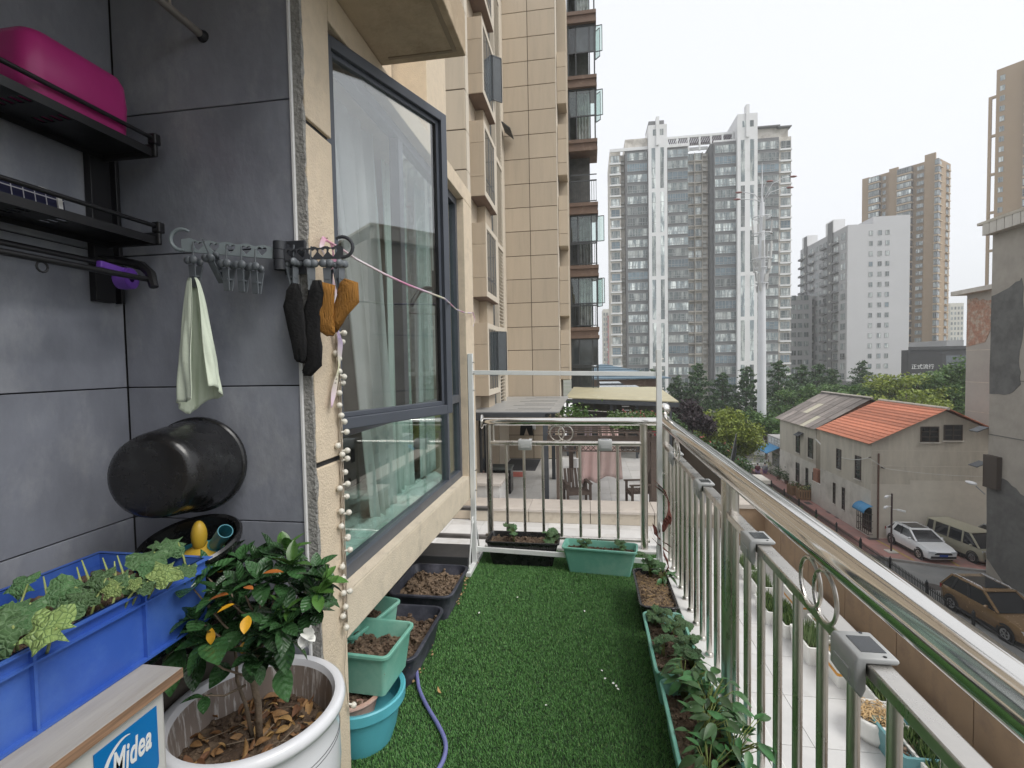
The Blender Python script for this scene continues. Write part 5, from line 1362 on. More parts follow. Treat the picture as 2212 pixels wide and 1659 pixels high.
# stacked glazed balconies
BX0, BX1, BY = -0.80, 0.47, 23.4
sheet = mat("balcony_sheet", (0.32, 0.34, 0.33), 0.8, var=0.5, scale=3, rnd=0.5)
for k in range(8):
    zs_ = 0.42 + FL * k
    if k == 0:
        MB().box(BX0, BX1, BY, BY + 1.5, zs_ - .12, zs_).build("balcony_slab", M_CONC, tw)
    else:
        MB().box(BX0, BX1 + .05, BY - .06, BY + 1.5, zs_ - .16, zs_).box(BX0, BX1, BY, BY + 1.5, zs_ - .38, zs_ - .161).box(BX0, BX1 + .05, BY - .06, BY + 1.5, zs_ - .52, zs_ - .381).build("balcony_slab", M_BROWN, tw)
    top = zs_ + FL - .52
    MB().box(BX0, BX1 - .3, BY + .8, BY + .85, zs_, top).build("balcony_interior", M_INT, tw)
    MB().box(BX0 - .01, BX0 + .02, BY + .1, BY + 1.4, zs_, top).build("balcony_cheek", M_INT, tw)
    if k == 3:
        wl = MB().box(BX0, BX1, BY + .02, BY + .03, zs_ + 1.25, zs_ + 1.3)
    else:
        wl = MB()
        for x in (BX0 + .02, BX0 + .36, BX0 + .98, BX1 - .06):
            wl.box(x, x + .05, BY + .1, BY + .15, zs_, top)
        wl.box(BX0, BX1, BY + .1005, BY + .1495, zs_ + 1.08, zs_ + 1.14).box(BX0, BX1, BY + .1005, BY + .1495, top - .06, top)
        wl.box(BX1 - .055, BX1, BY + .15, BY + 1.2, zs_ + 1.08, zs_ + 1.14).box(BX1 - .055, BX1, BY + .15, BY + 1.2, top - .06, top).box(BX1 - .055, BX1, BY + 1.15, BY + 1.2, zs_, top)
        q = wl.build("window", M_DKFR, tw)
        for (a, b) in ((BX0 + .07, BX0 + .36), (BX0 + .41, BX0 + .98), (BX0 + 1.03, BX1 - .06)):
            MB().box(a, b, BY + .122, BY + .128, zs_ + 1.14, top - .06).build("pane", M_GLASS if k in (1, 2, 4) else M_DKGL, q)
        MB().box(BX1 - .03, BX1 - .025, BY + .15, BY + 1.15, zs_, top - .06).build("pane", M_GLASS, q)
        wl = None
    if k in (0, 1, 2, 3):                      # bar railing in front of the glazing
        rl = MB().box(BX0, BX1, BY + .02, BY + .06, zs_ + .98, zs_ + 1.04).box(BX0, BX1, BY + .02, BY + .06, zs_ + .06, zs_ + .1)
        for j in range(13):
            x = BX0 + .02 + (BX1 - BX0 - .06) * j / 12
            rl.box(x, x + .022, BY + .03, BY + .05, zs_ + .1, zs_ + .98)
        rl.build("balcony_railing", M_DKFR, tw)
    if wl is not None: wl.build("rail_bar", M_DKFR, tw)
    if k in (1, 2, 4, 6):
        cu = MB().grid(lambda u, v: Vector((BX0 + .38 + .6 * u, BY + .45 + .05 * math.sin(u * 26), zs_ + .1 + (top - zs_ - .15) * v)), 36, 2)
        cu.build("balcony_curtain", sheet, tw, smooth='all')
    if k in (1, 2, 4, 5, 6):                      # sashes folded outwards
        for n_, (dx_, dy_, zo) in enumerate(((.30, -.05, 1.12), (.20, -.25, 1.0))):
            if n_ and k == 2: continue
            a = Vector((BX1 + .01, BY + .2 + .4 * n_, zs_ + zo)); d = Vector((dx_, dy_, 0)); h = top - zs_ - zo - .08
            s_ = MB().bar(a, a + Vector((0, 0, h)), .03, .03).bar(a + d, a + d + Vector((0, 0, h)), .03, .03).bar(a, a + d, .03, .03).bar(a + Vector((0, 0, h)), a + d + Vector((0, 0, h)), .03, .03)
            q = s_.build("open_sash", M_DKFR, tw)
            MB().prism([a, a + d, a + d + Vector((0, 0, h)), a + Vector((0, 0, h))], (0, .005, 0)).build("sash_pane", M_GLASS, q)
MB().prism([(-3.2, 19.0, 10.9), (-2.85, 19.0, 10.6), (-2.85, 19.0, 10.65), (-3.2, 19.0, 10.95)], (0, .9, 0)).build("rain_hood", M_DKFR, tw)

# ================================================================ PODIUM TERRACE
M_TTILE = mat("terrace_tile", (0.56, 0.55, 0.535), 0.42, var=0.07, scale=3, rnd=0.07, col2=(0.40, 0.365, 0.32), c2lo=.55, c2hi=.8, c2scale=1.6)
tf = struct("terrace_floor", MB().box(-9, 4.1, 1.2, 24, ZTF - .3, ZTF - .012), M_JOINT if False else mat("tile_grout", (0.40, 0.39, 0.37), 0.9))
tm = MB().box(.003, .797, .003, .797, -.012, 0).mesh("tile", M_TTILE)
for i in range(-8, 5):
    for j in range(0, 23):
        x, y = i * .8 - .2, 2.0 + j * .8
        if x > 3.45: continue
        if y < 10.0 and x < -2.6: continue
        obj("tile", tm, tf, (x, y, ZTF))
M_PARA = mat("parapet_stone", (0.50, 0.44, 0.355), 0.8, var=0.1, scale=3, col2=(0.33, 0.28, 0.22), c2lo=.55, c2hi=.75, c2scale=3)
M_COPE = mat("coping_stone", (0.47, 0.42, 0.37), 0.75, var=0.08, scale=2, col2=(0.36, 0.31, 0.26), c2lo=.55, c2hi=.8)
pw = thing("partition_wall", (0, 12, ZTF), "low tan stone wall crossing the terrace behind the end railing", "wall")
MB().box(-3.0, 3.6, 11.95, 12.78, ZTF, ZTF + .27).build("core", M_JOINT, pw)
x = -3.0
while x < 3.5:
    x1 = min(x + 1.5, 3.6)
    MB().box(x + .008, x1 - .008, 11.92, 11.95, ZTF + .002, ZTF + .27).build("stone_slab", M_PARA, pw, bevel=.004, seg=1, org=(x, 11.9, ZTF))
    MB().box(x + .004, x1 - .004, 11.88, 12.84, ZTF + .27, ZTF + .335).build("coping", M_COPE, pw, bevel=.006, seg=1, org=(x, 11.9, ZTF))
    x = x1
pp = thing("parapet_wall", (3.9, 6, ZTF), "brown stone parapet wall along the terrace's street side", "wall")
MB().box(3.62, 4.10, -2, 30, -11.38, ZTF + .80).build("core", M_JOINT, pp)
M_PARAB = mat("parapet_brown", (0.285, 0.195, 0.12), 0.75, var=0.12, scale=2.5, col2=(0.22, 0.15, 0.10), c2lo=.5, c2hi=.7)
for k in range(18):
    y0 = -2 + 1.2 * k
    if y0 > 10.9: break
    MB().box(3.60, 3.62, y0 + .006, min(y0 + 1.194, 10.84), ZTF + .002, ZTF + .80).build("stone_slab", M_PARAB, pp, org=(3.6, y0, ZTF))
for k in range(27):
    y0 = -2 + 1.2 * k
    MB().box(3.54, 4.17, y0 + .003, y0 + 1.197, ZTF + .80, ZTF + .885).build("coping", M_COPE, pp, bevel=.008, seg=1, org=(3.6, y0, ZTF))
MB().box(3.05, 3.615, 10.84, 11.87, ZTF, ZTF + .80).build("end_block", M_PARAB, pp)
MB().box(3.0, 3.538, 10.80, 11.87, ZTF + .80, ZTF + .885).build("coping", M_COPE, pp)
MB().tube([(4.19, -2, ZTF + .86), (4.19, 10, ZTF + .86)], .012, 8).build("conduit", M_WHITE, pp)
MB().tube([(4.10, -2, ZTF + .893), (4.10, 7, ZTF + .893)], .008, 8).build("conduit", M_WHITE, pp)

# ---- grey canopy on posts
M_CANO = mat("canopy_grey", (0.33, 0.335, 0.335), 0.35, var=0.08, scale=2, col2=(0.42, 0.42, 0.40), c2lo=.5, c2hi=.7, c2scale=1.2)
M_STLD = mat("charcoal_steel", (0.06, 0.066, 0.075), 0.45)
cn = thing("grey_canopy", (-2.1, 16, ZTF), "flat grey canopy on charcoal posts over the terrace door", "canopy")
for k in range(4):
    y0 = 13.5 + 1.6 * k
    MB().box(-3.4, -.81, y0 + .004, y0 + 1.596, .27, .30).build("roof_panel", M_CANO, cn, org=(-3, y0, .27))
    for j in range(2):
        MB().box(-2.4 + .3 * j, -1.1, y0 + .5 + .5 * j, y0 + .52 + .5 * j, .3005, .306).build("seam", M_STLD, cn)
MB().box(-3.4, -1.2, 13.46, 13.58, .06, .266).build("front_beam", M_STLD, cn)
MB().box(-1.26, -1.14, 13.6, 19.9, .12, .266).build("side_beam", M_STLD, cn)
for (x, y, w_) in ((-1.2, 13.6, .07), (-1.2, 16.55, .06)):
    MB().box(x - w_, x + w_, y - w_, y + w_, ZTF, .06 if y < 14 else .12).build("post", M_STLD, cn)
MB().tube([(-3.3, 13.40, .27), (-.9, 13.40, .27)], .02, 8).build("gutter", M_STLD, cn)

# ---- ochre canopy with a strip of fake grass on top
M_OCHRE = mat("ochre_roof", (0.44, 0.40, 0.27), 0.6, var=0.1, scale=2, col2=(0.52, 0.50, 0.38), c2lo=.55, c2hi=.75, c2scale=3)
oc = thing("ochre_canopy", (1.2, 22, ZTF), "ochre sheet canopy with a strip of fake grass over a glazed sunroom", "canopy")
def quadslab(name, pts, th, m, parent):
    return MB().prism(pts, (0, 0, -th)).build(name, m, parent)
quadslab("roof_sheet", [(-.96, 20.6, .20), (3.45, 19.9, .06), (3.5, 25.9, .34), (-.7, 23.3, .50)], .04, M_OCHRE, oc)
quadslab("grass_strip", [(.33, 21.2, .232), (2.4, 20.9, .173), (2.2, 23.4, .30), (.35, 23.2, .362)], .02, mat("fake_grass", (0.07, 0.19, 0.03), 0.8, var=.2, scale=30), oc)
MB().bar((-.96, 20.62, .06), (3.45, 19.92, -.08), .08, .16).build("front_beam", M_STLD, oc)
for x, y in ((-.9, 20.8), (.9, 20.6), (1.9, 20.4), (3.2, 20.3)):
    MB().box(x - .05, x + .05, y - .05, y + .05, ZTF, -.02).build("post", M_STLD, oc)
MB().box(-.75, 3.2, 22.6, 22.65, ZTF, .1).build("sunroom_back", M_INT, oc)
for k in range(5):
    MB().box(-.7 + .9 * k, -.62 + .9 * k, 21.3, 21.36, ZTF, -.05).build("mullion", M_STLD, oc)
MB().tube([(-.8, 20.5, -.30), (2.2, 20.1, -.44)], .014, 8).build("clothes_pole", M_STEEL2, oc)
for k in range(7):
    MB().box(1.32, 1.62, 20.52, 20.54, -.2 - .16 * k, -.16 - .16 * k).build("rung", M_WHITE, oc)
# clothes under it
M_RED = mat("red_blanket", (0.30, 0.015, 0.03), 0.85, var=.25, scale=6)
M_PINKC = mat("pale_pink_cloth", (0.66, 0.47, 0.44), 0.85, var=.08, scale=4)
def drape(name, x0, x1, y, z1, z0, m, label, cat="cloth", group=None, amp=.03, folds=4, slant=0, parent=None):
    mb = MB().grid(lambda u, v: Vector((x0 + (x1 - x0) * u + slant * v * (u - .5), y + amp * math.sin(folds * 6.28 * u + 2 * v) * (.3 + .7 * v) + .02 * v, z1 + (z0 - z1) * v * (1 + .04 * math.sin(9 * u)))), 30, 8).solid(.01)
    o = mb.build(name, m, parent, smooth='all')
    return tag(o, label, cat, group) if label else o
drape("red_blanket", 1.98, 2.62, 20.15, -.40, -1.6, M_RED, "red blanket hung under the ochre canopy")
drape("hanging_shirt", .35, .75, 20.3, -.78, -1.5, M_PINKC, "pale pink shirt hung under the ochre canopy beside the ladder rungs", "shirt")
drape("hanging_shirt", .70, 1.15, 20.2, -.75, -1.5, M_PINKC, "pale pink shirt hung under the ochre canopy next to its twin", "shirt")
drape("hanging_shirt", -.20, .10, 20.4, -.80, -1.5, mat("mauve_cloth", (.25, .2, .22), .85), "mauve shirt hung under the ochre canopy by the tower wall", "shirt")
drape("hanging_shirt", 2.62, 2.85, 20.1, -.80, -1.3, M_PINKC, "small pink garment hung beside the red blanket", "shirt")

# ---- pergola with lattice, creepers and benches
M_WOOD = mat("dark_timber", (0.085, 0.062, 0.05), 0.75, var=.2, scale=6, stretch=(1, 1, 4), bump=.3)
pg = thing("pergola", (.4, 14, ZTF), "dark brown timber pergola with lattice frieze on the terrace", "pergola")
for (x, y) in ((-.80, 12.95), (1.62, 12.95), (-.6, 16.2), (1.9, 16.2)):
    MB().box(x - .07, x + .07, y - .07, y + .07, ZTF, -.42).build("post", M_WOOD, pg)
for y in (12.95, 16.2):
    MB().box(-1.1, 2.0, y - .05, y + .05, -.42, -.28).build("beam", M_WOOD, pg)
for k in range(10):
    x = -1.0 + 2.9 * k / 9
    MB().box(x - .03, x + .03, 12.7, 16.5, -.278, -.20).build("rafter", M_WOOD, pg)
for k in range(9):
    y = 12.85 + 3.5 * k / 8
    MB().box(-1.1, 2.05, y - .02, y + .02, -.198, -.16).build("batten", M_WOOD, pg)
for z in (-.51, -.68):
    MB().box(-.73, 1.55, 12.93, 12.97, z - .015, z + .015).build("lattice_rail", M_WOOD, pg)
for k in range(17):
    x = -.70 + .134 * k
    for s in (-1, 1):
        MB().bar((x - s * .07, 12.95 + .012 * s, -.67), (x + s * .07, 12.95 + .012 * s, -.52), .014, .02).build("lattice_slat", M_WOOD, pg)
M_CREEP = None
def leafcloud(name, fn, n, s0, s1, m, seed, parent=None, flat=.5):
    """n small leaf quads scattered by fn(rng, n) -> points"""
    g_ = np.random.default_rng(seed); P = fn(g_, n); n = len(P)
    nrm = g_.normal(size=(n, 3)); nrm[:, 2] = np.abs(nrm[:, 2]) + flat; nrm /= np.linalg.norm(nrm, axis=1)[:, None]
    t1 = np.cross(nrm, g_.normal(size=(n, 3))); t1 /= np.linalg.norm(t1, axis=1)[:, None]; t2 = np.cross(nrm, t1)
    s = g_.uniform(s0, s1, n)[:, None]
    V = np.stack([P - t1 * s, P - t2 * s * .55 + nrm * s * .15, P + t1 * s, P + t2 * s * .55 + nrm * s * .15], 1).reshape(-1, 3)
    F = np.arange(4 * n).reshape(n, 4)
    pw_ = np.array(wloc(parent)) if parent is not None else np.zeros(3)
    tnt = np.repeat(np.clip(g_.normal(.5, .2, n), 0, 1), 4)
    me = np_mesh(name, V - pw_, F, m, tnt)
    return obj(name, me, parent)
def leafmat(name, dark, mid, light, trans=.25):
    if name not in MATS: MATS[name] = tinted(name, [(0, dark), (.5, mid), (1, light)], .55, trans)
    return MATS[name]
LM_CREEP = leafmat("creeper_leaf", (.02, .05, .015), (.07, .13, .03), (.16, .22, .07))
LM_CAMPH = leafmat("camphor_leaf", (.025, .06, .015), (.075, .155, .035), (.17, .26, .06))
LM_YEL = leafmat("golden_leaf", (.07, .10, .012), (.20, .26, .03), (.36, .40, .07))
LM_PURP = leafmat("plum_leaf", (.012, .008, .01), (.03, .018, .022), (.07, .045, .05))
LM_CONI = leafmat("redwood_leaf", (.018, .045, .016), (.055, .115, .04), (.125, .20, .07))
LM_ROSE = leafmat("rose_leaf", (.015, .04, .012), (.045, .10, .028), (.12, .18, .05))
LM_BLOOM = leafmat("rose_bloom", (.35, .04, .05), (.5, .12, .13), (.75, .45, .38))
cr = thing("pergola_creeper", (1.0, 14.5, -.1), "green creeper with red blooms sprawling over the pergola battens", "plant")
leafcloud("foliage", lambda g, n: np.c_[.55 + 1.5 * g.random(n) ** .8, 13.2 + 3.4 * g.random(n), -.15 + .20 * g.random(n) ** 2], 2600, .035, .07, LM_CREEP, 3, cr)
leafcloud("blooms", lambda g, n: np.c_[.9 + 1.1 * g.random(n), 13.4 + 3 * g.random(n), .0 + .10 * g.random(n)], 40, .03, .05, LM_BLOOM, 4, cr)
def bench(loc, rz, label):
    t = thing("garden_chair", loc, label, "chair"); t.rotation_euler = (0, 0, rz)
    def pt(nm, *a): obj(nm, MB().box(*a).mesh(nm, M_WOOD), t)
    for k in range(6): pt("seat_slat", -.30, .30, -.24 + .085 * k, -.17 + .085 * k, .40, .425)
    for k in range(6):
        obj("back_slat", MB().obox((-.25 + .1 * k, .28 + .06, .68), (.036, 0, 0), (0, .1, .25), (0, .012, -.005)).mesh("back_slat", M_WOOD), t)
    for x in (-.31, .31):
        pt("leg", x - .03, x + .03, -.26, -.20, 0, .62); pt("leg", x - .03, x + .03, .22, .28, 0, .62); pt("armrest", x - .045, x + .045, -.30, .30, .62, .65)
    pt("seat_rail", -.30, .30, -.26, -.24, .33, .40)
bench((-.35, 13.55, ZTF), R(15), "dark slatted garden chair beside the pergola post nearer the canopy")
bench((1.28, 13.6, ZTF), R(-80), "dark slatted garden chair turned sideways under the pergola by the parapet")
sh = thing("pink_sheets", (.3, 13.9, -.6), "two pale pink sheets drying under the pergola lattice", "sheet")
drape("sheet", -.28, .24, 13.9, -.55, -1.72, M_PINKC, None, parent=sh, amp=.05, folds=2.2, slant=.1)
drape("sheet", .20, .85, 14.1, -.55, -1.64, mat("pale_pink_cloth2", (.68, .52, .48), .85, var=.06), None, parent=sh, amp=.05, folds=2.6, slant=.12)
sp_ = thing("hanging_shorts", (-2.2, 15.0, -.1), "black shorts hung under the grey canopy", "shorts")
sx0 = at(1124, 900, 1, 15).x; sx1 = at(1149, 900, 1, 15).x; zt_ = at(1135, 893, 1, 15).z; zb_ = at(1135, 941, 1, 15).z; zc_ = at(1135, 925, 1, 15).z
MB().prism([(sx0 + .03, 15, zt_), (sx1 - .03, 15, zt_), (sx1 + .03, 15, zb_), (sx1 - .10, 15.0, zb_), ((sx0 + sx1) / 2, 15, zc_), (sx0 + .10, 15, zb_), (sx0 - .03, 15, zb_)], (0, .05, 0)).build("shorts_cloth", M_BLKC, sp_, bevel=.01)
drape("hanging_towel", sx1 - .02, sx1 + .09, 15.1, zt_, zc_ - .05, M_WHITE, "white towel hung behind the black shorts under the grey canopy")
tag(MB().tube([(-3.2, 15.03, zt_ + .06), (-1.2, 15.03, zt_ + .06)], .012, 8).build("clothes_pole", M_STEEL2), "steel clothes pole slung under the grey canopy", "pole")
# things on the terrace floor
mp_ = thing("door_mat", (-2.5, 18.8, ZTF), "large dark ribbed rubber mat before the panelled wall", "mat")
MB().box(-3.2, -1.97, 17.75, 19.9, ZTF + .001, ZTF + .012).build("mat_base", mat("rubber_mat", (.05, .052, .058), .8), mp_)
rb_ = MB()
for k in range(24): rb_.box(-3.18 + .05 * k, -3.165 + .05 * k, 17.78, 19.88, ZTF + .012, ZTF + .018)
tag(rb_.build("mat_ribs", mat("rubber_mat", (0, 0, 0)), mp_), kind="stuff")
tag(MB().box(-2.85, -2.29, 16.75, 17.5, ZTF + .001, ZTF + .012).build("red_mat", mat("coral_mat", (.52, .16, .13), .85, var=.1)), "small coral red mat on the terrace floor", "mat")
sb_ = thing("stone_step", (-2.75, 13.3, ZTF), "pale stone step block with overhanging slab beside the partition wall", "step")
MB().box(-3.6, -2.42, 13.0, 14.2, ZTF, ZTF + .62).build("block", M_CONC, sb_)
MB().box(-3.6, -2.36, 12.94, 14.2, ZTF + .62, ZTF + .70).build("top_slab", mat("stone_slab_top", (.52, .48, .44), .7, var=.08), sb_, bevel=.008)
gb = thing("storage_bin", (-2.6, 14.6, ZTF), "dark storage bin with grey lid by the terrace door", "bin")
MB().box(-2.95, -2.35, 14.5, 15.0, ZTF, ZTF + .72).build("body", M_BLACKP, gb, bevel=.02)
MB().box(-3.0, -2.33, 14.46, 15.04, ZTF + .72, ZTF + .80).build("lid", mat("lid_grey", (.10, .115, .11), .5), gb, bevel=.015)
tdx = -3.28
dn = thing("terrace_door", (tdx, 15, ZTF), "dark framed glass door leading onto the canopied terrace", "door")
for (a, b, c, d) in ((14.5, 14.58, 0, 2.3), (15.2, 15.28, 0, 2.3), (15.9, 15.98, 0, 2.3)):
    MB().box(tdx, tdx + .06, a, b, ZTF + c, ZTF + d).build("frame", M_DKFR, dn)
MB().box(tdx + .01, tdx + .02, 14.58, 15.9, ZTF, ZTF + 2.3).build("pane", M_DKGL, dn)
pln = thing("potted_shrub", (-.45, 18.2, ZTF), "leafy shrub in a white pot beside the grey canopy", "plant")
MB().lathe([(.12, 0), (.17, .35), (.18, .4), (.15, .4)], (-.45, 18.2, ZTF), 20, capb=True, capt=True).build("pot", M_WHITE, pln, smooth=True)
MB().tube([(-.45, 18.2, ZTF + .35), (-.5, 18.2, -.9), (-.55, 18.2, -.3)], [.03, .025, .012], 8).build("trunk", M_BARK, pln)
leafcloud("foliage", lambda g, n: np.c_[-.6 + .35 * g.normal(size=n), 18.2 + .3 * g.normal(size=n), -.22 + .17 * g.normal(size=n)], 420, .05, .1, LM_CAMPH, 6, pln)

# ---- foam boxes of greens along the parapet
M_FOAM = mat("foam_box", (.70, .69, .65), .8, var=.06, scale=8, col2=(.46, .42, .36), c2lo=.6, c2hi=.8, c2scale=5, bump=.2, bscale=120)
LM_ONION = leafmat("chive_leaf", (.04, .08, .02), (.11, .19, .06), (.26, .32, .15))
def foam(cx, cy, w_, l_, h, label, crop, seed, tape=False, rz=0):
    t = thing("foam_box", (cx, cy, ZTF), label, "foam box", "foam boxes of greens along the parapet")
    t.rotation_euler = (0, 0, rz)
    rg_ = [rrect(w_ * .92, l_ * .92, .03, 0), rrect(w_, l_, .03, h), rrect(w_ - .05, l_ - .05, .02, h), rrect(w_ - .06, l_ - .06, .02, h - .05)]
    obj("body", loft(MB(), rg_, True, True).mesh("body", M_FOAM, smooth=40), t)
    if tape:
        k0, k1 = .94, .97
        obj("orange_tape", loft(MB(), [rrect(w_ * k0 + .004, l_ * k0 + .004, .03, h * .42), rrect(w_ * k1 + .004, l_ * k1 + .004, .03, h * .62)], False, False).mesh("orange_tape", mat("orange_tape", (.62, .28, .03), .5)), t)
    g_ = np.random.default_rng(seed)
    if crop == 'straw':
        n = 320; P = np.c_[(g_.random(n) - .5) * (w_ - .09), (g_.random(n) - .5) * (l_ - .09), h - .04 + .03 * g_.random(n)]
        a = g_.uniform(0, 6.28, n); d = np.c_[np.cos(a), np.sin(a), g_.normal(0, .2, n)] * .04; sd_ = np.c_[-np.sin(a), np.cos(a), 0 * a] * .004
        mm = M_STRAW
    else:
        n = 620; P = np.c_[(g_.random(n) - .5) * (w_ - .08), (g_.random(n) - .5) * (l_ - .08), 0 * a_ + h - .05] if False else np.c_[(g_.random(n) - .5) * (w_ - .08), (g_.random(n) - .5) * (l_ - .08), np.full(n, h - .05)]
        a = g_.uniform(0, 6.28, n); hh_ = g_.uniform(.10, .24, n) * (1 if crop == 'chive' else .7)
        d = np.c_[np.cos(a) * .05, np.sin(a) * .05, hh_]; sd_ = np.c_[-np.sin(a), np.cos(a), 0 * a] * (.004 if crop == 'chive' else .014)
        mm = LM_ONION if crop == 'chive' else LM_CREEP
    V = np.stack([P - sd_, P + sd_, P + d * .6 + sd_ * .8, P + d], 1).reshape(-1, 3)
    o = obj("greens" if crop != 'straw' else "straw", np_mesh("greens", V, np.arange(4 * n).reshape(n, 4), mm, np.repeat(g_.random(n), 4)), t); o["kind"] = "stuff"
    obj("soil", MB().box(-w_ / 2 + .04, w_ / 2 - .04, -l_ / 2 + .04, l_ / 2 - .04, h - .07, h - .045).mesh("soil", M_SOIL), t)
FB = lambda px, py: at(px, py, 2, ZTF)
zq = lambda x, y: ((2400 + x / 2.074) / 1.8517, (2272 + y / 2.074) / 1.8517)
for i, (px, py, w_, l_, h, crop, tape, lb) in enumerate((
        (*zq(1315, 272), .28, .55, .22, 'chive', False, "narrow white foam box of tall chives, second in the parapet row"),
        (*zq(1200, 110), .26, .5, .2, 'chive', False, "white foam box of chives at the row's far end"),
        (*zq(1400, 480), .24, .60, .2, 'leaf', False, "low white foam tray of short greens on the terrace"),
        (*zq(1545, 600), .30, .75, .2, 'leaf', False, "white foam tray of feathery greens between the chive boxes"),
        (*zq(1740, 820), .34, .60, .24, 'chive', False, "stained white foam box of drying chives"),
        (*zq(1990, 1010), .36, .55, .30, 'straw', True, "white foam box with an orange tape band and straw"))):
    p = FB(px, py)
    foam(p.x + w_ / 2 - .02, p.y + l_ / 2, w_, l_, h, lb, crop, 60 + i, tape)
foam(3.25, 7.2, .4, .6, .25, "white foam box of straw against the brown parapet", 'straw', 71)
foam(3.2, 5.9, .42, .6, .26, "white foam box of leafy greens against the brown parapet", 'leaf', 72)
foam(3.25, 8.1, .40, .55, .28, "white foam box with an orange tape band against the brown parapet", 'straw', 73, True)
foam(3.15, 4.95, .45, .7, .24, "wide white foam tray of bright greens against the brown parapet", 'leaf', 74)
_q = at(1893, 1590, 2, ZTF)
sk_ = thing("soil_sack", (_q.x, _q.y, ZTF), "white plastic sack rolled open round a heap of dry straw", "sack")
MB().lathe([(.18, 0), (.23, .08), (.22, .17), (.24, .22), (.22, .25), (.19, .2)], (_q.x, _q.y, ZTF), 24, capb=True, capt=True).build("bag", M_FOAM, sk_, smooth='all')
g_ = np.random.default_rng(9); n = 420; a = g_.uniform(0, 6.28, n); rr = .19 * np.sqrt(g_.random(n))
P = np.c_[rr * np.cos(a), rr * np.sin(a), .2 + .08 * g_.random(n)]; b_ = g_.uniform(0, 6.28, n); d = np.c_[np.cos(b_), np.sin(b_), g_.normal(0, .25, n)] * .06; sd_ = np.c_[-np.sin(b_), np.cos(b_), 0 * b_] * .005
o = obj("straw", np_mesh("straw", np.stack([P - sd_, P + sd_, P + d + sd_, P + d - sd_], 1).reshape(-1, 3), np.arange(4 * n).reshape(n, 4), M_STRAW, np.repeat(g_.random(n), 4)), sk_); o["kind"] = "stuff"

_q = at(1965, 1650, 2, ZTF)
tcr = thing("teal_crate", (_q.x, _q.y, ZTF), "teal plastic crate of dark soil beside the straw sack", "crate")
loft(MB(), [[p + Vector((_q.x, _q.y, ZTF)) for p in rrect(w_, l_, .03, z_)] for w_, l_, z_ in ((.36, .5, 0), (.42, .56, .26), (.36, .5, .26), (.35, .49, .2))], True, True).build("body", mat("teal_crate", (.10, .24, .25), .5, var=.1), tcr, smooth=35)
crumbs((_q.x, _q.y), .33, .46, 160, .008, .02, 91, lambda x, y: ZTF + .2, M_SOIL, "soil_crumbs", tcr)
# ================================================================ GROUND, ROADS, PAVEMENT
ZG = -11.38
M_ASPH = mat("asphalt", (0.20, 0.20, 0.195), 0.9, var=.12, scale=.8, col2=(0.26, 0.25, 0.235), c2lo=.5, c2hi=.7, c2scale=.3, bump=.2, bscale=8)
M_EARTH = mat("dusty_ground", (0.17, 0.16, 0.13), 0.95, var=.2, scale=.2, col2=(0.09, 0.11, 0.05), c2scale=.1)
M_REDP = mat("red_paving", (0.36, 0.185, 0.16), 0.85, var=.15, scale=3, col2=(0.30, 0.19, 0.17), c2scale=1.2, bump=.3, bscale=20)
M_KERB = mat("kerb_stone", (0.30, 0.28, 0.26), 0.85, var=.12, scale=2)
M_PAINT = mat("road_paint", (0.62, 0.62, 0.60), 0.7, var=.1, scale=2)
M_YPAINT = mat("yellow_paint", (0.42, 0.29, 0.08), 0.75, var=.15, scale=3)
struct("ground", MB().box(-700, 900, -300, 1500, ZG - 1, ZG - .008), M_EARTH)
struct("service_road", MB().box(4.3, 60, -20, 34.3, ZG - .008, ZG - .004).box(4.3, 17.3, 34.3, 62, ZG - .008, ZG - .004), M_ASPH)
struct("street", MB().box(-200, 300, 62.2, 69, ZG - .008, ZG), M_ASPH)
struct("street_line", MB().box(-200, 300, 62.7, 62.85, ZG, ZG + .004).box(-200, 300, 65.4, 65.52, ZG, ZG + .004), M_PAINT)
struct("street_kerb", MB().box(-200, 300, 69, 69.3, ZG - .01, ZG + .14), M_KERB)
# red pavement with a curved kerb
kp = [(17.7, 62), (17.7, 35.6), (18.2, 34.9), (18.9, 34.5), (20.0, 34.1), (21.5, 33.6), (23.3, 33.15), (28, 32.6), (34, 32.4), (34, 38.4), (20.2, 38.4), (20.2, 62)]
struct("pavement", MB().prism([(x, y, ZG - .01) for x, y in kp], (0, 0, .13)), M_REDP)
kb = MB()
for i in range(1, 8):
    kb.bar((kp[i][0], kp[i][1], ZG + .06), (kp[i + 1][0], kp[i + 1][1], ZG + .06), .16, .16)
struct("pavement_kerb", kb, M_KERB)
struct("bay_marking", MB().prism([(19.9, 38.0, ZG + .121), (20.06, 38.0, ZG + .121), (20.3, 34.3, ZG + .121), (20.14, 34.3, ZG + .121)], (0, 0, .003)).prism([(22.6, 38.0, ZG + .121), (22.75, 38.0, ZG + .121), (22.4, 33.6, ZG + .121), (22.25, 33.6, ZG + .121)], (0, 0, .003)), M_YPAINT)
GP = ZG + .12
for i, (px, py, w_, l_, lb) in enumerate(((1745, 1087, .5, .8, "steel drain cover in the red paving by the pallet crates"), (1793, 1107, .45, .6, "small drain cover in the red paving by the brick gap"), (1812, 1118, .5, .5, "square drain cover in the red paving below the narrow window"), (1640, 1050, .5, .5, "dark manhole cover in the red paving near the flower sellers"), (1885, 1164, .7, .5, "drain cover at the house corner by the drainpipe"))):
    p = at(px, py, 2, GP)
    tag(MB().box(p.x - w_ / 2, p.x + w_ / 2, p.y - l_ / 2, p.y + l_ / 2, GP + .001, GP + .008).build("drain_cover", mat("drain_iron", (.07, .06, .055), .8, var=.3, scale=9)), lb, "drain cover")
p = at(1995, 1234, 2, ZG)
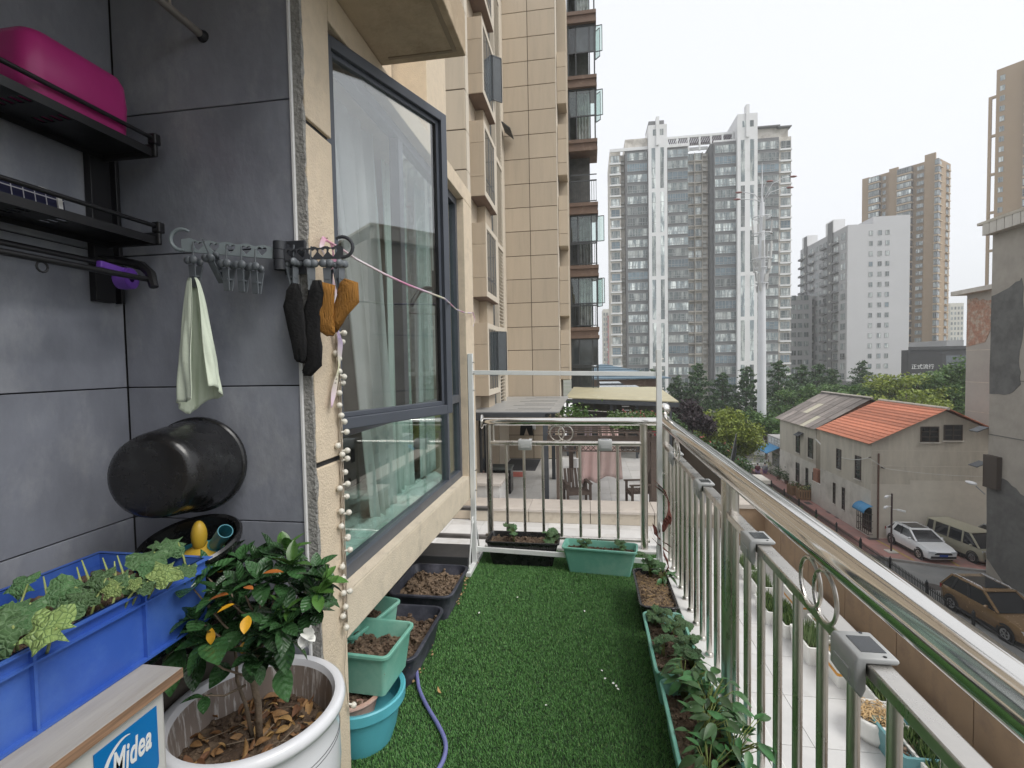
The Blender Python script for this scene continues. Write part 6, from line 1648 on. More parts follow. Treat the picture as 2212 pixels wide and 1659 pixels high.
tag(MB().lathe([(0, 0), (.45, 0), (.45, .006), (0, .006)], (p.x - .8, p.y - 2.2, ZG), 24).build("manhole_cover", mat("drain_iron", (0, 0, 0))), "dark manhole cover in the service road before the white car", "drain cover")
# ---- black iron boundary fence: base wall, posts, rails, pickets
fn_ = thing("iron_fence", (17.5, 45, ZG), "black iron picket fence on a low kerb along the red pavement", "fence")
M_IRON = mat("black_iron", (.015, .016, .018), .45)
MB().box(17.38, 17.62, 22, 61.5, ZG - .01, ZG + .12).build("base_kerb", M_KERB, fn_)
for z in (.22, .82):
    MB().box(17.48, 17.52, 22, 61.5, ZG + z, ZG + z + .035).build("rail", M_IRON, fn_)
postm = MB().box(-.05, .05, -.05, .05, 0, 1.0).lathe([(.07, 1.0), (.07, 1.04), (.03, 1.08), (.012, 1.16)], n=8, capt=True).mesh("post", M_IRON)
y = 22.2
while y < 61.6:
    obj("post", postm, fn_, (0, y - 45, .1)); y += 3.2
pkm = MB().box(-.014, .014, -.014, .014, 0, .84).lathe([(.02, .84), (.0, .93)], n=4).mesh("picket", M_IRON)
npk = 0
y = 27.0
while y < 61.4 and npk < 290:
    obj("picket", pkm, fn_, (0, y - 45, .12)); y += .13 if y < 52 else .16; npk += 1
# ================================================================ STREET HOUSES
M_CEM = mat("weathered_cement", (.49, .45, .38), .92, var=.12, scale=1.2, col2=(.36, .33, .28), c2lo=.48, c2hi=.75, c2scale=.5, stretch=(1.5, 1.5, .35), bump=.5, bscale=14)
M_CEML = mat("pale_cement", (.54, .51, .46), .92, var=.1, scale=1.5, col2=(.34, .31, .27), c2lo=.5, c2hi=.75, c2scale=.6)
M_CEMP = mat("patched_cement", (.55, .51, .44), .92, var=.08, scale=1.5)
M_RTILE = mat("red_roof_tile", (.46, .17, .10), .8, var=.2, scale=4, rnd=.2)
M_GROOF = mat("asbestos_sheet", (.21, .185, .17), .85, var=.25, scale=1.5, rnd=.25, stretch=(1, 1, 1))
M_WDW = mat("old_window_wood", (.06, .045, .035), .8)
M_WGL = mat("old_window_glass", (.03, .032, .034), .15, var=.4, scale=2, rnd=.4, spec=.7)
def oldwin(parent, c, nx, w_, h, bars=2, rows_=3, depth=.05):
    """window on a wall whose outward normal is nx"""
    n_ = Vector(nx); s = Vector((0, 0, 1)).cross(n_).normalized(); c = Vector(c)
    f = MB()
    for k in (-1, 1):
        f.obox(c + s * k * (w_ / 2 - .03) + n_ * .02, s * .03, n_ * .04, Vector((0, 0, h / 2)))
        f.obox(c + Vector((0, 0, k * (h / 2 - .03))) + n_ * .021, s * (w_ / 2 - .06), n_ * .04, Vector((0, 0, .03)))
    for k in range(1, bars): f.obox(c + s * w_ * (k / bars - .5) + n_ * .018, s * .022, n_ * .03, Vector((0, 0, h / 2 - .06)))
    for k in range(1, rows_): f.obox(c + Vector((0, 0, h * (k / rows_ - .5))) + n_ * .017, s * (w_ / 2 - .06), n_ * .028, Vector((0, 0, .02)))
    q = f.build("window", M_WDW, parent)
    MB().obox(c + n_ * .004, s * (w_ / 2 - .05), n_ * .003, Vector((0, 0, h / 2 - .05))).build("pane", M_WGL, q)
    MB().obox(c + Vector((0, 0, -h / 2 - .04)) + n_ * .05, s * (w_ / 2 + .06), n_ * .06, Vector((0, 0, .035))).build("sill", M_CEML, parent)
hA = thing("red_roofed_house", (19.8, 38.3, ZG), "grey rendered two-storey house with red tiled roof beside the parked white car", "house")
HX, HY = 19.8, 38.31
ZE, ZRD, XRD = -4.33, -2.14, 24.41
YB = 46.1
# render coats in courses on both street faces
MB().box(HX + .03, 29.0, HY + .03, YB, GP - .3, ZE).prism([(HX + .03, HY + .03, ZE), (29.0, HY + .03, ZE - 0.0), (XRD, HY + .03, ZRD)], (0, YB - HY - .03, 0)).build("core", M_CEM, hA)
MB().box(HX, 29, HY, HY + .03, GP + 3.9, ZE).build("wall", M_CEM, hA)
MB().box(HX - .006, 29, HY - .006, HY + .03, GP, GP + 3.9).build("wall", M_CEMP, hA)
MB().prism([(HX, HY + .005, ZE + .001), (29, HY + .005, ZE + .001), (XRD, HY + .005, ZRD - .02)], (0, .022, 0)).build("gable", M_CEM, hA)
MB().box(HX, HX + .03, HY + .031, YB, GP + 3.4, ZE).build("wall", M_CEM, hA)
MB().box(HX - .006, HX + .03, HY + .031, YB, GP, GP + 3.4).build("wall", M_CEML, hA)
for z in (GP + 5.2, GP + 6.3):
    MB().box(HX - .008, 29, HY - .008, HY, z - .018, z + .018).build("render_seam", M_CEMP, hA)
MB().box(HX + 2.5, HX + 7, HY - .007, HY + .0, GP + 3.9, GP + 4.2).build("render_patch", M_CEMP, hA)
Aq = lambda x, y: ((3096 + x / 2.074) / 1.8517, (1500 + y / 2.074) / 1.8517)
for (x, y, w_, h, b_, r2) in ((540, 697, .72, 1.62, 1, 5), (700, 768, .80, 1.75, 1, 5), (502, 980, .35, 1.7, 1, 5), (578, 1025, .4, 1.75, 1, 5)):
    c = at(*Aq(x, y), 0, HX); oldwin(hA, c, (-1, 0, 0), w_, h, b_, r2)
for (x, y) in ((1290, 492), (1484, 478)):
    c = at(*Aq(x, y), 1, HY); oldwin(hA, c, (0, -1, 0), 1.15, 1.1, 2, 3)
c = at(*Aq(735, 1190), 0, HX - .3)
gw_ = MB()
for k in range(7): gw_.box(c.x - .02, c.x + .02, c.y - .75 + .25 * k, c.y - .72 + .25 * k, c.z - .95, c.z + .55)
for k in range(4): gw_.box(c.x - .03, c.x + .0, c.y - .76, c.y + .78, c.z - .95 + .48 * k, c.z - .92 + .48 * k)
for yy in (c.y - .76, c.y + .74): 
    for k in range(4): gw_.box(c.x, HX - .006, yy, yy + .03, c.z - .95 + .48 * k, c.z - .92 + .48 * k)
tag(gw_.build("window_cage", M_WDW, hA), kind="stuff")
MB().box(HX - .02, HX - .006, c.y - .6, c.y + .6, c.z - .85, c.z + .9).build("caged_window", M_WGL, hA)
aw = MB().grid(lambda u, v: Vector((HX - .02 - .62 * math.sin(v * 1.5), c.y - .78 + 1.56 * u, c.z + .55 + .55 * math.cos(v * 1.5))), 2, 8).solid(.02)
aw.build("awning", mat("blue_awning", (.05, .22, .42), .5, var=.1), hA, smooth='all')
xp = at(*Aq(865, 1000), 1, HY - .08).x
MB().tube([(xp, HY - .08, GP), (xp, HY - .08, GP + 6.1)], .06, 10).build("drainpipe", mat("rust_pipe", (.13, .075, .055), .8, var=.3), hA, smooth=True)
# tiled roof: courses of tiles on both slopes
nc, nr = 34, 15
tmesh = {}
for side in (0, 1):
    xe = HX - .35 if side == 0 else 29.2
    ze = ZE - .16 if side == 0 else ZE - .1
    d = Vector((XRD - xe, 0, ZRD + .12 - ze)); L_ = d.length; dn_ = d.normalized(); nrm = Vector((-dn_.z, 0, dn_.x)) if side == 0 else Vector((dn_.z, 0, -dn_.x))
    if nrm.z < 0: nrm = -nrm
    cl_ = L_ / nr
    for r2 in range(nr):
        p0 = Vector((xe, 0, ze)) + dn_ * cl_ * r2
        mbt = MB()
        yy = HY - .35
        wt = (YB + .1 - HY + .35) / nc
        if side == 0:
            for k in range(nc):
                # S-shaped clay tiles: one arched strip per tile
                for j in range(3):
                    u0, u1 = j / 3, (j + 1) / 3
                    h0, h1 = .045 * math.sin(math.pi * u0), .045 * math.sin(math.pi * u1)
                    a = p0 + nrm * (.05 + h0) + Vector((0, yy + wt * (k + u0), 0)); b = p0 + nrm * (.05 + h1) + Vector((0, yy + wt * (k + u1), 0))
                    e = dn_ * (cl_ + .06) - nrm * .045
                    mbt.add([a, b, b + e, a + e, a - nrm * .05, b - nrm * .05], [(0, 1, 2, 3), (4, 5, 1, 0)])
            mbt.build("tile_course", M_RTILE, hA, org=p0 + Vector((0, HY, 0)))
        elif r2 % 3 == 0:
            MB().obox(p0 + dn_ * cl_ * 1.5 + Vector((0, (HY + YB) / 2, 0)) + nrm * .05, dn_ * cl_ * 1.5, Vector((0, (YB - HY) / 2 + .3, 0)), nrm * .03).build("tile_course", M_RTILE, hA)
MB().tube([(XRD, HY - .35, ZRD + .17), (XRD, YB + .1, ZRD + .17)], .10, 8).build("ridge_tiles", M_CEM, hA)

hB = thing("grey_roofed_house", (20.3, 48, ZG), "grey rendered house with corrugated asbestos roof and patched sheets", "house")
BX, BYn, BYf = 20.2, 47.9, 56.4
MB().box(BX + .03, 28.5, BYn + .03, BYf, GP - .3, -4.6).build("core", M_CEM, hB)
MB().box(BX, BX + .03, BYn, BYf, GP + 3.3, -4.6).build("wall", M_CEM, hB)
MB().box(BX - .006, BX + .03, BYn, BYf, GP, GP + 3.3).build("wall", M_CEML, hB)
MB().box(BX - .001, 28.5, BYn, BYn + .03, GP, -4.6).build("wall", M_CEM, hB)
MB().prism([(BX + .05, BYn + .02, -4.6), (28.4, BYn + .02, -4.6), (24.5, BYn + .02, -2.12)], (0, .2, 0)).build("brick_gable", mat("raw_brick", (.30, .14, .09), .9, var=.25, scale=9), hB)
for (x, y, w_, h) in ((200, 570, .9, 1.75), (305, 605, 1.0, 1.85), (198, 808, .8, 1.9), (275, 850, .5, 1.8), (333, 890, .5, 1.8)):
    c = at(*Aq(x, y), 0, BX); oldwin(hB, c, (-1, 0, 0), w_, h, 1, 3)
c = at(*Aq(190, 500), 0, BX - .4)
MB().prism([(BX - .5, c.y - .5, c.z - .05), (BX, c.y - .5, c.z + .25), (BX, c.y - .5, c.z + .3), (BX - .5, c.y - .5, c.z)], (0, 1.1, 0)).build("rain_hood", M_DKFR, hB)
nsh = 9
for side in (0, 1):
    xe = 19.85 if side == 0 else 28.9
    d = Vector((24.5 - xe, 0, -1.98 + 4.72)); L_ = d.length; dn_ = d.normalized(); nrm = Vector((-dn_.z, 0, dn_.x)) if side == 0 else Vector((dn_.z, 0, -dn_.x))
    if nrm.z < 0: nrm = -nrm
    for k in range(nsh):
        y0 = BYn - .5 + (BYf - BYn + .9) * k / nsh; y1 = BYn - .5 + (BYf - BYn + .9) * (k + 1) / nsh + .05
        for r2 in range(3):
            p0 = Vector((xe, 0, -4.72)) + dn_ * (L_ / 3) * r2 + nrm * (.03 + .02 * (k % 2) - .008 * r2)
            e = dn_ * (L_ / 3 + .15) - nrm * .03
            sh_ = MB().grid(lambda u, v: p0 + Vector((0, y0 + (y1 - y0) * u, 0)) + e * v + nrm * (.035 * math.cos(u * 6.283 * 5)), 20, 1)
            sh_.solid(.012)
            o = sh_.build("roof_sheet", M_GROOF if (k, r2, side) not in ((2, 0, 0), (5, 1, 0)) else mat("pale_sheet", (.42, .39, .31), .7, var=.15), hB, smooth='all')
MB().tube([(24.5, BYn - .5, -1.9), (24.5, BYf + .4, -1.9)], .10, 8).build("ridge", M_CEM, hB)
bw_ = thing("yard_wall", (20.0, 47, GP), "low brick and cement wall closing the gap between the two houses", "wall")
MB().box(19.82, 20.0, 46.15, 47.88, GP - .1, GP + 1.9).build("cement_face", M_CEML, bw_)
MB().box(19.95, 20.25, 47.0, 47.88, GP + .2, GP + 3.0).build("brick_face", mat("raw_brick", (0, 0, 0)), bw_)

# flower-shop annex with painted characters and blue awning
an = thing("shop_annex", (20.6, 59, GP), "low rendered shop annex with white painted characters and a blue awning", "building")
ax_ = 20.9
MB().box(ax_, 25, 56.6, 61.6, GP - .2, GP + 3.1).build("wall", M_CEML, an)
MB().box(ax_ - .15, 25, 56.6, 61.75, GP + 3.1, GP + 4.1).build("fascia", mat("annex_fascia", (.34, .33, .32), .85, var=.08), an)
MB().box(ax_ - .02, ax_ - .003, 57.2, 58.1, GP, GP + 2.1).build("door", M_DKGL, an)
MB().box(ax_ - .03, ax_ - .003, 58.5, 60.6, GP + .7, GP + 2.2).build("shop_window", M_DKGL, an)
q = MB().prism([(ax_ - 1.5, 58.0, GP + 2.45), (ax_ - .14, 58.0, GP + 3.1), (ax_ - .14, 58.0, GP + 3.16), (ax_ - 1.5, 58.0, GP + 2.51)], (0, 3.3, 0)).build("awning", mat("blue_awning", (0, 0, 0)), an)
try:
    fc = bpy.data.curves.new("fascia_text", 'FONT'); fc.body = "\u7ffc\u590f\u82b1\u5349"; fc.size = .8; fc.extrude = .004
    fo = bpy.data.objects.new("fascia_text", fc); COL.objects.link(fo); bpy.context.view_layer.update()
    lm = bpy.data.meshes.new_from_object(fo.evaluated_get(bpy.context.evaluated_depsgraph_get())); bpy.data.objects.remove(fo); lm.materials.clear(); lm.materials.append(M_LOGW)
    lo = obj("fascia_text", lm, an)
    lo.matrix_local = Matrix(((0, 0, -1, ax_ - .17 - an.location.x), (-1.15, 0, 0, 61.4 - an.location.y), (0, 1, 0, 3.3), (0, 0, 0, 1)))
except Exception as ex:
    print("text", ex)

# near grey block and pale block at the street's edge
M_OLDC = mat("old_block_cement", (.34, .31, .27), .92, var=.12, scale=.8, col2=(.27, .245, .21), c2lo=.48, c2hi=.7, c2scale=.35, bump=.4, bscale=10)
M_PATCH = mat("grey_plaster_patch", (.13, .128, .122), .92, var=.2, scale=1.5, col2=(.10, .098, .093), c2scale=.8)
gbk = thing("grey_block", (23.3, 30, ZG), "tall grey cement block with tiled cornice and dark plaster patches by the service road", "building")
MB().box(23.27, 34, 12, 32.9, ZG, 8.6).build("wall", M_OLDC, gbk)
def patch(name, pts, x, m, parent, th=.02):
    return MB().prism([(x, y_, z_) for y_, z_ in pts], (-th, 0, 0)).build(name, m, parent)
r_ = random.Random(12)
lo_ = at(2135, 1010, 0, 23.26); 
jag = lambda pts, n, a: [q for i in range(len(pts)) for q in [(pts[i][0] + (pts[(i + 1) % len(pts)][0] - pts[i][0]) * k / n + r_.uniform(-a, a), pts[i][1] + (pts[(i + 1) % len(pts)][1] - pts[i][1]) * k / n + r_.uniform(-a, a)) for k in range(n)]]
gq = lambda px, py: (lambda p: (p.y, p.z))(at(px, py, 0, 23.25))
patch("plaster_patch", [gq(2131, 1022)] + [gq(2140 + 9 * k, 1018 + 6.5 * k + r_.uniform(-5, 5)) for k in range(9)] + [gq(2212, 1325), gq(2131, 1205)], 23.27, M_PATCH, gbk)
patch("plaster_patch", jag([gq(2142, 640), gq(2180, 620), gq(2208, 600), gq(2212, 690), gq(2200, 780), gq(2205, 830), gq(2180, 852), gq(2137, 850)], 4, .05), 23.27, M_PATCH, gbk)
for z in (3.4, .2, -3.0, -6.2):
    MB().box(23.245, 23.27, 12, 32.9, z - .02, z + .02).build("render_seam", M_PATCH, gbk)
for k in range(40):
    y0 = 32.95 - .52 * k
    MB().box(22.75, 23.27, y0 - .5, y0 - .02, 8.6, 9.25).build("cornice_tile", M_CEML, gbk, org=(23, y0, 8.6))
MB().box(22.72, 34, 12, 33.3, 9.25, 9.4).build("coping", M_CEM, gbk)
MB().box(23.0, 23.27, 31.9, 32.9, -6.1, -4.2).build("meter_shelf", M_WDW, gbk)
for z in (-2.9, -5.0):
    MB().prism([(22.7, 32.9, z), (23.27, 32.9, z + .25), (23.27, 32.9, z + .3), (22.7, 32.9, z + .05)], (0, .7, 0)).build("rain_hood", M_DKFR, gbk)
pbk = thing("pale_block", (31, 42, ZG), "pale rendered block with bare brick patch behind the grey one", "building")
XP = 31.0
y0_, y1_ = at(2088, 700, 0, XP).y, 39.5
zt3 = at(2092, 636, 0, XP).z
MB().box(XP, XP + 9, y1_, y0_, ZG, zt3).build("wall", mat("pale_render", (.40, .375, .335), .9, var=.1, scale=.6, col2=(.33, .31, .28), c2scale=.3), pbk)
MB().box(XP - .7, XP + 9.5, y1_ - .5, y0_ + .8, zt3, zt3 + .35).build("cornice", M_CEML, pbk)
MB().prism([(XP - .005, y_, z_) for y_, z_ in [(y0_ - .05, zt3 - .4)] + [(y0_ - .4 - .32 * k, zt3 - .3 - .06 * k + r_.uniform(-.2, .2)) for k in range(8)] + [(y0_ - 2.6 + r_.uniform(-.2, .2), zt3 - 1.2 - .5 * k) for k in range(5)] + [(y0_ - 2.0, zt3 - 4.0), (y0_ - .05, zt3 - 4.3)]], (-.02, 0, 0)).build("brick_patch", mat("bare_brick", (.36, .20, .14), .92, var=.3, scale=5, col2=(.42, .35, .28), c2scale=1.5), pbk)
for z in (zt3 - 4.6, zt3 - 7.2, zt3 - 9.6): MB().box(XP - .012, XP, y1_, y0_, z - .03, z + .03).build("render_seam", M_CEM, pbk)
for z in (zt3 - 3.0, zt3 - 6.5): MB().prism([(XP - .6, y1_ + 1.2, z), (XP, y1_ + 1.2, z + .3), (XP, y1_ + 1.2, z + .35), (XP - .6, y1_ + 1.2, z + .05)], (0, 1.2, 0)).build("rain_hood", M_DKFR, pbk)

# ================================================================ TOWERS
M_TGREY = mat("tower_grey", (.17, .17, .172), .8, var=.06, scale=.1)
M_TWHITE = mat("tower_white", (.72, .72, .72), .8, var=.06, scale=.1, col2=(.50, .49, .47), c2lo=.55, c2hi=.75, c2scale=.08)
M_TCREAM = mat("tower_cream", (.70, .66, .60), .8, var=.1, scale=.2, col2=(.38, .35, .31), c2scale=.2)
M_TFR = mat("tower_frame", (.30, .31, .31), .5)
M_TGL = mat("tower_glass", (.15, .185, .19), .08, var=.55, scale=.45, rnd=.65, huernd=.03, spec=.9, col2=(.55, .58, .56), c2lo=.46, c2hi=.60, c2scale=.55, stretch=(1.6, 1, .25))
M_TGB = mat("tower_glass_blue", (.14, .19, .22), .08, var=.3, scale=.5, rnd=.3, spec=.9)
M_AC = mat("condenser_white", (.52, .51, .48), .6, var=.1)
def winmesh(w_, h, cols, low=.32, extra=0):
    """frame (with sill rail) and glass for a window of width w_, height h, centred on the origin, facing -Y"""
    f = MB()
    f.box(-w_ / 2, w_ / 2, -.06, .04, -h / 2, -h / 2 + .09).box(-w_ / 2, w_ / 2, -.06, .04, h / 2 - .09, h / 2)
    for k in range(cols + 1):
        x = -w_ / 2 + (w_ - .08) * k / cols
        f.box(x, x + .08, -.055, .035, -h / 2 + .09, h / 2 - .09)
    if low: f.box(-w_ / 2 + .08, w_ / 2 - .08, -.05, .03, -h / 2 + h * low - .05, -h / 2 + h * low + .05)
    if extra:
        x0 = -w_ / 2 + (w_ - .08) * (extra - 1) / cols
        f.box(x0 + .1, x0 + (w_ - .08) / cols, -.09, -.056, h * .02, h * .08).box(x0 + .1, x0 + (w_ - .08) / cols, -.09, -.056, h / 2 - .2, h / 2 - .1)
    return f.mesh("window", M_TFR), MB().box(-w_ / 2 + .04, w_ / 2 - .04, -.01, .01, -h / 2 + .04, h / 2 - .04).mesh("pane", M_TGL), MB().box(-w_ / 2 + .04, w_ / 2 - .04, -.01, .01, -h / 2 + .04, h / 2 - .04).mesh("pane", M_TGB)
def putwin(parent, wm, loc, rz=0, r_=random, blue=.12):
    w_ = obj("window", wm[0], parent, loc, (0, 0, rz))
    obj("pane", wm[2] if r_.random() < blue else wm[1], w_)
acm = MB().box(-.42, .42, -.35, 0, -.3, .3).lathe([(.2, 0), (.2, .02), (0, .02)], (-.08, -.35, 0), 10, axis=(0, -1, 0)).mesh("condenser", M_AC)

# --- grey and white slab tower straight ahead
YT = 139.08
t1 = thing("grey_white_tower", (29, YT, ZG), "grey and white high-rise with two white service cores and roof pergola", "building")
X1 = lambda px: at(px, 420, 1, YT).x
def tb(nm, x0, x1, y0, y1, z0, z1, m): return MB().box(x0, x1, y0, y1, z0, z1).build(nm, m, t1)
ZTOP = 58.9
colX = dict(a0=X1(1318), a1=X1(1341), b1=X1(1351), c1=X1(1400), d1=X1(1440), e1=X1(1486), f1=X1(1535), g0=X1(1541), g1=X1(1589), h1=X1(1632), i1=X1(1681), j1=X1(1708))
c = colX
tb("end_wing", c['a0'], c['a1'], YT + .6, YT + 16, ZG, ZTOP + .4, M_TCREAM)
tb("recess", c['a1'], c['b1'], YT + 2.2, YT + 16, ZG, ZTOP - .4, M_TCREAM)
tb("bay_stack", c['b1'], c['c1'], YT, YT + 16, ZG, ZTOP, M_TGREY)
tb("service_core", c['c1'] + .01, c['d1'], YT - 1.2, YT + 12, ZG, 64.4, M_TWHITE)
tb("bay_stack", c['d1'] + .01, c['e1'], YT, YT + 16, ZG, ZTOP, M_TGREY)
tb("recess", c['e1'] + .01, c['f1'], YT + 3.2, YT + 16, ZG, ZTOP - 1.2, M_TCREAM)
tb("side_wall", c['f1'], c['g0'], YT + .3, YT + 16, ZG, ZTOP, M_TGREY)
tb("bay_stack", c['g0'] + .01, c['g1'], YT - .4, YT + 16, ZG, ZTOP, M_TGREY)
tb("service_core", c['g1'] + .01, c['h1'], YT - 1.6, YT + 12, ZG, 65.0, M_TWHITE)
tb("bay_stack", c['h1'] + .01, c['i1'], YT - .4, YT + 16, ZG, ZTOP, M_TGREY)
tb("end_wing", c['i1'] + .01, c['j1'], YT - .2, YT + 16, ZG, ZTOP, M_TCREAM)
# roof storeys, parapets, stair heads, pergola
tb("roof_storey", c['b1'], c['c1'] - .05, YT + .5, YT + 12, ZTOP, 61.9, M_TCREAM)
tb("roof_storey", c['h1'] + .05, c['i1'] - .3, YT + .2, YT + 12, ZTOP, 61.5, M_TCREAM)
tb("roof_storey", c['i1'] - .25, c['j1'] - .6, YT + .3, YT + 12, ZTOP, 61.2, M_TCREAM)
tb("roof_eave", c['h1'] + .05, c['i1'] + .1, YT - 1.0, YT + 12, 61.5, 61.8, M_TGREY)
tb("roof_eave", c['i1'] - .2, c['j1'] - .1, YT - .8, YT + 12, 61.2, 61.5, M_TGREY)
tb("stair_head", c['c1'] + .3, c['d1'] - .5, YT + .5, YT + 8, 64.4, 66.2, M_TGREY)
tb("roof_fin", (c['c1'] + c['d1']) / 2 - .4, (c['c1'] + c['d1']) / 2 + .4, YT - 1.5, YT, 59, 66.4, M_TWHITE)
tb("roof_fin", (c['g1'] + c['h1']) / 2 - .4, (c['g1'] + c['h1']) / 2 + .4, YT - 1.9, YT, 59, 67.2, M_TWHITE)
for x0, x1 in ((c['d1'], c['e1']), (c['e1'], c['f1']), (c['g0'], c['g1']), (c['a0'], c['c1'])):
    tb("parapet", x0, x1, YT - .25 if x0 != c['e1'] else YT + 2.9, YT + .1 if x0 != c['e1'] else YT + 3.2, ZTOP - .3, ZTOP + .5, M_TWHITE)
pgx0, pgx1 = c['d1'] + .1, c['g1'] - .1
tb("pergola_beam", pgx0, pgx1, YT + 1, YT + 1.5, 61.3, 61.9, M_TWHITE)
tb("pergola_beam", pgx0, pgx1, YT + 6, YT + 6.5, 61.3, 61.9, M_TWHITE)
for k in range(30):
    x = pgx0 + (pgx1 - pgx0) * (k + .5) / 30
    tb("pergola_slat", x - .12, x + .12, YT + 1.5, YT + 6, 61.35, 61.8, mat("plum_slat", (.13, .085, .11), .8))
for k in range(7):
    x = pgx0 + (pgx1 - pgx0) * k / 6 + (.3 if k == 0 else -.3 if k == 6 else 0)
    tb("pergola_post", x - .2, x + .2, YT + 1.0, YT + 1.4, ZTOP - 1.2, 61.3, M_TWHITE)
r_ = random.Random(99)
wW = c['c1'] - c['b1'] - .7
W_wide = [winmesh(wW, 2.1, n, lw, ex) for n, lw, ex in ((6, .33, 0), (4, .33, 0), (8, .35, 0), (5, .28, 4))]
wN = c['a1'] - c['a0'] - .5
W_end = [winmesh(wN, 1.95, 3, .3), winmesh(wN, 1.95, 2, .3)]
W_rec = [winmesh(1.75, 1.9, 2, .3), winmesh(1.75, 1.9, 1, .3)]
NF = 24
for k in range(NF):
    z = 57.0 - 2.9 * k
    zl = z - ZG
    for x0, x1, yy in ((c['b1'], c['c1'], YT), (c['d1'], c['e1'], YT), (c['g0'], c['g1'], YT - .4), (c['h1'], c['i1'], YT - .4)):
        putwin(t1, r_.choice(W_wide), ((x0 + x1) / 2 - 29 + .15, yy - .03 - YT, zl), 0, r_)
        MB_ = None
    putwin(t1, r_.choice(W_end), ((c['a0'] + c['a1']) / 2 - 29, .57, zl - .1), 0, r_)
    putwin(t1, r_.choice(W_end), ((c['i1'] + c['j1']) / 2 - 29 + .2, -.23, zl - .1), 0, r_)
    for fx in (.22, .57):
        putwin(t1, r_.choice(W_rec), (c['e1'] + (c['f1'] - c['e1']) * fx - 29, 3.17, zl - .1), 0, r_, .06)
    tb("floor_slab", c['e1'] + .05, c['f1'] - .05, YT + 2.5, YT + 3.3, z - 1.45, z - 1.3, M_TCREAM)
    tb("floor_slab", c['a0'] - .1, c['a1'] + .1, YT + .2, YT + .7, z - 1.55, z - 1.15, M_TWHITE)
    tb("floor_slab", c['i1'] + .3, c['j1'] + .1, YT - .6, YT - .1, z - 1.55, z - 1.15, M_TWHITE)
    for j in range(2):
        if r_.random() < .85: obj("condenser", acm, t1, (c['e1'] + (c['f1'] - c['e1']) * .84 - 29, 3.0, zl - .9 + .9 * j))
        if r_.random() < .8: obj("condenser", acm, t1, ((c['a1'] + c['b1']) / 2 - 29, 2.1, zl - .9 + .9 * j))
for fx in (.40, .745):
    tb("recess_fin", c['e1'] + (c['f1'] - c['e1']) * fx - .08, c['e1'] + (c['f1'] - c['e1']) * fx + .08, YT + 2.5, YT + 3.2, ZG, 57.8, M_TCREAM)
for cx_ in ((c['c1'], c['d1'], YT - 1.2), (c['g1'], c['h1'], YT - 1.6)):
    for fx in (.17, .63):
        x0 = cx_[0] + (cx_[1] - cx_[0]) * fx; x1 = x0 + (cx_[1] - cx_[0]) * .20
        zt2 = 58.4
        while zt2 > ZG + 4:
            z0 = zt2 - 10.6
            q = tb("stair_window", x0, x1, cx_[2] - .02, cx_[2] + .1, z0, zt2, M_TGL)
            for j in range(1, 4):
                MB().box(x0, x1, cx_[2] - .05, cx_[2] - .021, z0 + 10.6 * j / 4 - .05, z0 + 10.6 * j / 4 + .05).build("transom", M_TFR, q)
            zt2 -= 11.6
    for fx in (.25, .62):
        x0 = cx_[0] + (cx_[1] - cx_[0]) * fx
        tb("stair_window", x0, x0 + .9, cx_[2] - .03, cx_[2] + .1, 61.6, 63.2, M_TGL)

# --- white slab block
Y2, X2a, X2b = 155.5, 73.6, 89.6
t2 = thing("white_slab_block", (X2a, Y2, ZG), "white gable-ended apartment slab with rows of small windows and a dark balcony side", "building")
M_SLABW = mat("slab_white", (.52, .52, .53), .85, var=.04, scale=.1)
MB().box(X2a, X2b, Y2, 187.5, -5.0, 39.6).build("wall", M_SLABW, t2)
MB().box(X2a - .02, X2b + .02, Y2 - .02, 187.5, ZG, -5.0).build("plinth", M_TGREY, t2)
MB().box(X2a + 6.5, X2b, Y2 + .0, Y2 + 12, 39.6, 41.5).build("roof_parapet", M_SLABW, t2)
MB().box(X2a - .2, X2a + 3, Y2 + 8, Y2 + 13, 39.6, 43.4).build("roof_house", M_TWHITE, t2)
MB().box(X2a - .2, X2a + 3, Y2 + 26, Y2 + 30, 39.6, 43.2).build("roof_house", M_TWHITE, t2)
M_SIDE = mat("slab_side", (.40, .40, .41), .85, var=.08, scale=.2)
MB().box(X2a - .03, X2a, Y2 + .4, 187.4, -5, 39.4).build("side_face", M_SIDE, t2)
for y0, y1 in ((Y2 + 8.5, Y2 + 11.5), (Y2 + 26.3, Y2 + 28.5)):
    MB().box(X2a - .3, X2a - .03, y0, y1, ZG, 43.0).build("dark_fin", M_TGREY, t2)
w2m = winmesh(1.0, 1.35, 2, .0)
wsm = winmesh(2.6, 1.9, 3, .3); wsn = winmesh(1.5, 1.7, 2, .0)
balm = MB().box(-1.7, 1.7, -.9, 0, -.12, .12).box(-1.7, 1.7, -.9, -.82, .12, .5).mesh("balcony", M_TGREY)
for k in range(15):
    z = 36.95 - 2.9 * k
    for x in (79.6, 81.9, 83.85):
        if z > -5: putwin(t2, w2m, (x - X2a, -.02, z - ZG), 0, r_, .03)
    if z < -6: continue
    for yy, m_ in ((Y2 + 2.4, wsm), (Y2 + 6.6, wsm), (Y2 + 13.5, wsm), (Y2 + 16.8, wsn), (Y2 + 19.2, wsn), (Y2 + 23, wsm), (Y2 + 30, wsm)):
        putwin(t2, m_, (-.06, yy - Y2, z - ZG), R(-90), r_, .02)
        if m_ is wsm and yy != Y2 + 2.4: obj("balcony", balm, t2, (-.04, yy - Y2, z - ZG - 1.25), (0, 0, R(-90)))
    for yy in (Y2 + 9.4, Y2 + 27.2, Y2 + 21): obj("condenser", acm, t2, (-.3, yy - Y2, z - ZG - .6), (0, 0, R(-90)))
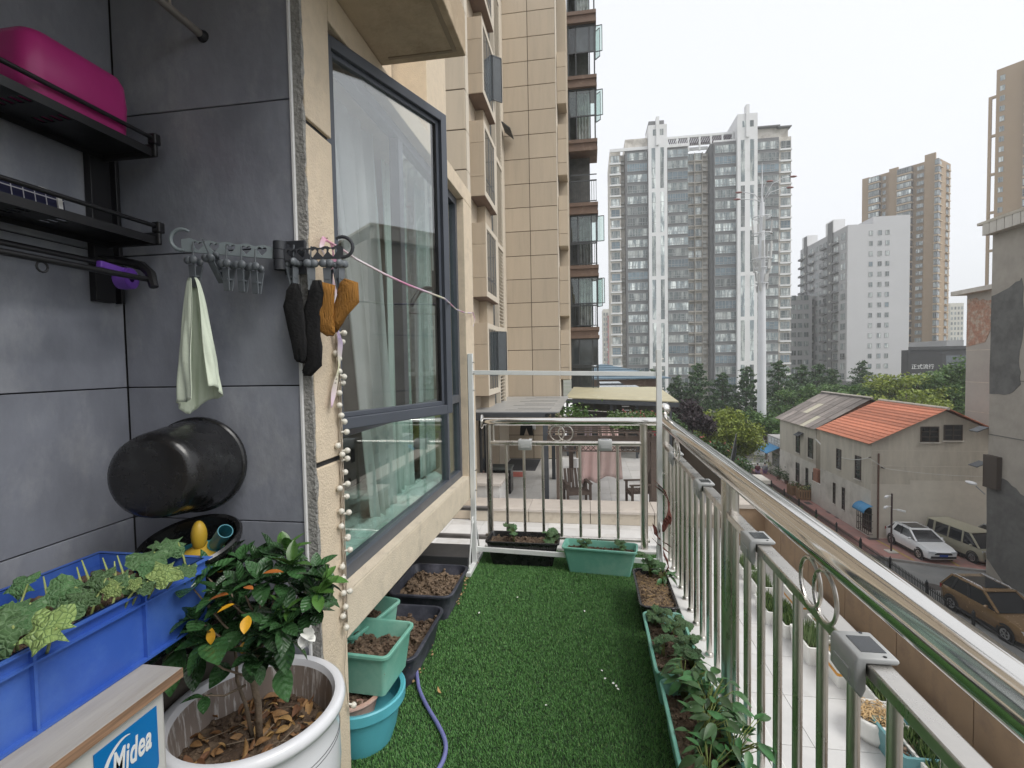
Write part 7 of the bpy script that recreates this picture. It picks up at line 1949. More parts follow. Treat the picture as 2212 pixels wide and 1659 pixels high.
# far slab behind, between the two towers
t2b = thing("dark_slab_block", (62, 175, ZG), "dark grey apartment slab showing between the two high-rises", "building")
pL, pR_ = at(1706, 700, 1, 175), at(1733, 700, 1, 175)
MB().box(pL.x - 6, pR_.x + 3, 175, 190, ZG, at(1715, 640, 1, 175).z).build("wall", M_SIDE, t2b)
for k in range(11):
    for j in range(3):
        putwin(t2b, wsn, (pL.x + 1.2 + 1.9 * j - 62, -.03, 33 - 3 * k), 0, r_, .0)

# --- tan towers seen at an angle
M_TAN = mat("tan_cladding", (.34, .245, .155), .85, var=.06, scale=.08)
M_TAN2 = mat("tan_slab", (.46, .36, .25), .85, var=.06)
M_TANG = mat("tan_tower_glass", (.06, .07, .08), .1, var=.5, scale=.4, rnd=.5, spec=.8)
DIR = Vector((-.653, .757, 0)); NRM = Vector((-.757, -.653, 0))
RZ = math.atan2(-DIR.y, -DIR.x)               # local +x runs along the facade towards the right-hand corner
def tan_tower(name, corner, width, depth, ztop, label, bays, plain, fl, smallwin=(), flip=False, side_bays=True, fins=True):
    """local frame: origin at the right-hand front corner, x to the left is negative, facade at y=0 facing -y"""
    t = thing(name, (corner.x, corner.y, ZG), label, "building")
    t.rotation_euler = (0, 0, RZ)
    H_ = ztop - ZG
    L = lambda nm, x0, x1, y0, y1, z0, z1, m: obj(nm, MB().box(x0, x1, y0, y1, z0, z1).mesh(nm, m), t)
    L("wall", -width, 0, .8, depth, 0, H_, M_TAN)
    for x0, x1, h in plain: L("pier", x0, x1, 0, .8, 0, H_ + h, M_TAN)
    nf = int(H_ / fl)
    for x0, x1, proj in bays:
        wm_ = winmesh(x1 - x0 - .3, fl * .62, max(2, int((x1 - x0) / 1.3)), .3)
        sl_ = MB().box(x0, x1, -proj, .79, -.3, .3).mesh("floor_slab", M_TAN2)
        gl_ = MB().box(x0 + .15, x1 - .15, -proj + .1, .7, -fl * .36, fl * .36).mesh("bay_glass", M_TANG)
        for k in range(nf):
            z = H_ - fl * (k + .6)
            obj("floor_slab", sl_, t, (0, 0, z - fl * .5))
            obj("bay_glass", gl_, t, (0, 0, z))
            putwin(t, wm_, ((x0 + x1) / 2, -proj + .06, z), 0, r_, .03)
    sm_ = winmesh(1.1, 1.5, 2, 0)
    for x in smallwin:
        for k in range(nf): putwin(t, sm_, (x, -.03, H_ - fl * (k + .75)), 0, r_, 0)
    if side_bays:
        gs = winmesh(2.6, fl * .62, 2, .3)
        for yy in (2.2, depth - 3):
            for k in range(nf):
                z = H_ - fl * (k + .6)
                putwin(t, gs, (.06, yy, z), R(90), r_, 0)
                L("floor_slab", 0, .7, yy - 1.4, yy + 1.4, z - fl * .5 - .2, z - fl * .5 + .2, M_TAN2) if k < 24 else None
    return t, L
fl3 = 2.9
cF = lambda px, F: Vector((MC.T @ np.array([(px - CX) / FPX, (450 - CY) / FPX, 1.0])) * F)
cr3 = cF(2024, 188); cr3.z = 0
# width so that the left edge falls at 1858
def width_for(corner, px):
    d = MC.T @ np.array([(px - CX) / FPX, 0, 1.0]); a = np.array([[DIR.x, -d[0]], [DIR.y, -d[1]]])
    s = np.linalg.solve(a, -np.array([corner.x, corner.y])); return s[0]
w3 = width_for(cr3, 1858)
f3 = lambda px: -width_for(cr3, px)
b3 = [(f3(1873), f3(1897), 1.0), (f3(1934), f3(1966), 1.4), (f3(2013), f3(2023.5), .9)]
tan_tower("tan_tower", cr3, w3, 13, 77.2, "tan high-rise with glazed bays rising behind the white slab block", b3, [(-w3, f3(1873), 0), (f3(1915), f3(1934), .8), (f3(1990), f3(2013), 2.2)], fl3, smallwin=(f3(1905), f3(1978), f3(1985)))
cr4 = cF(2260, 137); cr4.z = 0
f4 = lambda px: -width_for(cr4, px)
w4 = width_for(cr4, 2139)
t4_, L4 = tan_tower("tan_tower", cr4, w4, 16, 84.5, "tan high-rise with an open concrete frame at its edge beyond the grey block", [(f4(2200), -1.0, 1.2)], [(-w4, f4(2200), .6)], 2.92, smallwin=(f4(2152),), side_bays=False)
fx0, fx1 = f4(2123), -w4
L4("frame_post", fx0, fx0 + .7, 0, .7, 0, 78 - ZG, M_TAN)
for k in range(9):
    z = 78 - ZG - 11.2 * k
    L4("frame_beam", fx0 + .7, fx1, 0, .7, z - .7, z, M_TAN)
for k in range(30):
    L4("frame_rail", fx0 + .7, fx1, 4, 4.2, 78 - ZG - 2.92 * k - .3, 78 - ZG - 2.92 * k, M_TAN2)

# --- low dark shops with pale lettering, hazy distance
lo1, lo2 = at(1962, 760, 1, 124), at(2085, 760, 1, 124)
ld = thing("dark_shop_block", (lo1.x, 124, ZG), "low charcoal shop block with pale sign lettering behind the trees", "building")
MB().box(lo1.x, lo2.x + 12, 124, 126.5, ZG, 3.2).build("wall", mat("charcoal_cladding", (.04, .041, .044), .7, var=.1, scale=.4), ld)
MB().box(lo1.x - .3, lo1.x + 6.5, 123.4, 124, -3.2, 2.6).build("sign_board", mat("sign_black", (.02, .02, .022), .6), ld)
MB().box(lo1.x, lo2.x + 12, 123.7, 124, 3.2, 3.9).build("parapet", mat("charcoal_cladding", (0, 0, 0)), ld)
for k in range(2):
    MB().box(lo1.x + 7.6 + 9 * k, lo1.x + 15.2 + 9 * k, 123.95, 124.0, -4.2, 1.8).build("shop_window", M_TANG, ld)
try:
    for txt, z in (("\u6b63\u5f0f\u6d41\u884c", -1.0), ("\u5065\u5eb7\u517b\u751f\u9986", -2.9)):
        fc = bpy.data.curves.new("sign_text", 'FONT'); fc.body = txt; fc.size = 1.15 if z > -2 else 1.0; fc.extrude = .01
        fo = bpy.data.objects.new("sign_text", fc); COL.objects.link(fo); bpy.context.view_layer.update()
        lm = bpy.data.meshes.new_from_object(fo.evaluated_get(bpy.context.evaluated_depsgraph_get())); bpy.data.objects.remove(fo); lm.materials.clear(); lm.materials.append(M_LOGW)
        lo = obj("sign_text", lm, ld); lo.matrix_local = Matrix(((1, 0, 0, .3), (0, 0, -1, -.63), (0, 1, 0, z - ZG), (0, 0, 0, 1)))
except Exception as ex:
    print("text", ex)
M_HZ1 = mat("far_cream", (.58, .56, .50), .9, var=.04); M_HZ2 = mat("far_red", (.36, .17, .16), .9, var=.06)
def farblock(name, px0, px1, py, Y, m, label, floors=0, cols=0, dep=18, m2=None):
    a, b = at(px0, py, 1, Y), at(px1, py, 1, Y)
    t = thing(name, (a.x, Y, ZG), label, "building")
    MB().box(a.x, b.x, Y, Y + dep, ZG, a.z).build("wall", m, t)
    if m2: MB().box(a.x + (b.x - a.x) * .38, a.x + (b.x - a.x) * .72, Y - .6, Y, ZG, a.z - 4).build("red_stack", m2, t)
    if floors:
        w_ = (b.x - a.x) / cols * .55; wm_ = winmesh(w_, 1.7, 2, 0)
        for k in range(floors):
            for j in range(cols): putwin(t, wm_, ((b.x - a.x) * (j + .5) / cols, -.62 if m2 else -.03, a.z - ZG - 3 * (k + 1)), 0, r_, 0)
farblock("far_tower", 2053, 2082, 655, 330, M_HZ1, "pale cream tower fading in the haze beside the tan high-rise", 22, 4)
farblock("far_tower", 1302, 1326, 668, 300, M_HZ1, "pale red-banded tower showing behind the balcony stack", 24, 4, m2=M_HZ2)
farblock("far_block", 1320, 1332, 650, 420, M_HZ1, "pale distant block beside the grey and white high-rise", 0, 0)
farblock("grey_rooftop", 2045, 2082, 735, 170, M_SIDE, "low grey house roof beyond the dark shop block", 2, 4)

# --- podium pavilion and roof lights beyond the canopies
pv = thing("pavilion", (5, 34, -2), "small pavilion with blue tiled hip roof beyond the ochre canopy", "pavilion")
pa, pb_ = at(1282, 808, 1, 34), at(1440, 822, 1, 34); pt_ = at(1290, 787, 1, 36)
zE_ = at(1350, 818, 1, 34).z
M_BT = mat("blue_roof_tile", (.11, .165, .21), .6, var=.15, scale=4)
for k in range(7):
    u0, u1 = k / 7, (k + 1) / 7 + .02
    hip = lambda u: (pa.x - 1.5 + 1.0 * u * 2, pb_.x + .2 - 4.2 * u, 33.6 + 3 * u, zE_ + (pt_.z - zE_) * u)
    a0, b0, y0, z0 = hip(u0); a1, b1, y1, z1 = hip(min(u1, 1))
    MB().add([(a0, y0, z0 + .06), (b0, y0, z0 + .06), (b1, y1, z1), (a1, y1, z1), (a0, y0, z0 - .02), (b0, y0, z0 - .02), (b0, 40 - (y0 - 33.6), z0 + .06), (b1, 40 - (y1 - 33.6), z1)], [(0, 1, 2, 3), (4, 5, 1, 0), (1, 6, 7, 2)]).build("tile_course", M_BT, pv)
MB().box(pa.x - 1.2, pb_.x - .3, 34.2, 34.5, zE_ - .55, zE_ - .06).build("beam", M_BROWN, pv)
for x in (pb_.x - .9, pa.x - .5, pa.x + 2.2):
    MB().box(x - .18, x + .18, 34.2, 34.55, -3.2, zE_ - .55).build("column", M_BROWN, pv)
struct("podium_roof", MB().box(-9, 3.55, 24.0, 60, -3.6, -2.6), M_CONC)
def roofpanel(px0, px1, py0, py1, Y0, z, label):
    a, b = at(px0, py1, 2, z), at(px1, py1, 2, z); y1 = at((px0 + px1) / 2, py0, 2, z).y
    t = thing("roof_light", (a.x, a.y, z), label, "roof light")
    MB().box(a.x, b.x, a.y, min(y1, a.y + 9), z - .05, z).build("panel", mat("polycarbonate", (.50, .52, .54), .25, var=.05), t)
    MB().box(a.x - .06, b.x + .06, a.y - .08, a.y, z - .22, z + .02).build("frame", M_STLD, t)
    MB().box(a.x + .1, a.x + .25, a.y + .05, a.y + .2, -2.6, z - .05).build("post", M_STLD, t); MB().box(b.x - .25, b.x - .1, a.y + .05, a.y + .2, -2.6, z - .05).build("post", M_STLD, t)
roofpanel(1299, 1395, 832, 842, 26, .30, "pale flat polycarbonate roof behind the ochre canopy")
roofpanel(1297, 1345, 824, 829, 30, .38, "smaller pale polycarbonate roof behind the first")
# ================================================================ TREES AND SHRUBS
M_TRUNK = mat("tree_bark", (.11, .085, .065), .9, var=.25, scale=6, bump=.5)
def tree(name, base, h, rx, rz, cz, m, n, s0, s1, label, seed, cat="tree", group=None, clumps=26, trunk_r=.16, ry=None, spread=.30, bole=.45):
    """trunk with limbs, crown of leaf clumps in an uneven ellipsoid shell"""
    base = Vector(base); t = thing(name, base, label, cat, group); r_ = random.Random(seed)
    ry = ry or rx
    C = []
    for k in range(clumps):
        d = Vector((r_.gauss(0, 1), r_.gauss(0, 1), r_.gauss(0, 1))).normalized(); q = r_.uniform(.55, 1.0)
        if d.z < -.55: d.z *= .4
        C.append(base + Vector((d.x * rx * q, d.y * ry * q, cz + d.z * rz * q)))
    tk = MB().tube([base - Vector((0, 0, .1)), base + Vector((.05, 0, h * bole * .5)), base + Vector((-.03, .05, h * bole)), base + Vector((0, 0, cz + rz * .3))], [trunk_r * 1.2, trunk_r, trunk_r * .8, trunk_r * .3], 8)
    for k in range(min(9, clumps)):
        o_ = base + Vector((0, 0, h * bole * r_.uniform(.8, 1.25)))
        tk.tube([o_, o_.lerp(C[k], .5) + Vector((0, 0, .1 * rz)), C[k]], [trunk_r * .5, trunk_r * .3, trunk_r * .12], 6)
    tk.build("trunk", M_TRUNK, t)
    Cn = np.array([list(c) for c in C])
    def fn(g, n):
        i = g.integers(0, len(Cn), n)
        d = g.normal(size=(n, 3)); d /= np.linalg.norm(d, axis=1)[:, None]
        rr = (g.random(n) ** .4)[:, None]
        sc = np.array([rx, ry, rz]) * spread * g.uniform(.8, 1.25, len(Cn))[i][:, None]
        return Cn[i] + d * rr * sc
    leafcloud("crown", fn, n, s0, s1, m, seed, t)
    return t
def conifer(name, base, h, r, label, seed, group, n=5200):
    base = Vector(base); t = thing(name, base, label, "tree", group); r_ = random.Random(seed)
    tk = MB().tube([base, base + Vector((0, 0, h * .5)), base + Vector((0, 0, h * .98))], [.2, .13, .02], 7)
    ends = []
    for k in range(46):
        f = .10 + .86 * (k / 46) ** .9; z = h * f; a = k * 2.4 + r_.uniform(-.4, .4); L_ = r * (1 - f) ** .72 * r_.uniform(.7, 1.15) + .12
        e = base + Vector((L_ * math.cos(a), L_ * math.sin(a), z + .10 * L_))
        tk.tube([base + Vector((0, 0, z)), e], [.045, .012], 4, cap=False); ends.append((base + Vector((0, 0, z)), e, L_))
    tk.build("trunk", M_TRUNK, t)
    A = np.array([list(a) for a, _, _ in ends]); B = np.array([list(b) for _, b, _ in ends]); Ls = np.array([l for _, _, l in ends])
    def fn(g, n):
        i = g.choice(len(A), n, p=(Ls + .25) / (Ls + .25).sum()); u = g.uniform(.15, 1.05, n)[:, None]
        return A[i] + (B[i] - A[i]) * u + g.normal(size=(n, 3)) * np.array([.26, .26, .16]) * (Ls[i][:, None] * .35 + .35)
    leafcloud("crown", fn, n, .13, .28, LM_CONI, seed, t, flat=.2)
    return t
GRC = "tall dark redwoods along the far side of the street"
for i, (px, pyt, F_, w_, lb) in enumerate(((1382, 795, 78, 1.6, "slim redwood by the ochre canopy"), (1408, 792, 86, 1.7, "redwood between the canopy and the white upright"), (1462, 806, 82, 1.9, "short redwood just beside the white upright"), (1507, 777, 80, 2.3, "tall pointed redwood in front of the grey tower's recess"), (1560, 799, 82, 2.3, "blunt redwood next to the tallest pointed one"), (1612, 785, 80, 2.3, "redwood standing beside the white mast"), (1682, 772, 78, 2.9, "broad redwood directly behind the white mast"), (1732, 782, 82, 2.5, "redwood in front of the dark slab block"), (1770, 780, 88, 2.4, "redwood at the corner of the white slab block"), (1798, 792, 90, 2.3, "redwood behind the grey-roofed house ridge"), (1863, 774, 98, 2.6, "lone redwood standing before the white slab's gable"))):
    top = Vector(MC.T @ np.array([(px - CX) / FPX, (pyt - CY) / FPX, 1.0])) * F_; top.z += EYE
    conifer("redwood_tree", (top.x, top.y, ZG), top.z - ZG, w_ * 1.75, lb, 200 + i, GRC)
gold = at(1570, 945, 1, 50)
tree("golden_tree", (gold.x, 50, ZG), 7, 2.95, 3.1, gold.z - ZG - .2, LM_YEL, 13000, .09, .19, "round golden-green tree beside the rose hedge", 11, clumps=90, spread=.22)
pu = at(1476, 900, 1, 46)
tree("plum_tree", (pu.x, 46, ZG), 6, 2.5, 1.7, pu.z - ZG - .2, LM_PURP, 5200, .09, .2, "dark purple-leaved plum tree behind the railing corner", 12, clumps=40)
GSM = "small street trees by the far kerb"
for i, (px, py, Y, rx, rz, m_, lb) in enumerate(((1655, 925, 68.2, 2.6, 1.7, LM_CAMPH, "spreading street tree in front of the white mast's foot"), (1612, 915, 70.6, 2.6, 2.2, LM_CAMPH, "street tree half hidden behind the golden tree"), (1690, 918, 70.8, 2.6, 2.0, LM_CAMPH, "street tree with a bare thin trunk beside the shop annex"), (1715, 880, 76, 3.4, 2.6, LM_CAMPH, "leafy street tree behind the grey-roofed house"), (1760, 868, 74, 3.4, 2.4, LM_CAMPH, "low leafy tree rising above the asbestos roof"))):
    p = at(px, py, 1, Y)
    tree("street_tree", (p.x, Y, ZG), p.z - ZG + rz, rx, rz, p.z - ZG, m_, 3000, .12, .26, lb, 300 + i, group=GSM, clumps=26)
GCM = "camphor trees beyond the red roof"
for i, (px, py, Y, rx, rz, m_, lb) in enumerate(((1960, 858, 72, 6.0, 3.0, LM_YEL, "big pale camphor tree right behind the red ridge"), (2035, 862, 76, 5.5, 3.2, LM_CAMPH, "dark camphor tree beside the pale block"), (1900, 862, 80, 5.0, 2.4, LM_CAMPH, "camphor tree beneath the lone redwood"), (1845, 868, 76, 4.2, 2.2, LM_CAMPH, "camphor tree above the asbestos ridge"), (2080, 852, 72, 4.0, 4.2, LM_CAMPH, "camphor tree tucked against the pale block"), (2000, 838, 88, 5.5, 2.6, LM_CAMPH, "camphor tree in front of the dark shop block"), (1800, 858, 84, 4.2, 2.0, LM_CAMPH, "camphor tree behind the grey roof's far slope"))):
    p = at(px, py, 1, Y)
    tree("camphor_tree", (p.x, Y, ZG), p.z - ZG + rz, rx, rz, p.z - ZG, m_, 5200, .14, .30, lb, 400 + i, group=GCM, clumps=44, spread=.26)
# rose hedge on a bank below the parapet
struct("garden_bank", MB().prism([(4.31, 16, ZG), (7.6, 16, ZG), (7.6, 16, -4.6), (4.31, 16, -4.2)], (0, 22, 0)), M_EARTH)
GRH = "rose bushes below the parapet"
for i, (px, py, Y, rx, rz, lb, n) in enumerate(((1470, 962, 24, .8, .9, "leafy green bush behind the railing corner", 1800), (1500, 985, 26, 1.2, 1.1, "rose bush with red and pink blooms by the golden tree", 2400), (1545, 1000, 30, 1.4, 1.2, "rose bush with pale blooms under the golden tree", 2400), (1585, 1010, 34, 1.3, 1.0, "low rose bush at the fence end of the hedge", 2000), (1480, 1010, 21, 1.0, .8, "rose bush with red blooms behind the railing balusters", 1800), (1450, 940, 28, 1.2, 1.0, "green bush next to the plum tree", 1600), (1540, 1045, 22, .9, .9, "dark rose bush close under the coping", 1600))):
    p = at(px, py, 1, Y); bz_ = min(-4.4, p.z - rz - .5)
    t = tree("rose_bush", (p.x, Y, bz_), max(1.0, p.z - bz_ + rz), rx, rz, p.z - bz_, LM_ROSE, n, .05, .11, lb, 500 + i, cat="bush", group=GRH, clumps=20, trunk_r=.05)
    if 'bloom' in lb:
        leafcloud("blooms", lambda g, k: np.array([p.x, Y, p.z]) + (lambda d: d / np.linalg.norm(d, axis=1)[:, None])(g.normal(size=(k, 3)) * np.array([1, .7, 1])) * np.array([rx, rx, rz]) * g.uniform(.9, 1.12, (k, 1)), 46, .05, .09, LM_BLOOM, 600 + i, t)
gf = thing("garden_railing", (8, 27, -5), "dark green steel garden railing in front of the rose bushes", "railing")
for z in (-4.2, -3.2):
    MB().bar((5.2, 20, z), (9.5, 34, z), .05, .05).build("rail", M_IRON, gf)
for k in range(26):
    u = k / 25; MB().box(5.2 + 4.3 * u - .02, 5.2 + 4.3 * u + .02, 20 + 14 * u - .02, 20 + 14 * u + .02, -4.6, -3.2).build("bar", M_IRON, gf)
struct("garden_strip", MB().box(7.61, 17.3, 36, 61.5, ZG, ZG + .15), mat("planting_soil", (.05, .06, .03), .95, var=.3))
gr_ = leafcloud("ground_cover", lambda g, n: np.c_[g.uniform(8, 17.2, n), g.uniform(40, 61, n), ZG + .2 + .8 * g.random(n) ** 2], 9000, .08, .2, LM_ROSE, 77)
tag(gr_, "low dark green ground cover between the hedge and the iron fence", "ground cover", kind="stuff")
gc2 = leafcloud("verge_shrubs", lambda g, n: np.c_[g.uniform(5, 75, n), g.uniform(73, 80, n), ZG + .1 + 2.4 * g.random(n) ** 1.5], 14000, .12, .28, LM_CAMPH, 78)
tag(gc2, "dense low shrubbery along the far side of the street", "shrubbery", kind="stuff")

# ================================================================ WHITE MAST WITH ANTENNAS
mp = Vector((23.3, 71.6, ZG)); MT = at(1645, 418, 1, 71.6).z
ms = thing("antenna_mast", mp, "tall white telecom mast with antenna rings and lamp arms beside the street", "mast")
M_MAST = mat("mast_white", (.62, .63, .65), .5, var=.05, scale=.5)
MB().lathe([(.95, 0), (.95, .3), (.62, .35), (.56, 8), (.50, 16), (.44, 24), (.34, 30), (.28, MT - ZG - 1.2)], mp, 20, capt=True).build("shaft", M_MAST, ms, smooth=True)
MB().lathe([(.16, 0), (.10, 2.0), (.02, 5.4)], (mp.x, mp.y, MT - 1.3), 10).build("spire", M_MAST, ms, smooth=True)
for k, (px, py) in enumerate(((1645, 506), (1645, 560), (1645, 580), (1645, 470), (1645, 612))):
    z = at(px, py, 1, 71.6).z; r0 = (1.25, 1.25, 1.0, 1.15, .75)[k]
    q = MB().tube([(mp.x + r0 * math.cos(a), mp.y + r0 * math.sin(a), z) for a in [R(15 * j) for j in range(24)]], .06, 6, closed=True)
    for j in range(6): q.bar((mp.x, mp.y, z), (mp.x + r0 * math.cos(j * 1.047), mp.y + r0 * math.sin(j * 1.047), z), .06, .06)
    q.build("platform_ring", M_MAST, ms)
r_ = random.Random(3)
M_ANT = mat("antenna_grey", (.45, .45, .44), .5, var=.1)
for (py, n_, rr, h) in ((492, 4, 1.15, 1.9), (545, 7, 1.2, 2.2), (575, 6, 1.05, 1.5), (600, 5, .75, 1.3), (623, 3, .7, 1.0)):
    z = at(1645, py, 1, 71.6).z
    for j in range(n_):
        a = 6.28 * j / n_ + r_.uniform(-.2, .2); c_ = Vector((mp.x + rr * math.cos(a), mp.y + rr * math.sin(a), z + r_.uniform(-.3, .3)))
        e_ = Vector((-math.sin(a), math.cos(a), 0))
        MB().obox(c_, e_ * .16, Vector((math.cos(a), math.sin(a), 0)) * .09, Vector((.06 * math.cos(a), .06 * math.sin(a), h / 2 * r_.uniform(.8, 1.1)))).build("antenna_panel", M_ANT, ms)
zl = at(1645, 432, 1, 71.6).z
M_LHEAD = mat("lamp_head", (.26, .12, .11), .5)
for (dx, dz) in ((-2.9, 1.0), (-3.1, .1), (3.4, 2.6), (3.0, 1.2), (.5, 2.2)):
    e = Vector((mp.x + dx, mp.y - .6, zl + dz))
    MB().tube([(mp.x, mp.y, zl - .3), (mp.x + dx * .35, mp.y - .2, zl + dz * .75), (mp.x + dx * .75, mp.y - .5, zl + dz * 1.0), e], .055, 6).build("lamp_arm", M_MAST, ms, smooth='all')
    MB().ball(e + Vector((.25 * (1 if dx > 0 else -1), 0, 0)), .32, 10, 6, (1.5, .7, .4)).build("lamp_head", M_LHEAD, ms, smooth='all')
cab = thing("street_cabinet", (mp.x + 2.6, 71.2, ZG), "grey street cabinet standing beside the mast's foot", "cabinet")
MB().box(mp.x + 2.1, mp.x + 3.3, 70.8, 71.5, ZG, ZG + 2.6).build("case", M_SIDE, cab)
MB().box(mp.x + 2.68, mp.x + 2.70, 70.78, 70.8, ZG + .2, ZG + 2.5).build("door_gap", M_TFR, cab)
lp = at(1441, 860, 1, 52)
sl1 = thing("lamp_post", (lp.x, 52, ZG), "slim white lamp post in front of the plum tree", "lamp post")
MB().tube([(lp.x, 52, ZG), (lp.x, 52, lp.z)], [.07, .05], 8).build("pole", M_MAST, sl1)
MB().box(lp.x - .1, lp.x + .5, 51.9, 52.1, lp.z - .05, lp.z + .06).build("head", M_MAST, sl1)

# ---- camera pole by the parked car, wires, wall lamp
q0 = at(1925, 1192, 2, GP)
cp = thing("camera_pole", q0, "dark slim pole carrying three cameras beside the parked white car", "pole")
MB().tube([q0, q0 + Vector((0, 0, 3.9))], .055, 10).build("pole", mat("pole_maroon", (.06, .035, .035), .5), cp)
MB().box(q0.x - .3, q0.x + .3, q0.y - .3, q0.y + .3, GP + .001, GP + .05).build("base_plate", M_CEML, cp)
for dx, z in ((-.55, 3.05), (.6, 2.85), (-.5, 3.75)):
    MB().bar(q0 + Vector((0, 0, z)), q0 + Vector((dx * .8, 0, z)), .04, .04).bar(q0 + Vector((dx * .5, -.05, z)), q0 + Vector((dx * 1.1, -.3, z - .05)), .12, .10).build("camera", M_WHITE, cp)
wr = thing("overhead_wires", (20.1, 45, -3), "white overhead service wires strung between the house fronts", "wires")
M_WIREW = mat("wire_white", (.6, .6, .58), .6)
for o_ in (0, .09, .18):
    a, b = at(1762, 868 + 69 * 0 + 68 + o_ * 40, 0, 19.9), at(1880, 990 + o_ * 20, 0, 19.6)
    a = at(*Aq(340 + 60 * o_, 530), 0, 20.1); b = at(*Aq(785, 686 + 15 * o_), 0, 19.55)
    mid = [a.lerp(b, t_) - Vector((0, 0, .75 * 4 * t_ * (1 - t_))) for t_ in [j / 12 for j in range(13)]]
    MB().tube(mid, .018, 5).build("wire", M_WIREW, wr)
a = at(*Aq(785, 686), 0, 19.55); b = at(*Aq(920, 775), 1, 37.9); c_ = at(*Aq(1760, 842), 1, 36.0)
MB().tube([a, b], .015, 5).build("wire", M_WIREW, wr)
MB().tube([b.lerp(c_, t_) - Vector((0, 0, .12 * 4 * t_ * (1 - t_))) for t_ in [j / 8 for j in range(9)]], .012, 5).build("wire", M_WIREW, wr)
MB().bar(a + Vector((.3, .3, 0)), a, .06, .06).bar(b + Vector((0, .4, 0)), b, .06, .08).build("insulator_arm", M_WDW, wr)
wlp = thing("wall_lamp", tuple(at(2092, 1062, 0, 23.0)), "white street lamp head on an arm from the grey block", "lamp")
MB().tube([at(2128, 1068, 0, 23.25), at(2108, 1050, 0, 23.0)], .035, 6).build("arm", M_TFR, wlp)
h_ = at(2098, 1043, 0, 22.9); MB().ball(h_, .35, 10, 6, (.5, 1.3, .3)).build("head", M_WHITE, wlp, smooth='all')

# ================================================================ VEHICLES
M_TYRE = mat("tyre_rubber", (.015, .015, .016), .8); M_RIM = mat("wheel_alloy", (.45, .45, .46), .3, metal=.8)
M_AUTOG = mat("car_glass", (.018, .02, .024), .05, var=.1, spec=.8); M_TRIMB = mat("car_trim", (.02, .02, .022), .5)
M_HLIGHT = mat("headlight", (.55, .57, .6), .1); M_PLATEB = mat("number_plate", (.02, .06, .30), .4); M_TAILR = mat("tail_light", (.25, .02, .02), .25)
def loftp(mb, rings):
    base = len(mb.v); n = len(rings[0])
    for rg_ in rings: mb.v.extend(tuple(p) for p in rg_)
    for i in range(len(rings) - 1):
        for k in range(n):
            mb.f.append((base + i * n + k, base + i * n + (k + 1) % n, base + (i + 1) * n + (k + 1) % n, base + (i + 1) * n + k))
    mb.f.append(tuple(base + k for k in range(n - 1, -1, -1))); mb.f.append(tuple(base + (len(rings) - 1) * n + k for k in range(n)))
    return mb
wheelm = MB().lathe([(.20, -.11), (.315, -.11), (.335, -.08), (.335, .08), (.315, .11), (.20, .11)], n=22, axis=(1, 0, 0), capb=True, capt=True).mesh("tyre", M_TYRE, smooth=40)
rimm = MB().lathe([(0, .10), (.07, .105), (.19, .112), (.225, .118), (.225, .06)], n=20, axis=(1, 0, 0))
for k in range(5):
    a = k * 1.2566; rimm.obox((.113, .12 * math.cos(a), .12 * math.sin(a)), (.012, 0, 0), (0, .10 * math.cos(a), .10 * math.sin(a)), (0, -.028 * math.sin(a), .028 * math.cos(a)))
rimm = rimm.mesh("rim", M_RIM)
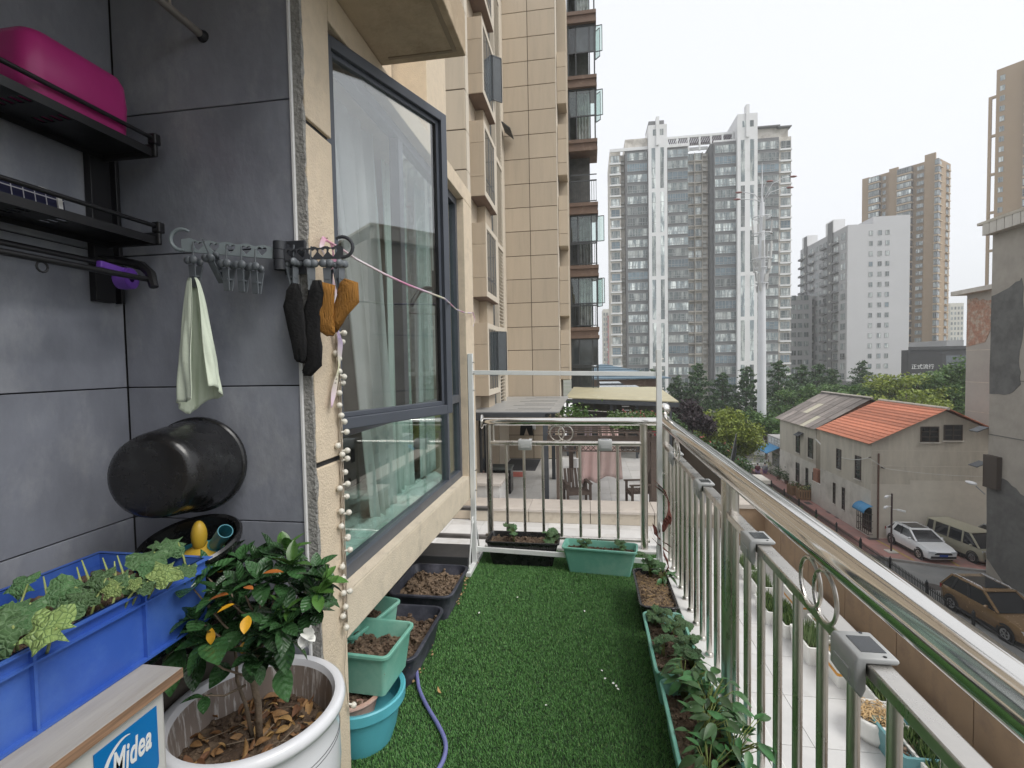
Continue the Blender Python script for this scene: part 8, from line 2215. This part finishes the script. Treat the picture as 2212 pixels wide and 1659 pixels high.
def car(name, loc, rz, label, m, low, gh, roof, wb, hw, sunroof=False, rails=False, van=False, sc=1.0, plate=M_PLATEB):
    """low: stations (y, half width, z0, z1); gh: (y0,y1,zb, yt0,yt1,zt, hwb, hwt)"""
    t = thing(name, loc, label, "van" if van else "car"); t.rotation_euler = (0, 0, rz); t.scale = (sc,) * 3
    rings = []
    for y, w_, z0, z1 in low:
        rings.append([Vector((sx * w_ * fx, y, z0 + (z1 - z0) * fz)) for sx, fx, fz in ((1, .82, 0), (1, .97, .12), (1, 1.0, .5), (1, .985, .82), (1, .90, 1.0), (-1, .90, 1.0), (-1, .985, .82), (-1, 1.0, .5), (-1, .97, .12), (-1, .82, 0))])
    body = obj("body", loftp(MB(), rings).mesh("body", m, smooth=32), t)
    y0, y1, zb, yt0, yt1, zt, wb_, wt_ = gh
    B = [Vector((-wb_, y0, zb)), Vector((wb_, y0, zb)), Vector((wb_, y1, zb)), Vector((-wb_, y1, zb))]
    T = [Vector((-wt_, yt0, zt)), Vector((wt_, yt0, zt)), Vector((wt_, yt1, zt)), Vector((-wt_, yt1, zt))]
    obj("glazing", MB().add(B + T, [(0, 1, 5, 4), (1, 2, 6, 5), (2, 3, 7, 6), (3, 0, 4, 7), (4, 5, 6, 7)]).mesh("glazing", M_AUTOG), t)
    rf = loftp(MB(), [[Vector((sx * (wt_ + .03) * f, y, zt + dz)) for sx, f, dz in ((1, 1, -.03), (1, .97, .02), (1, .8, h), (-1, .8, h), (-1, .97, .02), (-1, 1, -.03))] for y, h in ((yt0 - .10, .01), (yt0 + .05, .045), ((yt0 + yt1) / 2, .07), (yt1 - .1, .05), (yt1 + .08, .01))])
    obj("roof", rf.mesh("roof", m, smooth=40), t)
    pil = [(0, 4), (1, 5), (2, 6), (3, 7)]
    AL = B + T
    for a, b in pil:
        obj("pillar", MB().bar(AL[a], AL[b], .09, .07).mesh("pillar", m), t)
    for fy in roof:
        for s in (-1, 1):
            pb = Vector((s * (wb_ + .004), y0 + (y1 - y0) * fy[0], zb)); ptp = Vector((s * (wt_ + .012), yt0 + (yt1 - yt0) * fy[1], zt))
            obj("pillar", MB().bar(pb, ptp, fy[2], .03, up=(s, 0, 0)).mesh("pillar", m if fy[3] else M_TRIMB), t)
    for y in (-wb / 2, wb / 2):
        for s in (-1, 1):
            wh = obj("wheel", wheelm, t, (s * (hw - .10), y, .335), (0, 0, 0 if s > 0 else R(180)))
            obj("rim", rimm, wh)
            obj("wheel_arch", MB().lathe([(.335, 0), (.42, 0), (.42, .012), (.335, .012)], (0, 0, 0), 22, axis=(1, 0, 0)).mesh("wheel_arch", M_TRIMB), t, (s * (hw + .002) - (.012 if s > 0 else 0), y, .34))
    fr_y = low[0][0]
    for s in (-1, 1):
        obj("headlight", MB().obox((s * hw * .70, fr_y + .06, low[0][3] - .04 + (.05 if not van else 0)), (.18, s * .05, 0), (0, .07, 0), (0, 0, .055 if not van else .1)).mesh("headlight", M_HLIGHT), t)
        obj("tail_light", MB().box(s * hw * .78 - .1, s * hw * .78 + .1, low[-1][0] - .06, low[-1][0] + .03, low[-1][3] - .15, low[-1][3] + .05).mesh("tail_light", M_TAILR), t)
        mi = Vector((s * (wb_ + .14), y0 + .42, zb + .08)); obj("mirror", MB().ball(mi, .1, 8, 6, (1.1, .6, .8)).mesh("mirror", m, smooth='all'), t)
        obj("sill_trim", MB().box(s * hw * .97 - .02, s * hw * .97 + .02, -wb / 2 + .42, wb / 2 - .42, .2, .36).mesh("sill_trim", M_TRIMB), t)
        for yy in (-.1, .75):
            obj("door_handle", MB().box(s * (hw * .985) - .015, s * (hw * .985) + .02, yy, yy + .16, zb - .16, zb - .13).mesh("door_handle", m), t)
    obj("grille", MB().box(-hw * .55, hw * .55, fr_y - .012, fr_y + .04, low[0][3] - .14, low[0][3] + .0).mesh("grille", M_TRIMB), t)
    obj("lower_grille", MB().box(-hw * .8, hw * .8, fr_y - .01, fr_y + .05, low[0][2], low[0][2] + .14).mesh("lower_grille", M_TRIMB), t)
    obj("number_plate", MB().box(-.24, .24, fr_y - .03, fr_y - .013, low[0][2] + .12, low[0][2] + .25).mesh("number_plate", plate), t)
    if sunroof: obj("sunroof", MB().box(-wt_ * .75, wt_ * .75, yt0 + .1, yt1 - .35, zt + .058, zt + .078).mesh("sunroof", M_AUTOG, bevel=.03), t)
    if rails:
        for s in (-1, 1): obj("roof_rail", MB().tube([(s * wt_ * .93, yt0 + .1, zt + .03), (s * wt_ * .93, yt0 + .2, zt + .09), (s * wt_ * .93, yt1 - .1, zt + .09), (s * wt_ * .93, yt1, zt + .03)], .018, 6).mesh("roof_rail", M_RIM), t)
    return t
SUV = [(-2.12, .74, .34, .70), (-2.02, .84, .24, .80), (-1.7, .89, .2, .90), (-1.1, .91, .19, .98), (-.6, .915, .19, 1.02), (.6, .915, .19, 1.04), (1.6, .90, .2, 1.05), (1.98, .86, .26, 1.0), (2.12, .78, .38, .92)]
M_CARW = mat("white_car_paint", (.70, .71, .72), .2, var=.03, coat=.6, rvar=.03)
M_CARV = mat("champagne_paint", (.36, .345, .265), .32, var=.05, coat=.4, metal=.2, rvar=.05)
M_CARG = mat("bronze_paint", (.26, .165, .085), .25, var=.04, coat=.6, metal=.4, rvar=.04)
car("white_car", (21.5, 35.95, GP), R(3), "white compact SUV with dark panoramic roof parked on the red paving", M_CARW, SUV, (-1.0, 1.92, 1.0, -.1, 1.35, 1.52, .83, .64), [(.50, .47, .10, 0), (.82, .86, .20, 1)], 2.62, .905, sunroof=True, rails=True)
VAN = [(-2.0, .74, .30, .88), (-1.9, .80, .22, 1.0), (-1.6, .82, .2, 1.06), (-.6, .83, .19, 1.08), (1.6, .83, .2, 1.08), (2.0, .82, .24, 1.08), (2.08, .80, .30, 1.05)]
car("champagne_van", (24.05, 35.75, GP), R(10), "champagne-coloured minivan parked beside the white car", M_CARV, VAN, (-1.78, 2.05, 1.04, -1.05, 1.95, 1.80, .80, .70), [(.30, .14, .12, 1), (.56, .46, .10, 1), (.84, .82, .16, 1)], 2.7, .825, van=True)
car("silver_car", (27.1, 38.0 - 1.9, GP), R(8), "silver car parked past the minivan behind the grey block", mat("silver_paint", (.45, .46, .47), .25, metal=.5, coat=.5), SUV, (-1.0, 1.92, 1.0, -.1, 1.35, 1.52, .83, .64), [(.50, .47, .10, 0)], 2.62, .905)
car("bronze_car", (19.35, 26.6, ZG), R(6), "bronze SUV with roof rails parked beside the iron fence", M_CARG, SUV, (-.95, 2.0, 1.02, -.05, 1.6, 1.60, .84, .66), [(.48, .45, .10, 0), (.80, .80, .12, 0)], 2.7, .905, sunroof=True, rails=True, sc=1.08)
# cargo trike under a dark hood in the street
tk_ = thing("motor_tricycle", (23.6, 65.6, ZG), "dark motor tricycle standing in the street by the blue awning", "tricycle")
MB().box(23.2, 24.9, 65.0, 66.1, ZG + .5, ZG + 1.15).build("cargo_box", mat("trike_red", (.16, .03, .03), .5), tk_, bevel=.05)
MB().prism([(22.3, 65.15, ZG + .5), (23.2, 65.15, ZG + .5), (23.2, 65.15, ZG + 1.7), (22.7, 65.15, ZG + 1.7), (22.35, 65.15, ZG + 1.0)], (0, .8, 0)).build("cab", M_TRIMB, tk_, bevel=.04)
for x, y in ((22.45, 65.55), (24.4, 65.05), (24.4, 66.05)):
    obj("wheel", wheelm, tk_, Vector((x, y, ZG + .33)) - wloc(tk_), (0, 0, R(90)))

# ================================================================ FLOWER SELLERS AND PAVEMENT CLUTTER
def skin(name, verts, edges, radii, m, parent):
    me = bpy.data.meshes.new(name); me.from_pydata(verts, edges, []); o = bpy.data.objects.new(name, me); COL.objects.link(o)
    sm_ = o.modifiers.new("s", 'SKIN'); ss = o.modifiers.new("u", 'SUBSURF'); ss.levels = 1; ss.render_levels = 1
    for i, r0 in enumerate(radii):
        me.skin_vertices[0].data[i].radius = (r0, r0) if not isinstance(r0, tuple) else r0
    me.skin_vertices[0].data[0].use_root = True
    bpy.context.view_layer.update()
    m2 = bpy.data.meshes.new_from_object(o.evaluated_get(bpy.context.evaluated_depsgraph_get())); bpy.data.objects.remove(o)
    m2.materials.clear(); m2.materials.append(m); m2.polygons.foreach_set("use_smooth", [True] * len(m2.polygons))
    return obj(name, m2, parent)
M_SKIN = mat("skin", (.36, .22, .15), .6); M_HAIR = mat("black_hair", (.012, .01, .01), .5)
def sitter(loc, rz, top, legs, label):
    t = thing("person", loc, label, "person"); t.rotation_euler = (0, 0, rz)
    J = [(0, 0, .34), (0, .02, .52), (0, .06, .74), (0, .12, .90), (0, .17, .99), (0, .21, 1.10), (0, .23, 1.17)]
    E_ = [(i, i + 1) for i in range(6)]; rad = [.15, .15, .165, .075, .06, .095, .06]
    for s in (-1, 1):
        n0 = len(J); J += [(s * .19, .08, .84), (s * .25, .20, .60), (s * .14, .42, .48), (s * .10, .48, .46), (s * .11, .05, .33), (s * .17, .40, .46), (s * .16, .38, .10), (s * .16, .50, .04)]
        E_ += [(2, n0), (n0, n0 + 1), (n0 + 1, n0 + 2), (n0 + 2, n0 + 3), (0, n0 + 4), (n0 + 4, n0 + 5), (n0 + 5, n0 + 6), (n0 + 6, n0 + 7)]
        rad += [.07, .055, .042, .04, .10, .075, .055, .045]
    skin("body", J, E_, rad, M_SKIN, t)
    tj = [J[0], J[1], J[2], (0, .10, .86)]; te = [(0, 1), (1, 2), (2, 3)]; tr_ = [.18, .185, .20, .10]
    for s in (0, 1):
        o_ = 7 + 8 * s; n0 = len(tj); tj += [J[o_], J[o_ + 1], J[o_ + 2]]; te += [(2, n0), (n0, n0 + 1), (n0 + 1, n0 + 2)]; tr_ += [.095, .075, .06]
    skin("jacket", tj, te, tr_, top, t)
    lj = [(0, 0, .36)]; le = []; lr = [.17]
    for s in (0, 1):
        o_ = 7 + 8 * s; n0 = len(lj); lj += [J[o_ + 4], J[o_ + 5], J[o_ + 6]]; le += [(0, n0), (n0, n0 + 1), (n0 + 1, n0 + 2)]; lr += [.125, .095, .072]
    skin("trousers", lj, le, lr, legs, t)
    obj("hair", MB().ball((0, .195, 1.135), .108, 12, 8, (1, 1.05, .95)).mesh("hair", M_HAIR, smooth='all'), t)
    return t
pa_ = at(1637, 1024, 2, GP); pb2 = at(1652, 1023, 2, GP)
sitter(pa_, R(-10), mat("maroon_jacket", (.10, .018, .03), .85), mat("violet_trousers", (.33, .24, .38), .85), "person in a maroon jacket sitting with their back to us among the flowers")
sitter(pb2, R(-25), mat("grey_blouse", (.30, .31, .33), .85), mat("violet_trousers2", (.25, .16, .3), .85), "person in a pale grey top squatting beside the one in maroon")
for (p, dx) in ((pa_, 0), (pb2, 0)):
    pass
st_ = 0
for p, lb, c_ in ((pa_, "low violet stool under the person in maroon", (.30, .20, .36)), (pb2, "low purple stool under the person in grey", (.20, .10, .26))):
    s_ = thing("low_stool", p, lb, "stool")
    MB().box(p.x - .17, p.x + .17, p.y - .16, p.y + .14, GP + .13, GP + .17).build("seat", mat("stool_" + str(st_), c_, .6), s_, bevel=.02); st_ += 1
    for sx in (-1, 1):
        for sy in (-1, 1): MB().box(p.x + sx * .13 - .02, p.x + sx * .13 + .02, p.y + sy * .11 - .02, p.y + sy * .11 + .02, GP, GP + .13).build("leg", mat("stool_0", c_), s_)
r_ = random.Random(21)
LM_FL = leafmat("cut_flowers", (.05, .10, .03), (.30, .32, .08), (.72, .66, .5))
for i, (px, py, h, lb, m_) in enumerate(((1630, 1008, 1.5, "bucket of pale yellow cut flowers before the sitting sellers", LM_FL), (1645, 1006, 1.0, "bucket of green cut foliage beside the yellow flowers", LM_CREEP), (1662, 1015, .6, "low tray of pale flowers by the sellers", LM_FL), (1675, 1013, .5, "low tray of white flowers near the annex door", LM_FL), (1690, 1016, .5, "low tray of bright flowers against the annex wall", LM_FL))):
    p = at(px, py, 2, GP)
    t = thing("flower_bucket", p, lb, "flowers", "flowers for sale on the pavement")
    MB().lathe([(.16, 0), (.2, .32), (.17, .32)], p, 12, capb=True, capt=True).build("bucket", M_FOAM, t)
    leafcloud("flowers", lambda g, n: np.array([p.x, p.y, p.z + .35]) + np.c_[g.normal(0, .22, n), g.normal(0, .22, n), h * g.random(n)], 160, .04, .1, m_, 800 + i, t)
for i, (px, py, lb) in enumerate(((1683, 1035, "dark green potted shrub left of the annex door"), (1700, 1045, "dark green potted shrub against the grey-roofed house"), (1752, 1075, "spindly potted plant beside the pallet crates"))):
    p = at(px, py, 2, GP)
    t = thing("pavement_shrub", p, lb, "plant", "potted shrubs on the red pavement")
    MB().lathe([(.2, 0), (.28, .35), (.24, .35)], p, 14, capb=True, capt=True).build("pot", mat("clay_pot", (.16, .10, .08), .8), t)
    MB().tube([p + Vector((0, 0, .3)), p + Vector((0, 0, .8))], .03, 6).build("stem", M_TRUNK, t)
    leafcloud("foliage", lambda g, n: np.array([p.x, p.y, p.z + .85]) + g.normal(size=(n, 3)) * np.array([.38, .38, .28]), 420, .05, .12, LM_ROSE, 820 + i, t)
M_PAL = mat("pallet_wood", (.27, .165, .085), .85, var=.2, scale=4)
for i, (px, py, rz, lb) in enumerate(((1718, 1068, 10, "slatted pallet crate at the grey-roofed house, holding dry plants"), (1737, 1078, -8, "slatted pallet crate beside the first, nearer the brick gap"))):
    p = at(px, py, 2, GP); t = thing("pallet_crate", p, lb, "crate", "pallet crates by the house wall"); t.rotation_euler = (0, 0, R(rz))
    for k in range(6):
        for sy in (-1, 1): obj("slat", MB().box(-.55 + .2 * k, -.43 + .2 * k, sy * .45 - .02, sy * .45 + .02, 0, .95).mesh("slat", M_PAL), t)
    for k in range(4):
        for sx in (-1, 1): obj("slat", MB().box(sx * .57 - .02, sx * .57 + .02, -.42 + .23 * k, -.30 + .23 * k, 0, .95).mesh("slat", M_PAL), t)
    for z in (.15, .8): obj("rail", MB().box(-.58, .58, -.475, -.47, z, z + .1).mesh("rail", M_PAL), t)
    obj("fill", MB().box(-.5, .5, -.4, .4, .05, .75).mesh("fill", M_SOIL), t)
    o = leafcloud("dry_plants", lambda g, n: np.c_[g.uniform(-.5, .5, n), g.uniform(-.4, .4, n), .75 + .5 * g.random(n) ** 2], 160, .04, .1, LM_FL if i else LM_CREEP, 830 + i, None); o.parent = t
bp = at(1617, 1068, 0, 12)
gp_ = thing("gate_pier", (at(1625, 1040, 1, 36).x, 36, ZG), "yellowish stone gate pier rising past the coping", "pier")
gx = at(1625, 1040, 1, 36); MB().box(gx.x - .7, gx.x + .7, 35.5, 36.9, ZG, gx.z).build("shaft", mat("pier_stone", (.40, .32, .17), .85, var=.2, scale=3), gp_)
MB().box(gx.x - .95, gx.x + .95, 35.3, 37.1, gx.z, gx.z + .25).build("cap", M_CEML, gp_)
# ================================================================ HAZY AIR
hz = bpy.data.materials.new("hazy_air"); hz.use_nodes = True
t_ = hz.node_tree
for n_ in list(t_.nodes):
    if n_.type == 'BSDF_PRINCIPLED': t_.nodes.remove(n_)
pvn = t_.nodes.new("ShaderNodeVolumePrincipled")
pvn.inputs["Color"].default_value = (0.93, 0.95, 0.98, 1)
pvn.inputs["Density"].default_value = 0.0007
pvn.inputs["Anisotropy"].default_value = 0.2
t_.links.new(pvn.outputs[0], t_.nodes["Material Output"].inputs["Volume"])
tag(MB().box(-720, 920, -320, 1520, ZG - 2, 92).build("haze", hz), "thin pale haze over the city", "haze", kind="stuff")
SC.cycles.volume_step_rate = 4
SC.cycles.volume_max_steps = 64
SC.cycles.volume_bounces = 1
